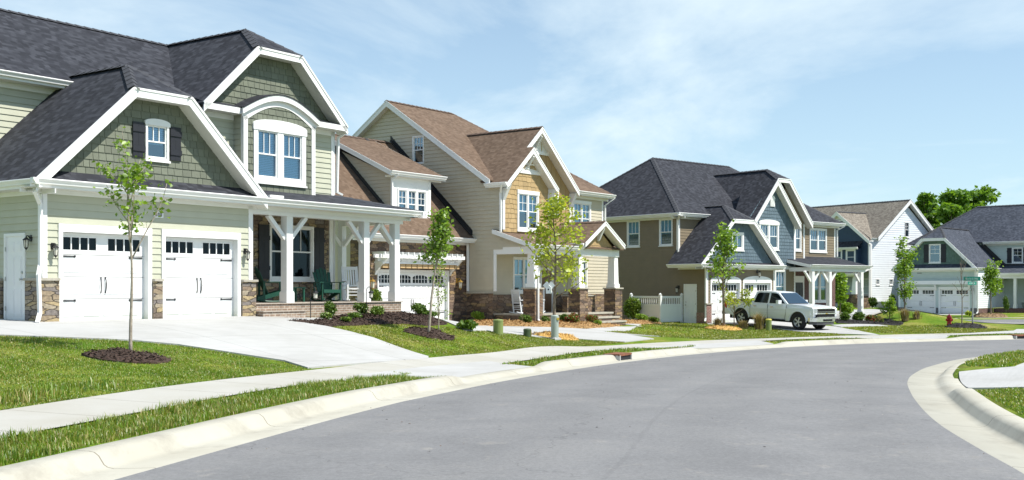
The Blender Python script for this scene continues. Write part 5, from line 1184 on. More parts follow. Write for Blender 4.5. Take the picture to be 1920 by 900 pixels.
# roofs
e0 = .5; RE = 4.6
roof(h, [[(-.35, e0, 6.66), (10.3, e0, 6.66), (RE, 6.9, ZR), (-.35, 6.9, ZR)], [(10.3, 13.3, 6.66), (-.35, 13.3, 6.66), (-.35, 6.9, ZR), (RE, 6.9, ZR)], [(10.3, e0, 6.66), (10.3, 13.3, 6.66), (RE, 6.9, ZR)]], M['roof_brown'], 'main_roof', [((-.35, 6.9, ZR), (RE, 6.9, ZR)), ((10.3, e0, 6.66), (RE, 6.9, ZR))], M['cap_brown'])
rake(h, fl0, [(e0, 6.66), (6.9, ZR), (13.3, 6.66)], .35, .24)
roof(h, [[(-.1, -.01, 6.6), (3.08, -.01, 9.40), (3.08, 5.0, 9.40), (-.1, 1.2, 6.6)], [(3.08, -.01, 9.40), (6.26, -.01, 6.6), (6.26, 1.2, 6.6), (3.08, 5.0, 9.40)],
         [(-.25, -.43, 6.48), (1.8, -.43, 8.29), (1.8, .6, 8.29), (-.25, .6, 6.48)], [(1.8, -.43, 8.29), (3.85, -.43, 6.48), (3.85, .46, 6.48), (1.8, .46, 8.29)]], M['roof_brown'], 'gable_roof', [((3.08, -.01, 9.40), (3.08, 4.6, 9.40))], M['cap_brown'])
gutter(h, (-.28, -.45), (-.28, .8), 6.5, (-1, 0), soffit=.28); gutter(h, (6.3, e0), (10.35, e0), 6.66, (0, -1), soffit=.42, frieze=.12)
downspout(h, [(-.36, -.2, 6.4), (-.10, .06, 6.05), (-.10, .06, 4.3)]); downspout(h, [(10.3, .45, 6.5), (9.98, .85, 6.1), (9.98, .85, 4.0)])
# garage block
zg = lambda v: 4.02 + .94 * (v - 1.62)
vr = 6.75
roof(h, [[(-7.3, 1.62, 4.02), (.02, 1.62, 4.02), (.02, vr, zg(vr)), (-7.3, vr, zg(vr))], [(.02, 11.9, 4.02), (-7.3, 11.9, 4.02), (-7.3, vr, zg(vr)), (.02, vr, zg(vr))]], M['roof_brown'], 'garage_roof', [((-7.3, vr, zg(vr)), (-.3, vr, zg(vr)))], M['cap_brown'])
k = MB()
k.prism([(-.02, 1.75, 4.2), (-.02, 6.9, 8.98), (-.02, 6.9, 9.2), (-.02, 1.75, 4.42)], (-.03, 0, 0)); k.bar((-.1, 1.75, 4.22), (-.1, 6.8, 8.93), .22, .06)
for u in (-4.66,): k.bar((u, 2.7, 5.11), (u, 6.7, 8.84), .2, .06)
k.bar((-1.94, 2.7, 5.11), (-1.94, 6.7, 8.84), .2, .06)
h.part(k, 'flashing', M['flash'])
rake(h, left(-7.0), [(1.62, 4.02), (vr, zg(vr)), (11.9, 4.02)], .3, .22)
gutter(h, (-7.45, 1.62), (.35, 1.62), 4.02, (0, -1), soffit=.43, frieze=.10)
k = MB(); k.box(-7.42, -6.95, 1.55, 2.3, 3.78, 4.02); h.part(k, 'eave_return', M['white'])
downspout(h, [(-7.1, 1.6, 3.8), (-7.12, 1.95, 3.6), (-7.12, 1.95, .3)])
k = MB(); flat(k, front(2.05), [(-7.0, .0), (.0, .0), (.0, 3.85), (-7.0, 3.85)], [(-6.0, -1.42, .0, 2.45)], out=0); bx(k, left(-7.0), 2.05, 2.6, .1, 3.8, .0, .04); pass
bx(k, fl0, .55, 2.05, .05, 1.5, 0, .07); flat(k, front(.55), [(0, .55), (3.6, .55), (3.6, 1.45), (0, 1.45)]); bx(k, front(.57), 4.9, 9.9, .0, 1.45, 0, .04)
for u0, u1, zb in ((0, .62, 0), (3.6, 4.3, -.1), (6.75, 7.4, -.2)):
    k.box(u0, u1, -1.78, -1.13, zb, 1.70)
k.box(.02, 3.6, -1.62, -1.3, -.1, .52); k.box(.03, .25, -1.2, .5, .0, .52); k.box(4.3, 6.75, -.6, -.3, -.1, 1.35)
h.part(k, 'stone_veneer', M['stone2'])
k = MB()
for u0, u1 in ((0, .62), (3.6, 4.3), (6.75, 7.4)): k.box(u0 - .05, u1 + .05, -1.83, -1.08, 1.70, 1.77)
bx(k, fl0, .5, 2.05, 1.5, 1.57, 0, .12); k.box(.0, 3.62, -1.68, -1.24, .52, .60); k.box(.0, .3, -1.24, .55, .52, .60); k.box(4.3, 6.75, -.65, -.25, 1.35, 1.41)
for i, (z, v0) in enumerate(((.50, -1.72), (.30, -2.1), (.10, -2.48))): k.box(4.42, 6.68, v0, v0 + .42, z, z + .08)
h.part(k, 'stone_cap', M['stonecap'])
k = MB()
for z, v0 in ((.50, -1.68), (.30, -2.06), (.10, -2.44)): k.box(4.46, 6.64, v0, -1.2, -.25, z)
h.part(k, 'porch_steps', M['stone2'])
k = MB(); k.box(.25, 7.3, -1.3, .6, .3, .56); h.part(k, 'porch_floor', M['concrete'])
# porch columns, beam, roof
for u0, u1 in ((0.31, 0), (3.95, 0), (7.07, 0)):
    k = MB(); c = u0; v = -1.45
    b_, t_ = .24, .17
    k.prism([(c - b_, v - b_, 1.95), (c + b_, v - b_, 1.95), (c + b_, v + b_, 1.95), (c - b_, v + b_, 1.95)], (0, 0, -.18)); 
    P0 = [(c - .2, v - .2, 1.95), (c + .2, v - .2, 1.95), (c + .2, v + .2, 1.95), (c - .2, v + .2, 1.95)]; P1 = [(c - t_, v - t_, 3.3), (c + t_, v - t_, 3.3), (c + t_, v + t_, 3.3), (c - t_, v + t_, 3.3)]
    for i in range(4): j = (i + 1) % 4; k.poly([P0[i], P0[j], P1[j], P1[i]])
    k.prism([(c - .22, v - .22, 3.38), (c + .22, v - .22, 3.38), (c + .22, v + .22, 3.38), (c - .22, v + .22, 3.38)], (0, 0, -.08))
    h.part(k, 'porch_column', M['white'])
k = MB(); k.box(.0, 7.3, -1.66, -1.28, 3.28, 3.62); k.box(.0, .3, -1.28, .55, 3.28, 3.62); bx(k, fl0, .36, .52, 1.6, 3.3, 0, .03); k.poly([(0, -1.3, 3.35), (7.3, -1.3, 3.35), (7.3, .6, 3.35), (0, .6, 3.35)], 1); h.part(k, 'porch_beam', [M['white'], M['offwhite']])
zs = lambda v: 3.68 + .32 * (v + 1.85)
roof(h, [[(-.2, -1.88, zs(-1.88)), (7.4, -1.88, zs(-1.88)), (7.4, .5, zs(.5)), (-.2, .5, zs(.5))]], M['roof_brown'], 'porch_roof')
k = MB(); k.prism([(-.2, -1.9, zs(-1.9)), (-.2, .45, zs(.45)), (-.2, .45, zs(.45) - .2), (-.2, -1.9, zs(-1.9) - .2)], (-.04, 0, 0)); h.part(k, 'rake_board', M['white'])
k = MB(); lap(k, left(0), [(-1.6, 3.6), (.55, 3.6), (.55, 4.38), (-1.6, 3.74)], h=.18, out=.03); h.part(k, 'porch_gable', M['cream'])
gutter(h, (-.2, -1.88), (3.7, -1.88), 3.69, (0, -1), soffit=.25)
# portico gable
roof(h, [[(3.5, -2.15, 3.86), (5.27, -2.15, 4.94), (5.27, .6, 4.94), (3.5, .6, 3.86)], [(5.27, -2.15, 4.94), (7.05, -2.15, 3.86), (7.05, .6, 3.86), (5.27, .6, 4.94)]], M['roof_brown'], 'portico_roof', [((5.27, -2.15, 4.94), (5.27, .4, 4.94))], M['cap_brown'])
rake(h, front(-1.7), [(3.5, 3.86), (5.27, 4.94), (7.05, 3.86)], .47, .18)
k = MB(); shakes(k, front(-1.68), [(3.75, 3.62), (6.8, 3.62), (5.27, 4.66)], [], h=.2, w0=.2, w1=.4, wave=.04, seed=23); h.part(k, 'portico_gable', M['tan_shake'])
k = MB(); k.bar(front(-1.7).P(5.27, 4.05, .05), front(-1.7).P(5.27, 4.62, .36), .1); bx(k, front(-1.7), 5.22, 5.32, 4.0, 4.68, 0, .05); gutter(h, (3.5, -2.1), (3.5, -.4), 3.84, (-1, 0)); h.part(k, 'gable_bracket', M['white'])
downspout(h, [(.1, -1.98, 3.55), (.30, -1.80, 2.5), (.16, -1.84, 2.2), (.16, -1.84, .35), (.1, -2.0, .25)])
# dormer
k = MB(); flat(k, front(2.6), [(-4.55, 4.2), (-2.05, 4.2), (-2.05, 6.72), (-4.55, 6.72)], [hole(dw)]); bx(k, front(2.6), -4.6, -4.44, 4.5, 6.6, 0, .03); bx(k, front(2.6), -2.16, -2.0, 4.5, 6.6, 0, .03); bx(k, front(2.6), -4.3, -2.15, 4.52, 4.62, 0, .025); h.part(k, 'dormer_face', M['white'])
window(h, front(2.6), dw)
zd = lambda v: 6.80 + .455 * (v - 2.3)
roof(h, [[(-4.9, 2.3, 6.80), (-1.35, 2.3, 6.80), (-1.35, 6.75, zd(6.75)), (-4.9, 6.75, zd(6.75))], [(-1.4, 2.3, 6.80), (-.03, 2.3, 6.80), (-.03, 3.4, zd(3.4)), (-1.4, 3.4, zd(3.4))]][:1], M['roof_brown'], 'dormer_roof')
rake(h, left(-4.6), [(2.3, 6.80), (6.75, zd(6.75))], .3, .2); rake(h, right(-2.0), [(2.3, 6.80), (6.75, zd(6.75))], .62, .2)
gutter(h, (-4.95, 2.3), (-1.3, 2.3), 6.80, (0, -1), soffit=.3, frieze=.05)
downspout(h, [(-4.5, 2.25, 6.66), (-4.62, 2.5, 6.4), (-4.62, 2.52, 4.9)])
# garage door with slatted pergola over it
garage_door(h, front(2.05), -5.95, -1.46, .16, 2.42, groups=4, panes=5, carriage=True, trim=.07, handle_a=-3.7)
k = MB(); F205 = front(2.05)
for o in (.10, .42, .62): bx(k, F205, -6.35, -1.02, 3.02, 3.17, o, o + .05)
for o, zz in ((.14, 2.78),): bx(k, F205, -6.2, -1.2, zz, zz + .08, 0, .5)
a = -6.3
while a < -1.0: bx(k, F205, a, a + .05, 3.172, 3.27, .0, .72); bx(k, F205, a + .0, a + .34, 2.875, 3.015, .3, .33); a += .36
for x in (-6.15, -1.32):
    k.prism([F205.P(x, 3.0, .72), F205.P(x, 2.9, .6), F205.P(x, 2.45, .08), F205.P(x, 2.3, 0), F205.P(x, 3.0, 0)], (.12, 0, 0))
h.part(k, 'pergola', M['white'])
k = MB(); a = -6.1
while a < -1.3: bx(k, F205, a, a + .30, 2.60, 2.775, .02, .42); a += .36
h.part(k, 'pergola_slats', plain('natural wood slats', (.50, .34, .17), .7, var=.12))
brass = plain('brass lamp', (.42, .26, .06), .35, metal=.6); lantern(h, F205, -.80, 2.0, 1.3, mat=brass); lantern(h, F205, -6.5, 2.0, 1.3, mat=brass)
panel_door(h, front(.6), 3.82, 4.66, .58, 2.62, mat=plain('brown entry door', (.17, .10, .055), .5), trim=.12)

# ------------------------------------------------------------------ taupe house with slate gables
h = House('taupe_house', H3, -.2, 'taupe house with charcoal hip roof, blue grey gables and long white porch')
la = left(0); lw1 = win(4.93, 5.82, 4.2, 5.62, trim=.06, grid=(3, 1), cover='curtain', low=.55); lw2 = win(2.45, 3.32, 4.2, 5.62, trim=.06, grid=(3, 1), cover='curtain', low=.55)
mb = MB()
lap(mb, la, [(0, .25), (2.0, .25), (2.0, 3.0), (0, 3.0)], [(.68, 1.52, .2, 1.95)]); lap(mb, la, [(2.0, -.25), (13.4, -.25), (13.4, 5.72), (2.0, 5.72)], [hole(lw1), hole(lw2)])
GA = [(.43, 2.88, -.25, 2.12), (3.3, 5.75, -.25, 2.12)]
lap(mb, front(0), [(0, -.2), (6.15, -.2), (6.15, 3.0), (0, 3.0)], GA)
ws = win(7.12, 7.98, .95, 2.72, trim=.1, grid=(3, 1), cover='curtain', low=.6)
lap(mb, front(.6), [(6.1, -.2), (9.05, -.2), (9.05, 3.0), (6.1, 3.0)], [hole(ws)]); lap(mb, right(9.05), [(.6, -.2), (2, -.2), (2, 3.4), (.6, 3.4)]); lap(mb, right(6.15), [(0, -.2), (.6, -.2), (.6, 3), (0, 3)])
nw = win(9.98, 10.46, 4.12, 5.46, trim=.09, grid=(2, 1), cover='curtain', low=.55)
lap(mb, front(1.2), [(8.9, 3.2), (10.9, 3.2), (10.9, 6.0), (8.9, 6.0)], [hole(nw)]); lap(mb, right(10.9), [(1.2, 3.2), (2, 3.2), (2, 5.8), (1.2, 5.8)]); lap(mb, front(1.2), [(8.9, 6), (10.9, 6), (9.0, 8.0), (8.9, 8.0)])
w2 = win(12.72, 14.42, 4.14, 5.46, cols=2, trim=.1, grid=(3, 1), cover='curtain', low=.55, mull=.12)
lap(mb, front(2), [(0, 2.9), (5.0, 2.9), (5.0, 5.72), (0, 5.72)]); lap(mb, front(2), [(10.5, 3.2), (15.5, 3.2), (15.5, 5.72), (10.5, 5.72)], [hole(w2)])
lap(mb, right(15.5), [(2, -.2), (13.4, -.2), (13.4, 5.72), (2, 5.72)]); lap(mb, back(13.4), [(0, -.2), (15.5, -.2), (15.5, 5.72), (0, 5.72)])
h.part(mb, 'siding_wall', M['brown'])
for pl, w in ((la, lw1), (la, lw2), (front(.6), ws), (front(1.2), nw), (front(2), w2)): window(h, pl, w)
sq = win(2.34, 3.12, 4.0, 4.74, trim=.14, grid=(2, 1), cover='blind', split=1, low=.9); db = win(5.28, 6.98, 4.1, 5.42, cols=2, trim=.12, head='arch', grid=(3, 1), cover='curtain', low=.5, mull=.16)
db = win(5.62, 7.28, 4.12, 5.46, cols=2, trim=.12, head='arch', grid=(3, 1), cover='curtain', low=.5, mull=.16)
mb = MB(); shakes(mb, front(0), [(-.4, 3.15), (5.95, 3.15), (3.75, 5.45), (2.05, 5.45)], [hole(sq)], h=.2, seed=31); shakes(mb, front(.6), [(4.5, 2.9), (9.05, 2.9), (9.05, 5.75), (6.8, 8.0), (4.5, 5.75)], [hole(db)], h=.2, seed=32)
h.part(mb, 'shake_wall', M['slate_shake']); window(h, front(0), sq); window(h, front(.6), db)
k = MB(); F = front(.6); bx(k, F, 6.55, 6.98, 6.55, 7.02, 0, .06); k.prism([F.P(6.52, 7.0, .07)] + [F.P(6.765 + .245 * math.cos(t), 7.0 + .2 * math.sin(t), .07) for t in np.linspace(math.pi, 0, 9)] + [F.P(7.01, 7.0, .07)], (0, .07, 0)); 
for i in range(6): bx(k, F, 6.6, 6.93, 6.6 + i * .065, 6.625 + i * .065, .06, .075)
h.part(k, 'gable_vent', M['white'])
# roofs
zm = lambda v: 5.93 + .66 * (v - 1.6); ZV = zm(7.5); ua, ub = 4.0, 11.5
A_, B_, C_, D_ = (-.4, 1.6, 5.93), (15.9, 1.6, 5.93), (15.9, 13.4, 5.93), (-.4, 13.4, 5.93); E_, F_ = (ua, 7.5, ZV), (ub, 7.5, ZV)
roof(h, [[A_, B_, F_, E_], [C_, D_, E_, F_], [D_, A_, E_], [B_, C_, F_]], M['roof_charcoal'], 'main_roof', [(E_, F_), (A_, E_), (D_, E_), (B_, F_), (C_, F_)])
s = .93; zf = lambda u: 3.06 + s * (u + .9)
B, C2, R1, R2 = (1.82, -.42, 5.58), (3.78, -.42, 5.58), (2.8, 1.0, 6.48), (2.8, 2.6, 6.48)
roof(h, [[(-.9, -.42, 3.06), B, R1, R2, (-.9, 2.0, 3.06)], [C2, (6.5, -.42, 3.06), (6.5, 2.0, 3.06), R2, R1], [B, C2, R1]], M['roof_charcoal'], 'garage_roof', [(B, R1), (C2, R1), (R1, R2)])
rake(h, front(0), [(-.9, 3.08), (1.82, 5.58), (3.78, 5.58), (6.5, 3.08)], .44, .23)
roof(h, [[(-.85, -.4, 3.07), (6.45, -.4, 3.07), (6.45, .01, 3.2), (-.85, .01, 3.2)]], M['roof_charcoal'], 'skirt_roof')
roof(h, [[(4.52, .18, 5.62), (6.8, .18, 8.12), (6.8, 2.6, 8.12), (4.52, 1.8, 5.62)], [(6.8, .18, 8.12), (9.1, .18, 5.62), (9.1, 1.9, 5.62), (6.8, 2.6, 8.12)]], M['roof_charcoal'], 'gable_roof')
rake(h, front(.6), [(4.52, 5.62), (6.8, 8.14), (9.1, 5.62)], .43, .24)
B, C2, R1, R2 = (7.65, .78, 8.28), (8.85, .78, 8.28), (8.25, 2.0, 8.95), (8.25, 6.6, 8.95)
roof(h, [[(5.3, .78, 5.75), B, R1, R2, (5.3, 1.9, 5.75)], [C2, (11.2, .78, 5.75), (11.2, 1.9, 5.75), R2, R1], [B, C2, R1]], M['roof_charcoal'], 'upper_gable_roof', [(R1, (8.25, 6.0, 8.95)), (B, R1), (C2, R1)])
rake(h, front(1.2), [(5.3, 5.75), (7.65, 8.30), (8.85, 8.30), (11.2, 5.75)], .44, .24)
gutter(h, (-.55, 1.6), (3.2, 1.6), 5.93, (0, -1), soffit=.4, frieze=.1); gutter(h, (10.9, 1.6), (15.95, 1.6), 5.93, (0, -1), soffit=.4, frieze=.1); gutter(h, (-.4, 1.48), (-.4, 13.4), 5.93, (-1, 0), soffit=.4, frieze=.1)
gutter(h, (-.95, -.42), (6.6, -.42), 3.06, (0, -1), soffit=.42, frieze=.08); gutter(h, (-.9, -.5), (-.9, 2.0), 3.06, (-1, 0), soffit=.9, frieze=.08)
k = MB(); bx(k, front(.6), 6.15, 9.07, 2.86, 3.06, 0, .04); bx(k, front(.6), 8.93, 9.07, 3.06, 5.7, 0, .03); bx(k, front(.6), 8.95, 9.07, 0, 2.86, 0, .03); bx(k, front(1.2), 10.78, 10.92, 3.4, 5.7, 0, .03); bx(k, front(2), 15.38, 15.52, 3.4, 5.6, 0, .03); bx(k, front(0), -.02, .12, .9, 2.9, 0, .03); bx(k, la, 1.98, 2.1, 3.1, 5.6, 0, .03); bx(k, front(2), -.02, .12, 3.2, 5.6, 0, .03); bx(k, front(0), 6.05, 6.18, 0, 2.9, 0, .03)
h.part(k, 'corner_trim', M['white'])
downspout(h, [(-.5, 1.5, 5.8), (-.12, 1.9, 5.55), (-.12, 1.9, 3.6), (-.35, 1.75, 3.42)]); downspout(h, [(-.6, -.4, 2.9), (-.12, -.05, 2.65), (-.12, -.05, .1), (-.35, -.2, -.05)]); downspout(h, [(15.85, 1.5, 5.75), (15.6, 1.9, 5.5), (15.6, 1.9, 3.8)])
for g in GA: garage_door(h, front(0), g[0], g[1], -.19, 2.04, arch=.28, trim=.12, rec=-.12)
panel_door(h, la, .72, 1.5, -.17, 1.9, knob=1)
for a in (1.65, 4.5): lantern(h, front(0), a, 2.62, 1.1)
lantern(h, la, 1.95, 1.72, 1.1)
mb = MB()
bx(mb, front(0), -.12, .30, -.3, .85, 0, .12); bx(mb, la, -.12, .62, -.3, .40, 0, .1); bx(mb, front(0), 2.98, 3.2, -.3, .85, 0, .1); bx(mb, front(0), 5.86, 6.2, -.3, .85, 0, .1)
h.part(mb, 'brick_pier', M['brick_red'])
mb = MB(); bx(mb, front(0), -.16, .34, .85, .92, 0, .17); h.part(mb, 'pier_cap', M['stonecap'])
wp = win(13.05, 14.5, .95, 2.68, cols=2, trim=.1, grid=(1, 1), cover='curtain', low=.6, mull=.16)
mb = MB(); flat(mb, front(2.0), [(9.05, -.2), (15.5, -.2), (15.5, 3.3), (9.05, 3.3)], [hole(wp), (11.0, 11.95, -.1, 2.5)]); bx(mb, right(15.5), 2, 2.4, -.2, 3.2, .0, .03); h.part(mb, 'brick_wall', M['brick_dark']); window(h, front(2.0), wp)
panel_door(h, front(2.0), 11.05, 11.9, .05, 2.1, mat=M['black'], trim=.12)
mb = MB(); bx(mb, front(2.0), 10.93, 12.02, 2.22, 2.5, 0, .05); h.part(mb, 'transom', M['white'])
# porch
mb = MB(); mb.box(8.6, 14.3, -.95, 2.0, -.35, .10); h.part(mb, 'porch_floor', M['concrete'])
zp3 = lambda v: 3.14 + .2 * (v + 1.05)
roof(h, [[(8.25, -1.05, zp3(-1.05)), (14.6, -1.05, zp3(-1.05)), (15.5, 2.0, zp3(2.0)), (8.25, 2.0, zp3(2.0))]], M['roof_charcoal'], 'porch_roof')
gutter(h, (8.25, -1.05), (14.7, -1.05), 3.14, (0, -1), soffit=.2)
mb = MB(); mb.box(8.45, 14.3, -.95, -.7, 2.74, 2.98); mb.box(14.05, 14.3, -.7, 2.0, 2.74, 2.98); mb.box(8.45, 8.7, -.7, .6, 2.74, 2.98); mb.poly([(8.45, -.7, 2.95), (15.4, -.7, 2.95), (15.4, 2, 2.95), (8.45, 2, 2.95)], 1); mb.prism([(8.25, -1.05, 3.12), (8.25, .6, 3.45), (8.25, .6, 3.27), (8.25, -1.05, 2.94)], (-.04, 0, 0)); h.part(mb, 'porch_beam', [M['white'], M['offwhite']])
for u in (8.72, 10.5): post(h, u, -.82, .1, 2.74, brace=((-1, 0), (1, 0)), bh=.25)
post(h, 13.95, -.82, .1, 2.74, w=.26, brace=((-1, 0),), bh=.25)

# ------------------------------------------------------------------ white and navy house
h = House('white_house', H4, -.05, 'white sided house with navy front gable and taupe roof, behind the taupe house')
G = front(0); N = left(0)
a1 = win(4.95, 5.52, 6.45, 7.75, trim=.06, grid=(2, 2), cover='dark'); a2 = win(3.68, 4.16, 4.45, 5.2, trim=.05, grid=(2, 2), cover='dark'); b1 = win(.82, 1.22, 2.08, 2.52, trim=.06, grid=(2, 2), cover='dark', split=1); b2 = win(2.72, 3.14, 2.08, 2.52, trim=.06, grid=(2, 2), cover='dark', split=1)
mb = MB(); lap(mb, G, [(0, -.1), (10.1, -.1), (10.1, 6.0), (0, 6.0)], [hole(a2), hole(b1), hole(b2)], h=.2); lap(mb, G, [(.75, 6.0), (9.75, 6.0), (5.25, 9.3)], [hole(a1)], h=.2); lap(mb, right(10.1), [(0, -.1), (12, -.1), (12, 6), (0, 6)], h=.2); lap(mb, back(12), [(0, -.1), (10.1, -.1), (10.1, 6), (0, 6)], h=.2); lap(mb, N, [(7, -.1), (12, -.1), (12, 6), (7, 6)], h=.2)
h.part(mb, 'siding_wall', M['white_lap'])
for w in (a1, a2, b1, b2): window(h, G, w)
mb = MB(); lap(mb, N, [(0, 3.2), (6.9, 3.2), (6.9, 6.2), (3.45, 8.6), (0, 6.2)], h=.2); h.part(mb, 'navy_wall', M['navy'])
zq = lambda u: 6.25 + .775 * (u - .6)
roof(h, [[(.55, -.45, 6.25), (.55, 12.4, 6.25), (5.25, 12.4, 9.85), (5.25, -.45, 9.85)], [(9.95, 12.4, 6.25), (9.95, -.45, 6.25), (5.25, -.45, 9.85), (5.25, 12.4, 9.85)],
         [(-.35, .0, 6.1), (-.35, 3.45, 8.75), (4.2, 3.45, 8.75), (1.4, .0, 6.1)], [(-.35, 3.45, 8.75), (-.35, 6.95, 6.1), (1.4, 6.95, 6.1), (4.2, 3.45, 8.75)]], M['roof_taupe'], 'roof', [((5.25, -.4, 9.85), (5.25, 12.3, 9.85)), ((-.3, 3.45, 8.75), (3.9, 3.45, 8.75))], M['cap'])
rake(h, G, [(.55, 6.25), (5.25, 9.87), (9.95, 6.25)], .45, .28); rake(h, N, [(-.15, 5.98), (3.45, 8.75), (7.05, 5.98)], .36, .28)
mb = MB(); lap(mb, N, [(2.1, 7.55), (4.8, 7.55), (3.45, 8.55)], h=.16, out=.05); bx(mb, N, 2.0, 4.9, 7.42, 7.56, .02, .08); h.part(mb, 'gable_panel', M['white'])
gutter(h, (-.1, -.2), (.9, -.2), 6.2, (0, -1))
mb = MB(); bx(mb, G, -.03, .2, -.1, 6.0, 0, .035); bx(mb, N, -.02, .22, 3.2, 6.0, 0, .035); h.part(mb, 'corner_trim', M['white'])
downspout(h, [(-.3, .1, 6.0), (-.1, .05, 5.6), (-.1, .05, .1)])
# bump window
mb = MB(); mb.box(-.55, 0, 1.0, 5.2, 3.75, 5.3); h.part(mb, 'bay_wall', M['navy'])
BL = left(-.555)
for q0, q1 in ((1.28, 2.1), (2.75, 3.55), (4.2, 5.0)): window(h, BL, win(q0, q1, 3.95, 5.12, trim=.12, grid=(3, 2), cover='dark'))
roof(h, [[(-.85, .8, 5.42), (-.85, 5.4, 5.42), (.02, 5.4, 6.0), (.02, .8, 6.0)]], M['roof_charcoal'], 'bay_roof'); gutter(h, (-.85, .7), (-.85, 5.4), 5.42, (-1, 0), soffit=.3)
# porch on the navy side
mb = MB(); lap(mb, left(1.2), [(-.0, 1.1), (7, 1.1), (7, 3.2), (0, 3.2)], h=.2); h.part(mb, 'porch_wall', M['mint'])
mb = MB(); bx(mb, left(1.19), 0, 7, -.1, 1.15, 0, .06); bx(mb, front(.02), -1.9, 0, -.1, .9, 0, .06); mb.box(-1.95, -1.4, .05, .6, -.2, 1.2); mb.box(-1.95, -1.4, 4.2, 4.8, -.2, 1.2); h.part(mb, 'stone_veneer', M['stone2'])
window(h, left(1.18), win(.9, 1.75, 1.2, 2.55, trim=.12, grid=(2, 1), cover='dark'))
for v in (.32, 4.5):
    k = MB(); c = -1.67; P0 = [(c - .24, v - .24, 1.2), (c + .24, v - .24, 1.2), (c + .24, v + .24, 1.2), (c - .24, v + .24, 1.2)]; P1 = [(c - .15, v - .15, 2.9), (c + .15, v - .15, 2.9), (c + .15, v + .15, 2.9), (c - .15, v + .15, 2.9)]
    for i in range(4): j = (i + 1) % 4; k.poly([P0[i], P0[j], P1[j], P1[i]])
    h.part(k, 'porch_column', M['white'])
roof(h, [[(-2.3, -.3, 3.05), (-2.3, 7.1, 3.05), (0, 7.1, 3.75), (0, -.3, 3.75)]], M['roof_charcoal'], 'porch_roof')
mb = MB(); mb.box(-1.85, -1.5, .0, 7, 2.75, 3.0); mb.prism([(-2.3, -.28, 3.05), (0, -.28, 3.75), (0, -.28, 3.5), (-2.3, -.28, 2.8)], (0, .05, 0)); h.part(mb, 'porch_beam', M['white']); gutter(h, (-2.3, -.3), (-2.3, 7.1), 3.05, (-1, 0))
mb = MB(); mb.box(-1.9, 1.2, .0, 7, -.2, .35); h.part(mb, 'porch_floor', M['concrete'])
k = MB(); k.box(.75, 1.35, -.95, -.05, -.2, .55); k.box(.75, 1.35, -1.25, -.95, -.2, .3); h.part(k, 'side_stoop', M['concrete'])

# ------------------------------------------------------------------ mint house across the cross street (front in shade)
h = House('mint_house', H5, -.4, 'pale mint house with slate blue roof, dark green gable and double garage across the street')
F = front(0); mw = win(-3.86, -3.0, 3.92, 5.38, trim=.07, grid=(2, 2), cover='dark')
DG = [(-5.95, -3.42), (-3.06, -.58)]
mb = MB(); lap(mb, F, [(-6.55, -.4), (0, -.4), (0, 3.3), (-6.55, 3.3)], [(DG[0][0], DG[0][1], -.5, 1.72), (DG[1][0], DG[1][1], -.5, 1.72)]); lap(mb, left(-6.55), [(0, -.4), (6.4, -.4), (6.4, 3.3), (0, 3.3)])
h.part(mb, 'garage_wall', M['mint'])
mb = MB(); lap(mb, right(0), [(0, .08), (6.4, .08), (6.4, 3.3), (0, 3.3)]); h.part(mb, 'side_wall', M['white_lap'])
uw = win(.75, 1.52, 3.95, 5.15, trim=.08, grid=(2, 2), cover='dark'); uw2 = win(4.2, 5.0, 3.95, 5.15, trim=.08, grid=(2, 2), cover='dark'); pw5 = win(2.5, 4.0, .4, 2.2, cols=2, trim=.1, grid=(2, 1), cover='dark')
mb = MB(); lap(mb, front(6.4), [(-8, 3.2), (9, 3.2), (9, 5.7), (-8, 5.7)], [hole(uw), hole(uw2)]); lap(mb, front(6.4), [(0, 0), (9, 0), (9, 3.2), (0, 3.2)], [hole(pw5)]); lap(mb, left(-8), [(6.4, -.4), (14, -.4), (14, 5.7), (6.4, 5.7)]); lap(mb, right(9), [(6.4, -.4), (14, -.4), (14, 5.7), (6.4, 5.7)]); lap(mb, front(6.4), [(-8, -.4), (-6.5, -.4), (-6.5, 3.2), (-8, 3.2)])
h.part(mb, 'siding_wall', M['mint']); window(h, front(6.4), uw); window(h, front(6.4), uw2); window(h, front(6.4), pw5)
for x0, x1, z0_, z1_ in ((.28, .66, 3.9, 5.2), (1.62, 2.0, 3.9, 5.2), (3.75, 4.1, 3.9, 5.2), (5.1, 5.5, 3.9, 5.2), (2.05, 2.42, .4, 2.2)): shutter(h, front(6.4), x0, x1, z0_, z1_)
mb = MB(); shakes(mb, F, [(-6.55, 3.72), (-.25, 3.72), (-2.42, 5.75), (-4.4, 5.75)], [hole(mw)], h=.2, seed=51); h.part(mb, 'shake_wall', M['green_shake']); window(h, F, mw); shutter(h, F, -4.36, -3.95, 3.9, 5.42); shutter(h, F, -2.9, -2.5, 3.9, 5.42)
s5 = .98; B, C2, R1, R2 = (-4.42, -.42, 5.93), (-2.42, -.42, 5.93), (-3.42, 1.1, 6.92), (-3.42, 9.0, 6.92)
roof(h, [[(-6.98, -.42, 3.42), B, R1, R2, (-6.98, 6.4, 3.42)], [C2, (.14, -.42, 3.42), (.14, 6.4, 3.42), R2, R1], [B, C2, R1]], M['roof_slate'], 'garage_roof', [(B, R1), (C2, R1), (R1, (-3.42, 7.6, 6.92))])
rake(h, F, [(-6.98, 3.44), (-4.42, 5.93), (-2.42, 5.93), (.14, 3.44)], .44, .24)
roof(h, [[(-6.9, -.42, 3.42), (.1, -.42, 3.42), (.1, .02, 3.78), (-6.9, .02, 3.78)]], M['roof_slate'], 'skirt_roof'); gutter(h, (-7.0, -.42), (.2, -.42), 3.42, (0, -1), soffit=.42, frieze=.1); gutter(h, (.14, -.45), (.14, 5.6), 3.42, (1, 0), soffit=.14)
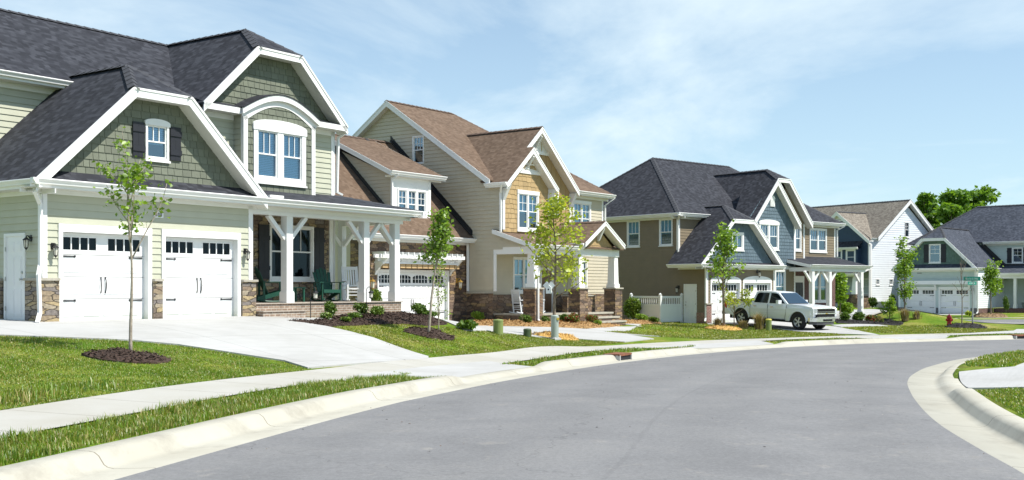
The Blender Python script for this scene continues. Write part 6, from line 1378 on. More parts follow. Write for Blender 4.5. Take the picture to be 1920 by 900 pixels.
z5 = lambda v: 5.75 + .80 * (v - 5.95); A_, B_, C_, D_ = (-8.4, 5.95, 5.75), (9.4, 5.95, 5.75), (9.4, 14.4, 5.75), (-8.4, 14.4, 5.75); E_, F_ = (-3.6, 10.2, z5(10.2)), (5.0, 10.2, z5(10.2))
roof(h, [[A_, B_, F_, E_], [C_, D_, E_, F_], [D_, A_, E_], [B_, C_, F_]], M['roof_slate'], 'main_roof', [(E_, F_), (A_, E_), (B_, F_)]); gutter(h, (-1.6, 5.95), (9.4, 5.95), 5.75, (0, -1), soffit=.42, frieze=.12)
k = MB(); k.bar((-1.75, 6.2, 5.55), (.2, 6.2, 3.62), .1, .3); k.bar((.2, 6.15, 3.72), (9.0, 6.15, 3.72), .1, .2); h.part(k, 'flashing', M['flash'])
roof(h, [[(.3, 3.5, 3.0), (9.4, 3.5, 3.0), (9.4, 6.4, 3.75), (.3, 6.4, 3.75)]], M['roof_slate'], 'porch_roof'); gutter(h, (.25, 3.5), (9.4, 3.5), 3.0, (0, -1), soffit=.2)
mb = MB(); mb.box(.05, 9.2, 3.7, 3.95, 2.55, 2.85); mb.poly([(.0, 3.8, 2.8), (9, 3.8, 2.8), (9, 6.4, 2.8), (0, 6.4, 2.8)], 1); h.part(mb, 'porch_beam', [M['white'], M['offwhite']])
for u in (1.78, 4.6, 7.4): post(h, u, 3.85, .06, 2.55, w=.22, base=.28, bh=.3)
mb = MB(); mb.box(.05, 9.1, 3.7, 6.4, -.5, .04); bx(mb, right(0), 0, 3.7, -.5, .06, -.05, .02); h.part(mb, 'porch_base', M['brick_dark'])
mb = MB()
for x0, x1 in ((-6.58, -6.08), (-3.31, -3.17), (-.45, .03)): bx(mb, F, x0, x1, -.45, .1, 0, .08)
h.part(mb, 'stone_veneer', plain('dark grey stone', (.12, .12, .125), .9, var=.4, scale=9, bump=.6, bscale=14))
for g in DG: garage_door(h, F, g[0] + .05, g[1] - .05, -.38, 1.66, style='grid', trim=.1)
mb = MB(); bx(mb, F, -6.3, -.3, 2.05, 2.2, .0, .45); bx(mb, F, -6.3, -.3, 2.2, 2.36, .38, .44)
for x in (-6.1, -3.3, -.5): mb.bar(F.P(x, 1.6, .04), F.P(x, 2.05, .4), .12)
h.part(mb, 'garage_pergola', M['white'])
mb = MB(); bx(mb, F, -.16, .03, -.1, 3.2, 0, .035); bx(mb, right(0), -.03, .16, .05, 3.2, 0, .035); bx(mb, F, -6.58, -6.4, .1, 3.2, 0, .035); h.part(mb, 'corner_trim', M['white'])
downspout(h, [(.2, -.3, 3.25), (.1, .0, 2.9), (.1, .0, -.2), (.1, -.25, -.35)]); lantern(h, F, -.28, 1.55, 1.2); lantern(h, F, -6.25, 1.55, 1.2)
k = MB(); bx(k, F, -4.95, -4.55, 2.95, 3.05, .015, .03); h.part(k, 'address_plaque', plain('grey plaque', (.3, .33, .33), .6))

# ------------------------------------------------------------------ white pickup truck (x forward, y left, z up, ground 0)
def pickup():
    g = Vector((15.27, 57.04, T(14.9, 56.8))); rr_ = Vector((12.97, 59.87, T(12.6, 59.6))); d = g - rr_
    root = empty('pickup_truck', (rr_.x - .0, rr_.y, rr_.z + .02), math.atan2(d.y, d.x), 'white crew cab pickup truck parked in the driveway, chrome bumper towards the street', 'pickup truck')
    root.rotation_euler = (0, -math.atan2(d.z, math.hypot(d.x, d.y)), math.atan2(d.y, d.x))
    paint = plain('white car paint', (0.76, 0.785, 0.82), 0.25, var=0.0, coat=0.5); chrome = plain('chrome', (0.82, 0.83, 0.86), 0.22, metal=.85, var=0); tyre = plain('tyre rubber', (0.016, 0.016, 0.017), 0.85); dk = plain('black plastic', (0.012, 0.012, 0.014), 0.7, spec=.15); seam = plain('panel gap', (0.03, 0.03, 0.032), 0.9)
    cglass = glass_mat('car glass', (0.08, 0.10, 0.12), 0.03, .25); al = plain('alloy wheel', (0.60, 0.61, 0.63), 0.35, metal=.25, var=.03)
    WB = 3.65; RW = .405
    def arc(c, r, a0, a1, n=10): return [(c + r * math.cos(a0 + (a1 - a0) * i / n), .42 + r * math.sin(a0 + (a1 - a0) * i / n)) for i in range(n + 1)]
    # body side: x from rear axle (0); rear end -1.15, nose 4.62
    def prof(y):   # silhouette at half width fraction
        return None
    Wd = .99
    low = [(-1.18, .62), (-.60, .52)] + arc(0, .52, math.pi - .1, .1) + [(.62, .42), (WB - .66, .42)] + arc(WB, .52, math.pi - .1, .1) + [(WB + .58, .50), (4.50, .52), (4.60, .72), (4.59, 1.08), (4.50, 1.18), (3.9, 1.245), (2.98, 1.285), (2.90, 1.25), (-.55 + 1.15, 1.24), (.60, 1.30), (-1.16, 1.30), (-1.21, 1.0)]
    # cross layers across the width give the body its tumblehome and shoulder
    layers = [(-Wd, 0.0, 0.0), (-Wd * .985, .0, .0)]
    body = MB()
    ys = [-.90, -.985, -1.0, -.985, -.955, -.90]
    def ring(y, shrink, topdrop):
        return [(x * (1 - shrink) + 1.7 * shrink, y, z - topdrop * max(0, (z - 1.0)) if z > 1 else z) for x, z in low]
    R_ = [ring(s * w, sh, 0) for s, w, sh in ((-1, .93, .008), (-1, .985, .002), (-1, 1.0, 0), (-1, .999, 0), (-1, .96, .002))]
    n = len(low)
    A = [(x, -1.0, z) for x, z in low]
    # curved side: slight bulge around z = .95
    def side_y(z): return 1.0 - .06 * ((z - .92) / .45) ** 2 - (.05 if z > 1.22 else 0)
    Lr = [(x, -side_y(z), z) for x, z in low]; Ll = [(x, side_y(z), z) for x, z in low]
    body.poly(Lr); body.poly(Ll[::-1])
    for i in range(n):
        j = (i + 1) % n
        # nose rounds in plan
        def mid(p): return [(p[0] - (.16 * max(0, (abs(t) - .5) / .5) ** 2 if p[0] > 4.3 else 0) + 0, p[1] * t / 1.0, p[2]) for t in (1, .85, .6, 0, -.6, -.85, -1)]
        a, b = mid(Lr[i]), mid(Lr[j])
        a[0], b[0] = Lr[i], Lr[j]; a[-1], b[-1] = Ll[i], Ll[j]
        for k in range(6): body.poly([a[k], a[k + 1], b[k + 1], b[k]])
    bo = body.build('body', paint, root, bevel=.035, segs=3)
    # greenhouse
    cab = MB()
    base = [(.62, 1.22), (2.98, 1.22)]; y0, y1 = .93, .74
    roofp = [(.86, 1.84), (1.05, 1.88), (1.7, 1.895), (2.05, 1.875), (2.26, 1.83)]
    SL = [(.62, -y0, 1.22), (3.02, -y0, 1.24), (2.26, -y1, 1.82), (2.02, -y1, 1.865), (1.6, -y1, 1.88), (1.05, -y1, 1.87), (.84, -y1, 1.82)]
    SR = [(x, -y, z) for x, y, z in SL]
    cab.poly(SL); cab.poly(SR[::-1])
    for i in range(len(SL)):
        j = (i + 1) % len(SL); m1 = (SL[i][0], 0, SL[i][2] + (.03 if SL[i][2] > 1.5 else 0)); m2 = (SL[j][0], 0, SL[j][2] + (.03 if SL[j][2] > 1.5 else 0)); cab.poly([SL[i], m1, m2, SL[j]]); cab.poly([m1, SR[i], SR[j], m2])
    cb = cab.build('cab', paint, root, bevel=.03, segs=3)
    # glass
    def on_side(x, z, s, o=.012):
        t = (z - 1.22) / (1.86 - 1.22); return (x, s * (y0 + (y1 - y0) * t + o), z)
    for s in (-1, 1):
        for poly in ([(1.80, 1.27), (2.80, 1.29), (2.28, 1.74), (2.16, 1.79), (1.80, 1.80)], [(.80, 1.27), (1.68, 1.27), (1.68, 1.80), (1.06, 1.79), (.93, 1.72)]):
            k = MB(); k.poly([on_side(x, z, s) for x, z in poly]); k.poly([on_side(x, z, s, .004) for x, z in poly], 1); k.build('side_window', [cglass, M['dark']], root)
    k = MB(); WS = [(2.96, -.84, 1.275), (2.96, .84, 1.275), (2.30, .66, 1.80), (2.30, -.66, 1.80)]; o = Vector((.025, 0, .03)); k.poly([Vector(p) + o for p in WS]); k.poly([Vector(p) + o * .4 for p in WS], 1); k.build('windscreen', [glass_mat('windscreen glass', (.15, .2, .26), .22), M['dark']], root)
    k = MB(); WS = [(.66, -.8, 1.33), (.66, .8, 1.33), (.82, .66, 1.76), (.82, -.66, 1.76)]; k.poly([Vector(p) + Vector((-.02, 0, .01)) for p in WS]); k.build('rear_window', M['dark'], root)
    # panel gaps, handles, mirrors
    k = MB()
    for s in (-1, 1):
        for x in (.60, 1.74): 
            for z0_, z1_ in ((.47, .75), (.75, 1.0), (1.0, 1.22)): k.bar((x, s * (side_y(z0_) + .001), z0_), (x, s * (side_y(z1_) + .001), z1_), .02, .012)
        k.bar((2.86, s * 1.0, .5), (2.94, s * .985, 1.22), .014, .012); k.bar((.6, s * .998, .48), (2.86, s * .998, .48), .014, .014)
    k.build('panel_gap', seam, root)
    for s in (-1, 1):
        for x in (.82, 1.92): k = MB(); k.bar((x, s * 1.01, 1.10), (x + .2, s * 1.01, 1.10), .04, .04); k.build('door_handle', chrome, root, bevel=.008)
        k = MB(); k.box(2.46, 2.62, min(s * .98, s * 1.24), max(s * .98, s * 1.24), 1.27, 1.46); k.build('mirror', paint, root, bevel=.04, segs=3)
        k = MB(); k.box(-1.215, -1.0, min(s * .93, s * .985), max(s * .93, s * .985), .86, 1.22); k.build('tail_light', plain('red tail light', (.45, .01, .015), .25, var=.02), root, bevel=.02)
        k = MB(); k.prism([(4.42, s * .98, 1.12), (4.62, s * .74, 1.12), (4.645, s * .72, .84), (4.42, s * 1.0, .84)], (0, 0, -.02)); k.prism([(4.38, s * .995, 1.11), (4.60, s * .80, 1.11), (4.665, s * .72, 1.09), (4.40, s * .99, 1.10), (4.62, s * .78, .84), (4.40, s * 1.01, .84)][:4] , (0, 0, -.2)); k.build('headlight', chrome, root, bevel=.01)
        # fender arch lips
        for c in (0, WB):
            k = MB(); pts_ = [(c + .535 * math.cos(t), s * 1.0, .42 + .535 * math.sin(t)) for t in np.linspace(.0, math.pi, 14)]; k.tube(pts_, .022, 6); k.build('wheel_arch', paint, root)
    # bed: dark rail caps and liner
    k = MB(); k.box(-1.13, .58, -.97, .97, 1.301, 1.335); k.build('bed_cover', dk, root, bevel=.01)
    # wheel wells
    k = MB()
    for c in (0, WB): k.box(c - .5, c + .5, -.93, .93, .40, .92)
    k.box(-.9, 4.3, -.8, .8, .34, .6); k.build('underbody', M['flash'], root)
    # front: grille, bumper
    k = MB(); k.box(4.50, 4.66, -.74, .74, .68, 1.13); k.build('grille', dk, root, bevel=.02)
    k = MB()
    k.box(4.55, 4.69, -.80, .80, .855, .905); k.box(4.55, 4.68, -.76, .76, 1.11, 1.145); k.box(4.55, 4.675, -.74, .74, .955, .97); k.box(4.55, 4.68, -.74, .74, .675, .70); k.build('grille_bar', chrome, root, bevel=.012)
    k = MB(); k.prism([(4.68, -.10, .887), (4.68, -.04, .90), (4.68, .04, .90), (4.68, .10, .887), (4.68, .10, .868), (4.68, .04, .856), (4.68, -.04, .856), (4.68, -.10, .868)], (.02, 0, 0)); k.build('front_emblem', plain('gold emblem', (.6, .42, .1), .3, metal=.8), root)
    k = MB(); P = [(4.40, -1.01), (4.66, -.78), (4.76, -.4), (4.78, 0), (4.76, .4), (4.66, .78), (4.40, 1.01), (4.3, 1.0), (4.3, -1.0)]; k.prism([(x, y, .665) for x, y in P], (0, 0, -.20)); k.build('front_bumper', chrome, root, bevel=.03, segs=3)
    k = MB(); k.box(4.70, 4.795, -.36, .36, .50, .60); k.build('bumper_intake', dk, root); k = MB(); k.prism([(x - .03, y * .93, .47) for x, y in P], (0, 0, -.16)); k.build('air_dam', plain('grey plastic', (.07, .07, .075), .6), root, bevel=.03)
    k = MB(); k.box(-1.33, -1.12, -.95, .95, .54, .70); k.build('rear_bumper', dk, root, bevel=.03); k = MB(); k.box(.55, 2.85, -1.02, -.9, .40, .46); k.box(.55, 2.85, .9, 1.02, .40, .46); k.build('side_step', dk, root, bevel=.01)
    # wheels
    for x in (0, WB):
        for s in (-1, 1):
            w = empty('wheel', (0, 0, 0)); w.parent = root; w.location = (x, s * .84, RW)
            k = MB(); k.lathe([(.25, -.13), (.36, -.135), (.395, -.10), (.405, -.04), (.405, .04), (.395, .10), (.36, .135), (.25, .13)], n=28); k.xf(Matrix.Rotation(R(90), 4, 'X')); k.build('tyre', tyre, w, smooth=True)
            k = MB(); k.lathe([(.25, -.12), (.262, -.125), (.262, .125), (.25, .12), (.235, .05), (.235, -.05), (.25, -.12)], n=24)
            for i in range(5):
                t = i * 2 * math.pi / 5
                for e in (-.12, .12): k.bar((.05 * math.cos(t), .05 * math.sin(t), -s * .085), (.245 * math.cos(t + e), .245 * math.sin(t + e), -s * .10), .045, .03)
            k.lathe([(0, -s * .115), (.06, -s * .11), (.065, -s * .07), (.0, -s * .06)], n=12); k.xf(Matrix.Rotation(R(90), 4, 'X')); k.build('rim', al, w)
            k = MB(); k.lathe([(0, s * .0), (.24, s * .0)], n=20); k.xf(Matrix.Rotation(R(90), 4, 'X')); k.build('brake_disc', M['flash'], w)
pickup()

# ------------------------------------------------------------------ street furniture
def place(mb, name, mats, x, y, z, label, cat, rz=0, group=None, **k):
    o = mb.build(name, mats, None, **k); o.location = (x, y, z); o.rotation_euler = (0, 0, rz); return tag(o, label, cat, group)
# hydrant
hx, hy = 25.3, 64.2; hz = T(hx, hy)
red = plain('red hydrant paint', (.42, .012, .016), .4, var=.08)
hr = empty('fire_hydrant', (hx, hy, hz), R(20), 'red fire hydrant standing on the corner lawn', 'fire hydrant')
k = MB(); k.lathe([(.0, 0), (.17, 0), (.17, .03), (.12, .035), (.115, .09), (.15, .10), (.15, .14), (.115, .145), (.112, .46), (.15, .47), (.15, .50), (.11, .51)], n=16); k.build('barrel', red, hr, bevel=.004)
k = MB(); k.lathe([(.13, .50), (.128, .55), (.10, .62), (.05, .66), (.03, .665), (.03, .71), (.0, .715)], n=16); k.build('bonnet', red, hr, smooth=True)
for a, r_, L in ((0, .055, .20), (math.pi, .055, .20), (-math.pi / 2, .075, .21)):
    k = MB(); c, s_ = math.cos(a), math.sin(a); k.tube([(c * .08, s_ * .08, .37), (c * (L - .05), s_ * (L - .05), .37)], r_, 10); k.tube([(c * (L - .05), s_ * (L - .05), .37), (c * L, s_ * L, .37)], r_ + .018, 8); k.tube([(c * L, s_ * L, .37), (c * (L + .03), s_ * (L + .03), .37)], .02, 5); k.build('hose_outlet', red, hr)
# street name sign
sx_, sy_ = 26.45, 63.7; sz_ = T(sx_, sy_); sr = empty('street_sign', (sx_, sy_, sz_), 0, 'street name post with two green blades beside the bare sapling', 'street sign')
k = MB(); k.tube([(0, 0, 0), (0, 0, 2.62)], .045, 10); k.tube([(0, 0, 2.62), (0, 0, 2.66)], .055, 10); k.build('pole', plain('galvanised post', (.42, .43, .43), .45, metal=.5), sr)
green = plain('sign green', (.005, .22, .16), .45, var=.05); wht = plain('sign lettering', (.55, .72, .66), .5)
for z0_, L, hh, rz_ in ((2.68, .92, .23, R(-10)), (2.44, .72, .19, R(28))):
    b = MB(); b.box(-L / 2, L / 2, -.006, .006, 0, hh); bo = b.build('sign_blade', green, sr, bevel=.003); bo.location = (-.05, -.055, z0_); bo.rotation_euler = (0, 0, rz_)
    t = MB(); r2 = random.Random(int(L * 100)); x = -L / 2 + .09
    while x < L / 2 - .10:
        w = r2.uniform(.03, .055)
        for q in range(2): 
            xx = x + q * w * .75; t.box(xx, xx + .012, -.010, -.007, hh * .26, hh * r2.uniform(.66, .76))
        zz = hh * r2.choice((.26, .48, .68)); t.box(x, x + w, -.0105, -.0072, zz, zz + .014); x += w + r2.choice((.022, .022, .06))
    t.build('lettering', wht, bo)
# utility pedestals
gp = plain('olive green pedestal', (.20, .25, .075), .55, var=.08); gd = plain('dark green box', (.045, .075, .03), .6, var=.1)
def pedestal(x, y, r_, hh, mat, label, capm=None, group=None):
    z = T(x, y); o = empty('utility_pedestal', (x, y, z - .02), 0, label, 'utility pedestal', group)
    k = MB(); k.lathe([(0, 0), (r_, 0), (r_, hh - .05), (r_ * .99, hh - .02)], n=20); k.build('housing', mat, o, smooth=False); k = MB(); k.lathe([(r_ * 1.04, hh - .06), (r_ * 1.04, hh - .015), (r_ * .85, hh + .01), (0, hh + .02)], n=20); k.build('cap', capm or mat, o); return o
pedestal(-.43, 34.44, .155, .46, gp, 'olive green round pedestal, taller of the two on the sloping lawn')
o = pedestal(.50, 36.4, .125, .27, gd, 'short dark green box with a yellow stripe beside a larger pedestal')
k = MB(); k.box(.10, .14, -.03, .03, .02, .23); k.build('marker_strip', plain('yellow marker', (.5, .33, .03), .5), o)
pedestal(13.0, 56.2, .15, .62, gp, 'olive green pedestal on the lawn in front of the pickup', plain('yellow cap', (.62, .55, .10), .5))
gz = plain('grey green fibreglass', (.34, .39, .36), .5, var=.06)
o = pedestal(1.45, 37.55, .13, .83, gz, 'tall grey round pedestal in front of the yellow leaved maple')
k = MB(); k.lathe([(0, 0), (.22, 0), (.22, .06), (.14, .09)], n=4); k.build('foundation', M['concrete'], o)
k = MB(); k.box(.06, .14, -.13, -.06, .68, .75); k.build('warning_label', plain('yellow label', (.65, .45, .03), .5), o)
# storm drain inlets set in the kerb
def drain(s_at, label):
    i = int(np.argmin(np.abs(aL[:, 1] - s_at))); p, nn = aL[i], nL[i]; ang = math.atan2(-nn[0], nn[1]); z = float(zr(p[1]))
    o = empty('storm_drain', (p[0] + nn[0] * .5, p[1] + nn[1] * .5, z - .01), math.atan2(nn[1], nn[0]) - math.pi / 2, label, 'storm drain', 'storm drain inlets in the kerb')
    rust = plain('rusty iron', (.20, .075, .035), .8, var=.35, scale=9)
    k = MB(); k.box(-.46, .46, .0, .46, .15, .185); k.box(-.46, .46, -.02, .02, .13, .18); k.build('hood', rust, o, bevel=.012)
    k = MB(); k.box(-.40, .40, .01, .012, .0, .15); k.build('opening', M['dark'], o); 
    for a in (-.46, .40): k = MB(); k.box(a, a + .06, -.03, .1, 0, .15); k.build('jamb', M['concrete'], o)
    return o
drain(30.1, 'rusty storm drain inlet in the kerb before the beige house'); drain(48.75, 'distant rusty storm drain inlet in the kerb before the corner lawn')
# white vinyl fence at the taupe house
fo = empty('vinyl_fence', (*hw(H3, 0, 1.7), -.17), R(90 - H3[1]), 'white vinyl corner fence against the taupe house wall', 'fence')
def panel(p, q, nm):
    k = MB(); p, q = Vector((*p, 0)), Vector((*q, 0)); d = q - p; L = d.length; u = d / L
    for z in (.12, .98, 1.42): k.bar(p + Vector((0, 0, z)), q + Vector((0, 0, z)), .05, .12)
    k.bar(p + Vector((0, 0, .55)), q + Vector((0, 0, .55)), .025, .80)
    n = int(L / .145)
    for i in range(1, n): c = p + u * (L * i / n); k.bar(c + Vector((0, 0, 1.02)), c + Vector((0, 0, 1.38)), .025, .055, up=(u.x, u.y, 0))
    k.build(nm, M['white2'], fo)
panel((-1.84, 0), (-.05, 0), 'fence_panel'); panel((-1.84, 0), (-1.84, 2.15), 'fence_panel')
for p in ((-1.84, 0), (-.06, 0), (-1.84, 2.15)):
    k = MB(); k.box(p[0] - .065, p[0] + .065, p[1] - .065, p[1] + .065, -.05, 1.55); k.lathe([(.11, 1.55), (.11, 1.58), (0, 1.65)], (p[0], p[1], 0), 4); k.build('fence_post', M['white2'], fo)

# ------------------------------------------------------------------ porch furniture
def rocking_chair(H, u, v, z, rz, mat, label, group=None):
    x, y = hw(H, u, v); o = empty('rocking_chair', (x, y, z), R(90 - H[1]) + rz, label, 'rocking chair', group)   # faces local -y
    k = MB()
    for s in (-1, 1):
        pts_ = [(s * .26, -.42 + .92 * t, .02 + .22 * (t - .42) ** 2) for t in np.linspace(0, 1, 9)]; k.tube(pts_, .02, 6)
    k.build('rocker', mat, o)
    for s in (-1, 1):
        k = MB(); k.bar((s * .26, -.24, .03), (s * .26, -.24, .62), .045); k.build('leg', mat, o); k = MB(); k.bar((s * .26, .22, .04), (s * .25, .38, 1.12), .045); k.build('back_post', mat, o)
        k = MB(); k.bar((s * .28, -.30, .64), (s * .27, .30, .62), .09, .03); k.build('armrest', mat, o)
    k = MB()
    for i in range(6): k.bar((-.25, -.24 + i * .085, .42 - i * .012), (.25, -.24 + i * .085, .42 - i * .012), .07, .02)
    k.build('seat', mat, o)
    k = MB(); k.bar((-.25, .26, .50), (.25, .26, .50), .05, .06); k.bar((-.25, .37, 1.06), (.25, .37, 1.06), .05, .10)
    for i in range(6): a = -.2 + i * .08; k.bar((a, .265, .5), (a, .365, 1.04), .05, .016, up=(0, 1, 0))
    for zz in (.2, .3): k.bar((-.26, -.24, zz), (.26, -.24, zz), .025); k.bar((-.26, .24, zz), (.26, .24, zz), .025)
    k.build('backrest', mat, o); return o
wc = plain('white chair paint', (.74, .76, .78), .5, var=.02)
rocking_chair(H1, 11.50, 1.15, 1.325, R(-28), wc, 'white slatted rocking chair on the brick porch of the sage house')
rocking_chair(H2, 1.05, -.25, .57, R(78), wc, 'white rocking chair with dark cushion at the left of the stone porch')
rocking_chair(H2, 2.35, -.2, .57, R(-70), wc, 'white rocking chair half hidden behind the stone pier by the door')
k = MB(); k.box(-.22, .22, -.06, .06, -.2, .2); cq = place(k, 'cushion', plain('dark cushion', (.03, .025, .03), .9), *hw(H2, .83, -.22), 1.17, 'dark cushion on the left white rocking chair of the stone porch', 'cushion', R(53) + R(78), bevel=.05, segs=3)
ag = plain('dark green chair paint', (.008, .075, .048), .5, var=.08)
def adirondack(H, u, v, z, rz, label):
    x, y = hw(H, u, v); o = empty('adirondack_rocker', (x, y, z), R(90 - H[1]) + rz, label, 'adirondack chair', 'green adirondack chairs on the brick porch')
    k = MB()
    for i in range(6): yy = -.34 + i * .10; k.bar((-.27, yy, .37 - i * .028), (.27, yy, .37 - i * .028), .09, .02)
    k.bar((-.27, -.40, .33), (.27, -.40, .33), .02, .10); k.build('seat', ag, o)
    k = MB()
    for i in range(5):
        a = -.22 + i * .11; t = 1.06 - .05 * abs(i - 2) ** 1.5; k.bar((a * .8, .16, .26), (a * 1.12, .16 + (t - .26) * .42, t), .095, .02, up=(0, 1, 0))
    k.bar((-.26, .30, .60), (.26, .30, .60), .03, .06); k.build('backrest', ag, o)
    for s in (-1, 1):
        k = MB(); k.bar((s * .34, -.42, .60), (s * .31, .34, .60), .13, .022); k.build('armrest', ag, o)
        k = MB(); k.bar((s * .30, -.34, .06), (s * .30, -.34, .59), .09, .03, up=(1, 0, 0)); k.build('leg', ag, o); k = MB(); k.bar((s * .28, .30, .10), (s * .30, .30, .59), .06, .03, up=(1, 0, 0)); k.build('leg', ag, o)
        k = MB(); k.bar((s * .28, -.36, .33), (s * .28, .48, .10), .03, .12); k.tube([(s * .28, -.46 + 1.05 * t, .03 + .26 * (t - .45) ** 2) for t in np.linspace(0, 1, 9)], .026, 6); k.build('rocker', ag, o)
    return o
adirondack(H1, 10.32, 1.15, 1.325, R(-22), 'green adirondack rocker right of the middle porch window, facing the street')
adirondack(H1, 8.0, 1.1, 1.325, R(62), 'green adirondack rocker at the left of the porch, turned side on')
x, y = hw(H1, 9.15, 1.35); o = empty('side_table', (x, y, 1.325), R(55), 'small green side table between the two adirondack rockers', 'side table')
k = MB(); k.box(-.26, .26, -.22, .22, .42, .45); k.build('tabletop', ag, o, bevel=.005)
for a in (-.21, .21):
    for b in (-.17, .17): k = MB(); k.box(a - .025, a + .025, b - .025, b + .025, 0, .42); k.build('leg', ag, o)
# path lights in the mulch bed
def path_light(u, v, label):
    x, y = hw(H1, u, v); z = T(x, y) + .05; o = empty('path_light', (x, y, z), 0, label, 'path light', 'lantern path lights along the porch')
    k = MB(); k.tube([(0, 0, 0), (0, 0, .70), (.02, 0, .82), (.08, 0, .87), (.13, 0, .83), (.14, 0, .76)], .012, 6); k.build('stake', M['black'], o)
    k = MB(); k.lathe([(0, .76), (.03, .75), (.085, .70), (.08, .685), (.055, .68)], (.14, 0, 0), 8); k.lathe([(.06, .55), (.045, .53), (0, .51)], (.14, 0, 0), 8); k.build('lamp_shade', M['black'], o)
    k = MB(); k.lathe([(.055, .68), (.05, .55)], (.14, 0, 0), 8); k.build('lamp_glass', M['lampglass'], o)
path_light(7.35, -1.15, 'black lantern path light by the porch steps'); path_light(10.05, -.75, 'black lantern path light before the middle of the brick porch')
# flower pot on the mint house porch
k = MB(); k.lathe([(0, 0), (.22, 0), (.3, .2), (.33, .42), (.36, .46), (.33, .5), (.28, .47), (0, .45)], n=16); place(k, 'flower_pot', plain('grey glazed pot', (.17, .2, .2), .4), *hw(H5, 2.5, 4.3), .04, 'grey flower pot on the mint house porch beside a white post', 'flower pot')
# birdhouse hanging from the yellow maple
o = empty('birdhouse', (1.27, 38.15, 1.56), R(-15), 'small white birdhouse hanging from the yellow leaved maple', 'birdhouse')
k = MB(); k.box(-.09, .09, -.08, .08, 0, .22); k.prism([(-.09, -.08, .22), (.09, -.08, .22), (0, -.08, .31)], (0, .16, 0)); k.build('box', wc, o)
k = MB(); k.bar((-.14, -.0, .2), (0.005, 0, .34), .22, .015, up=(0, 1, 0)); k.bar((.14, 0, .2), (-.005, 0, .34), .22, .015, up=(0, 1, 0)); k.build('roof', wc, o)
k = MB(); k.lathe([(0, -.085), (.03, -.085)], n=10); k.xf(Matrix.Translation((0, 0, .14)) @ Matrix.Rotation(R(90), 4, 'X')); k.v = [(a, -.083, c) for a, b, c in k.v]; k.build('entrance_hole', M['dark'], o); k = MB(); k.tube([(0, 0, .33), (.10, .2, .62)], .006, 5); k.build('hanger', M['black'], o)

# ------------------------------------------------------------------ plants
def leaf_mesh(name, P, size, mat, parent, seed=0, up=0.35, jit=.35, aspect=.75):
    r = np.random.default_rng(seed); n = len(P); d = r.normal(size=(n, 3)); d[:, 2] = d[:, 2] * .6 - .15; d /= np.linalg.norm(d, axis=1)[:, None]
    nr = r.normal(size=(n, 3)) + np.array([0, 0, up * 3]); s = np.cross(d, nr); s /= np.linalg.norm(s, axis=1)[:, None] + 1e-9; nn = np.cross(s, d)
    sz = size * (1 + jit * r.uniform(-1, 1, n))[:, None]; w = sz * aspect * .5
    a = P; b = P + d * sz * .45 + s * w + nn * sz * .12; c = P + d * sz; e = P + d * sz * .45 - s * w + nn * sz * .12
    V = np.stack([a, b, c, e], 1).reshape(-1, 3); i = np.arange(n) * 4
    F = np.concatenate([np.stack([i, i + 1, i + 2], 1), np.stack([i, i + 2, i + 3], 1)]); return fast_mesh(name, V, F, mat, parent)

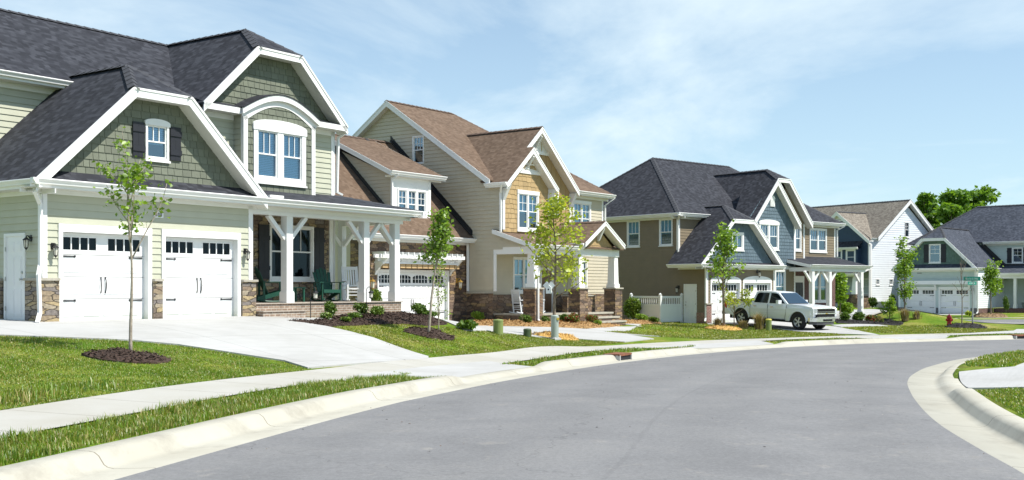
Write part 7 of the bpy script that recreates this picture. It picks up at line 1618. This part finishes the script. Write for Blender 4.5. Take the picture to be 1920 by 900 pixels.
def tree(name, x, y, hgt, r0, clear, spread, nl, nleaf, lsize, label, lmat, bark='bark', seed=1, up=(35, 65), shape=None, lean=(0, 0), leader=True, scatter=.16, cat='tree', group=None, zoff=0, low_leaf=.35, twigs=2):
    r = random.Random(seed); q = np.random.default_rng(seed); z = T(x, y) + zoff; o = empty(name, (x, y, z), 0, label, cat, group)
    k = MB(); n = 12; path = []
    for i in range(n + 1):
        t = i / n; path.append(Vector((lean[0] * t + .015 * hgt * math.sin(t * 7 + seed) * t, lean[1] * t + .012 * hgt * math.cos(t * 6 + seed) * t, hgt * (.97 if leader else .8) * t - .05)))
    k.tube(path, [r0 * (1.25 if i == 0 else 1) * (1 - .88 * (i / n)) + .004 for i in range(n + 1)], 8)
    pos = []
    for j in range(nl):
        t = clear + (1 - clear) * (.97 * (j + r.random() * .7) / nl); b = path[min(int(t * n), n - 1)].lerp(path[min(int(t * n) + 1, n)], t * n - int(t * n))
        az = j * 2.4 + r.uniform(-.5, .5); rel = (t - clear) / (1 - clear); f = shape(rel) if shape else (1 - .75 * rel); L = spread * f * r.uniform(.75, 1.2)
        el = R(r.uniform(*up)); d = Vector((math.cos(az) * math.cos(el), math.sin(az) * math.cos(el), math.sin(el)))
        pts_ = [b]; p = b.copy(); m = 5
        for s in range(m): d = (d + Vector((r.uniform(-.16, .16), r.uniform(-.16, .16), r.uniform(-.05, .16)))).normalized(); p = p + d * L / math.cos(el) * .8 / m; pts_.append(p.copy())
        rb = max(.006, r0 * .42 * (1 - .6 * rel)); k.tube(pts_, [rb * (1 - .8 * s / m) + .002 for s in range(m + 1)], 5)
        for s in range(1, m + 1):
            if s / m >= low_leaf: pos.append((pts_[s], s / m))
        for w in range(twigs):
            s = r.randint(2, m - 1); dd = (d + Vector((r.uniform(-.9, .9), r.uniform(-.9, .9), r.uniform(-.2, .6)))).normalized(); e = pts_[s] + dd * L * r.uniform(.25, .5); k.tube([pts_[s], (pts_[s] + e) / 2 + Vector((0, 0, .01)), e], [rb * .4, rb * .3, .003], 4); pos.append((e, 1.0)); pos.append(((pts_[s] + e) / 2, .7))
    if leader: pos += [(path[-1], 1), (path[-2], .8), (path[-2].lerp(path[-1], .5), .9)]
    k.build('trunk', M[bark], o, smooth=True)
    if nleaf:
        C = np.array([tuple(p) for p, _ in pos]); w = np.array([a for _, a in pos]) ** 1.5; ix = q.choice(len(C), nleaf, p=w / w.sum())
        # leaves gather in clumps: every tip draws its own density
        dens = q.uniform(.1, 1, len(C)) ** 1.2; ix = q.choice(len(C), nleaf, p=(w * dens) / (w * dens).sum()); P = C[ix] + q.normal(size=(nleaf, 3)) * scatter * np.array([1, 1, .8]) * hgt / 4.5
        leaf_mesh('crown', P, lsize, lmat, o, seed)
    return o
tree('maple_sapling', -7.22, 21.0, 3.72, .033, .50, .62, 10, 520, .10, 'slim young maple with sparse clumped leaves on the nearest lawn', M['leaf'], 'bark_pale', 5, (48, 72), lambda t: 1.0 - .55 * t, low_leaf=.55, scatter=.105)
tree('maple_sapling', -2.33, 30.85, 3.55, .036, .52, .50, 14, 1050, .11, 'slim leaning sapling with a narrow dense crown by the second driveway', M['leaf'], 'bark_pale', 9, (35, 62), lambda t: 1.0 - .8 * t, lean=(.34, .1), scatter=.12)
tree('birch_shrub', -2.13, 32.2, 1.95, .014, .12, .42, 18, 420, .055, 'thin loose shrub with small leaves before the white garage door', M['leaf_mid'], 'bark_pale', 12, (35, 70), lambda t: 1.0 - .6 * t, cat='shrub', scatter=.10)
tree('maple_tree', 1.48, 38.6, 4.85, .062, .30, 1.55, 20, 1500, .145, 'yellow green maple with airy layered branches before the beige house', M['leaf_yel'], 'bark', 4, (12, 48), lambda t: 1.05 - .72 * t, scatter=.16)
tree('maple_tree', 10.78, 56.5, 5.05, .075, .36, 1.2, 20, 1100, .17, 'young bright green tree in a golden chip ring before the taupe house', M['leaf_mid'], 'bark', 8, (35, 62), lambda t: 1.0 - .62 * t, scatter=.16)
tree('lawn_shrub', 11.42, 57.0, 2.0, .03, .48, 1.15, 14, 750, .11, 'small umbrella shaped tree beside the rear wheel of the pickup', M['leaf_yel'], 'bark', 15, (20, 45), lambda t: 1.0 - .2 * t, cat='shrub', leader=False, scatter=.12)
tree('pear_tree', 23.9, 67.5, 3.75, .055, .2, .6, 20, 1700, .15, 'columnar green tree before the left side of the mint garage', M['leaf_mid'], 'bark', 21, (48, 74), lambda t: .65 + .55 * math.sin(t * 2.8), scatter=.15)
tree('bush_sapling', 22.6, 66.4, 1.35, .03, .12, .62, 16, 800, .11, 'small bushy green tree in the black mulch corner bed', M['leaf_mid'], 'bark', 22, (35, 65), lambda t: 1 - .5 * t, cat='shrub', scatter=.18)
tree('bare_sapling', 25.75, 63.5, 4.0, .035, .42, .62, 12, 0, .1, 'leafless grey sapling in a black mulch mound', None, 'bark', 25, (55, 76), lambda t: 1 - .5 * t, twigs=3)
tree('round_sapling', 36.0, 83.4, 3.7, .055, .38, .85, 20, 1700, .17, 'round headed sapling in a straw mound before the mint porch', M['leaf_mid'], 'bark', 27, (38, 66), lambda t: 1.0 - .5 * t, scatter=.16)
tree('porch_sapling', 24.6, 83.2, 3.3, .05, .30, .62, 20, 1700, .2, 'bright green sapling seen under the white porch roof of the taupe house', M['leaf_mid'], 'bark', 31, (35, 65), scatter=.2)

def big_tree(x, y, hgt, wid, nleaf, label, seed, mat='leaf_tree', lsize=.46):
    r = random.Random(seed); q = np.random.default_rng(seed); z = -.5; o = empty('shade_tree', (x, y, z), 0, label, 'tree', 'trees behind the far houses')
    k = MB(); top = Vector((r.uniform(-.5, .5), 0, hgt * .92)); k.tube([(0, 0, 0), (0.1, 0, hgt * .3), (-.1, .1, hgt * .6), top], [.38, .28, .18, .04], 9)
    cl = []
    for j in range(64):
        t = r.uniform(.28, 1.0); az = r.uniform(0, 6.28); rad = wid * (math.sin(min(1, (1.04 - t) / .62) * math.pi / 2) ** .7) * r.uniform(.35, 1.0); b = Vector((0, 0, hgt * max(.2, t - .22))); e = Vector((math.cos(az) * rad, math.sin(az) * rad, hgt * t)); k.tube([b, (b + e) / 2 + Vector((0, 0, .4)), e], [.08, .05, .02], 4); cl.append((e, r.uniform(.45, 1.2) * wid * .20))
    k.build('trunk', M['bark'], o, smooth=True)
    w = np.array([s ** 2.2 for _, s in cl]); ix = q.choice(len(cl), nleaf, p=w / w.sum()); C = np.array([tuple(c) for c, _ in cl])[ix]; S = np.array([s for _, s in cl])[ix]
    v = q.normal(size=(nleaf, 3)); v /= np.linalg.norm(v, axis=1)[:, None]; P = C + v * (S * q.uniform(.2, 1.5, nleaf) ** .6)[:, None] * np.array([1, 1, .75]); leaf_mesh('crown', P, lsize, M[mat], o, seed, jit=.5)
for a in ((52.2, 140, 13.8, 2.8, 7000, 'tall thin crowned tree rising right behind the white gable', 41), (54.0, 136, 12.2, 3.4, 7500, 'rounded green tree low between the white and slate roofs', 42), (56.6, 142, 14.6, 3.6, 10000, 'broad green tree in the middle of the group behind the far roofs', 43), (61.0, 144, 15.2, 3.9, 11000, 'tallest tree, behind the slate roof of the mint house', 44)): big_tree(*a)

def bush(x, y, rad, hgt, n, ls, mat, label, seed, name='shrub', cat='shrub', group=None, zoff=0.03, lumps=6, flat=False):
    q = np.random.default_rng(seed); r = random.Random(seed); o = empty(name, (x, y, T(x, y) + zoff), 0, label, cat, group)
    k = MB()
    for j in range(7): az = r.uniform(0, 6.28); k.tube([(0, 0, -.03), (math.cos(az) * rad * .3, math.sin(az) * rad * .3, hgt * .45), (math.cos(az) * rad * .7, math.sin(az) * rad * .7, hgt * .8)], [.014, .01, .004], 4)
    k.build('stems', M['bark'], o)
    C, S = [], []
    for j in range(lumps): az = r.uniform(0, 6.28); rr_ = rad * r.uniform(.1, .55); C.append((math.cos(az) * rr_, math.sin(az) * rr_, hgt * r.uniform(.38, .66))); S.append(r.uniform(.45, .62))
    C.append((0, 0, hgt * .5)); S.append(.75); C = np.array(C); S = np.array(S); n = int(n * 2.2); ix = q.integers(0, len(C), n); v = q.normal(size=(n, 3)); v /= np.linalg.norm(v, axis=1)[:, None]; ls *= .8
    P = C[ix] + v * (S[ix] * q.uniform(.55, 1.05, n))[:, None] * np.array([rad * .8, rad * .8, hgt * .52]); P[:, 2] = np.maximum(P[:, 2], .02)
    mats = mat if isinstance(mat, list) else [mat]
    f = leaf_mesh('foliage', P, ls, mats[0], o, seed, jit=.4)
    if len(mats) > 1:
        f.data.materials.append(mats[1]); mi = np.zeros(len(f.data.polygons), np.int32); c = q.uniform(0, 1, n) < .4; mi[:n] = c; mi[n:] = c; f.data.polygons.foreach_set('material_index', mi)
    return o
D, Bx, G_ = M['leaf_dark'], M['leaf_box'], M['leaf_mid']
gA = 'shrubs in the mulch bed before the brick porch'
def hb(H, u, v): return hw(H, u, v)
bush(-5.12, 30.55, .19, .24, 420, .06, Bx, 'small light green shrub at the foot of the porch steps', 61, group=gA)
bush(*hb(H1, 8.55, -.75), .28, .50, 900, .06, D, 'round clipped ball shrub before the brick porch', 62, group=gA, lumps=3)
bush(-4.55, 30.35, .2, .18, 380, .06, Bx, 'low light green shrub nearest the driveway in the porch bed', 63, group=gA)
bush(*hb(H1, 8.75, -1.5), .36, .22, 620, .06, D, 'low spreading shrub below the clipped ball shrub', 64, group=gA)
bush(*hb(H1, 10.15, -1.1), .29, .36, 800, .06, Bx, 'light green shrub beside the lantern at the middle post', 65, group=gA)
bush(*hb(H1, 10.05, -.55), .28, .46, 700, .06, D, 'dark green shrub just behind the light green one at the middle post', 66, group=gA)
bush(*hb(H1, 12.2, -1.0), .36, .46, 900, .07, D, 'dark shrub at the right end of the brick porch', 67, group=gA)
bush(*hb(H1, 13.2, -.6), .40, .22, 400, .08, D, 'low straggling shrub beyond the right end of the porch bed', 68, group=gA)
bush(*hb(H1, 12.9, 1.6), .52, 1.0, 1300, .08, Bx, 'bright green hedge shrub seen between the two right porch posts', 69, zoff=.1)
bush(-1.33, 33.5, .42, .26, 300, .14, D, 'spiky low green plant at the edge of the second driveway', 70, name='low_plant', cat='plant')
gB = 'shrubs before the stone porch'
bush(*hb(H2, -.55, .9), .42, .52, 800, .09, G_, 'bright green bush beside the garage of the beige house', 71, group=gB)
bush(*hb(H2, .15, -2.25), .31, .34, 500, .08, D, 'olive bush below the left end of the stone porch', 72, group=gB)
bush(.62, 47.6, .33, .44, 500, .08, D, 'round bush left of the white downspout', 73, group=gB)
bush(*hb(H2, 1.5, -2.3), .28, .44, 450, .08, D, 'dark bush between the downspout pier and the grey pedestal', 74, group=gB)
bush(2.75, 49.6, .44, .56, 900, .085, [D, M['leaf_red']], 'red flowering azalea right of the grey pedestal', 75, group=gB)
bush(*hb(H2, 3.75, -2.35), .42, .46, 800, .085, [D, M['leaf_red']], 'smaller red and green azalea below the middle pier', 76, group=gB)
bush(3.95, 51.0, .3, .28, 400, .08, G_, 'low bright green bush at the foot of the porch steps of the beige house', 77, group=gB)
bush(1.9, 47.9, .28, .16, 160, .10, M['leaf_red'], 'tiny red leaved plant in the pine straw', 78, group=gB)
bush(6.75, 61.6, .62, 1.55, 2200, .12, Bx, 'tall rounded bush between the beige house and the fence', 79)
bush(7.05, 59.7, .44, .5, 800, .10, G_, 'low dark green bush left of the fence corner', 80); bush(7.45, 58.3, .36, .36, 500, .09, Bx, 'small light bush on the straw nearest the fence', 81)
gC = 'shrubs in the black mulch corner bed'
for i, (x, y, rd, hg, m_, lb) in enumerate(((18.7, 62.6, .36, .58, D, 'dark shrub nearest the pickup in the corner bed'), (19.9, 63.6, .38, .6, D, 'second shrub from the pickup in the corner bed'), (20.9, 64.9, .36, .6, [D, M['leaf_red']], 'reddish shrub in the middle of the corner bed'), (21.6, 65.6, .36, .62, [D, M['dry']], 'brown tipped shrub beside the bushy tree in the corner bed'))): bush(x, y, rd, hg, 800, .12, m_, lb, 90 + i, group=gC)
gD = 'shrubs before the white house'
for i, (u, v, rd, hg, m_, lb) in enumerate(((-.9, -.9, .42, 1.05, D, 'dark shrub at the corner post of the white house porch'), (2.0, -.8, .42, 1.25, D, 'upright shrub right of the white side stoop'), (4.2, -.9, .5, 1.3, [D, M['dry']], 'dark shrub with dry tips under the right small window'), (5.6, -1.2, .4, .8, D, 'low dark shrub at the far right of the white wall'))): bush(*hw(H4, u, v), rd, hg, 700, .17, m_, lb, 100 + i, group=gD)
bush(25.2, 84.0, .68, 1.25, 1300, .17, G_, 'rounded bush below the bright sapling behind the taupe porch', 110)
bush(*hw(H5, 1.6, 2.2), .27, 1.6, 900, .10, D, 'narrow dark evergreen beside the mint house wall', 111, name='arborvitae', cat='evergreen', lumps=9)
bush(35.3, 85.6, .45, .4, 300, .12, M['leaf_yel'], 'small yellow green plant left of the straw mound', 112)
def tussock(x, y, hgt, n, label, seed, mat='dry'):
    q = np.random.default_rng(seed); a = q.uniform(0, 6.28, n); l = q.uniform(.1, .75, n); h_ = hgt * q.uniform(.5, 1.05, n); b = np.stack([np.cos(a), np.sin(a)], 1); s = np.stack([-b[:, 1], b[:, 0]], 1) * .012
    P = q.normal(size=(n, 2)) * .09; B0 = np.c_[P - s, np.zeros(n)]; B1 = np.c_[P + s, np.zeros(n)]; m0 = P + b * (l * h_ * .3)[:, None]; M0 = np.c_[m0 - s, h_ * .65]; M1 = np.c_[m0 + s, h_ * .65]; Tp = np.c_[P + b * (l * h_)[:, None], h_ * (1 - .25 * l)]
    V = np.stack([B0, B1, M1, M0, Tp], 1).reshape(-1, 3); i = np.arange(n) * 5; F = np.concatenate([np.stack([i, i + 1, i + 2], 1), np.stack([i, i + 2, i + 3], 1), np.stack([i + 3, i + 2, i + 4], 1)])
    o = fast_mesh('ornamental_grass', V, F, M[mat]); o.location = (x, y, T(x, y)); tag(o, label, 'ornamental grass', 'dry ornamental grass clumps')
tussock(10.75, 57.9, .55, 260, 'dry grass clump left of the pickup rear wheel', 1); tussock(12.0, 57.5, .5, 220, 'dry grass clump under the pickup bed side', 2); tussock(12.75, 57.2, 1.0, 260, 'tall dry grass clump left of the yellow capped pedestal', 3)
tussock(23.6, 66.6, .9, 260, 'dry grass clump right of the bushy tree in the corner bed', 4); tussock(24.4, 66.9, .6, 220, 'low dry grass clump nearest the hydrant', 5)
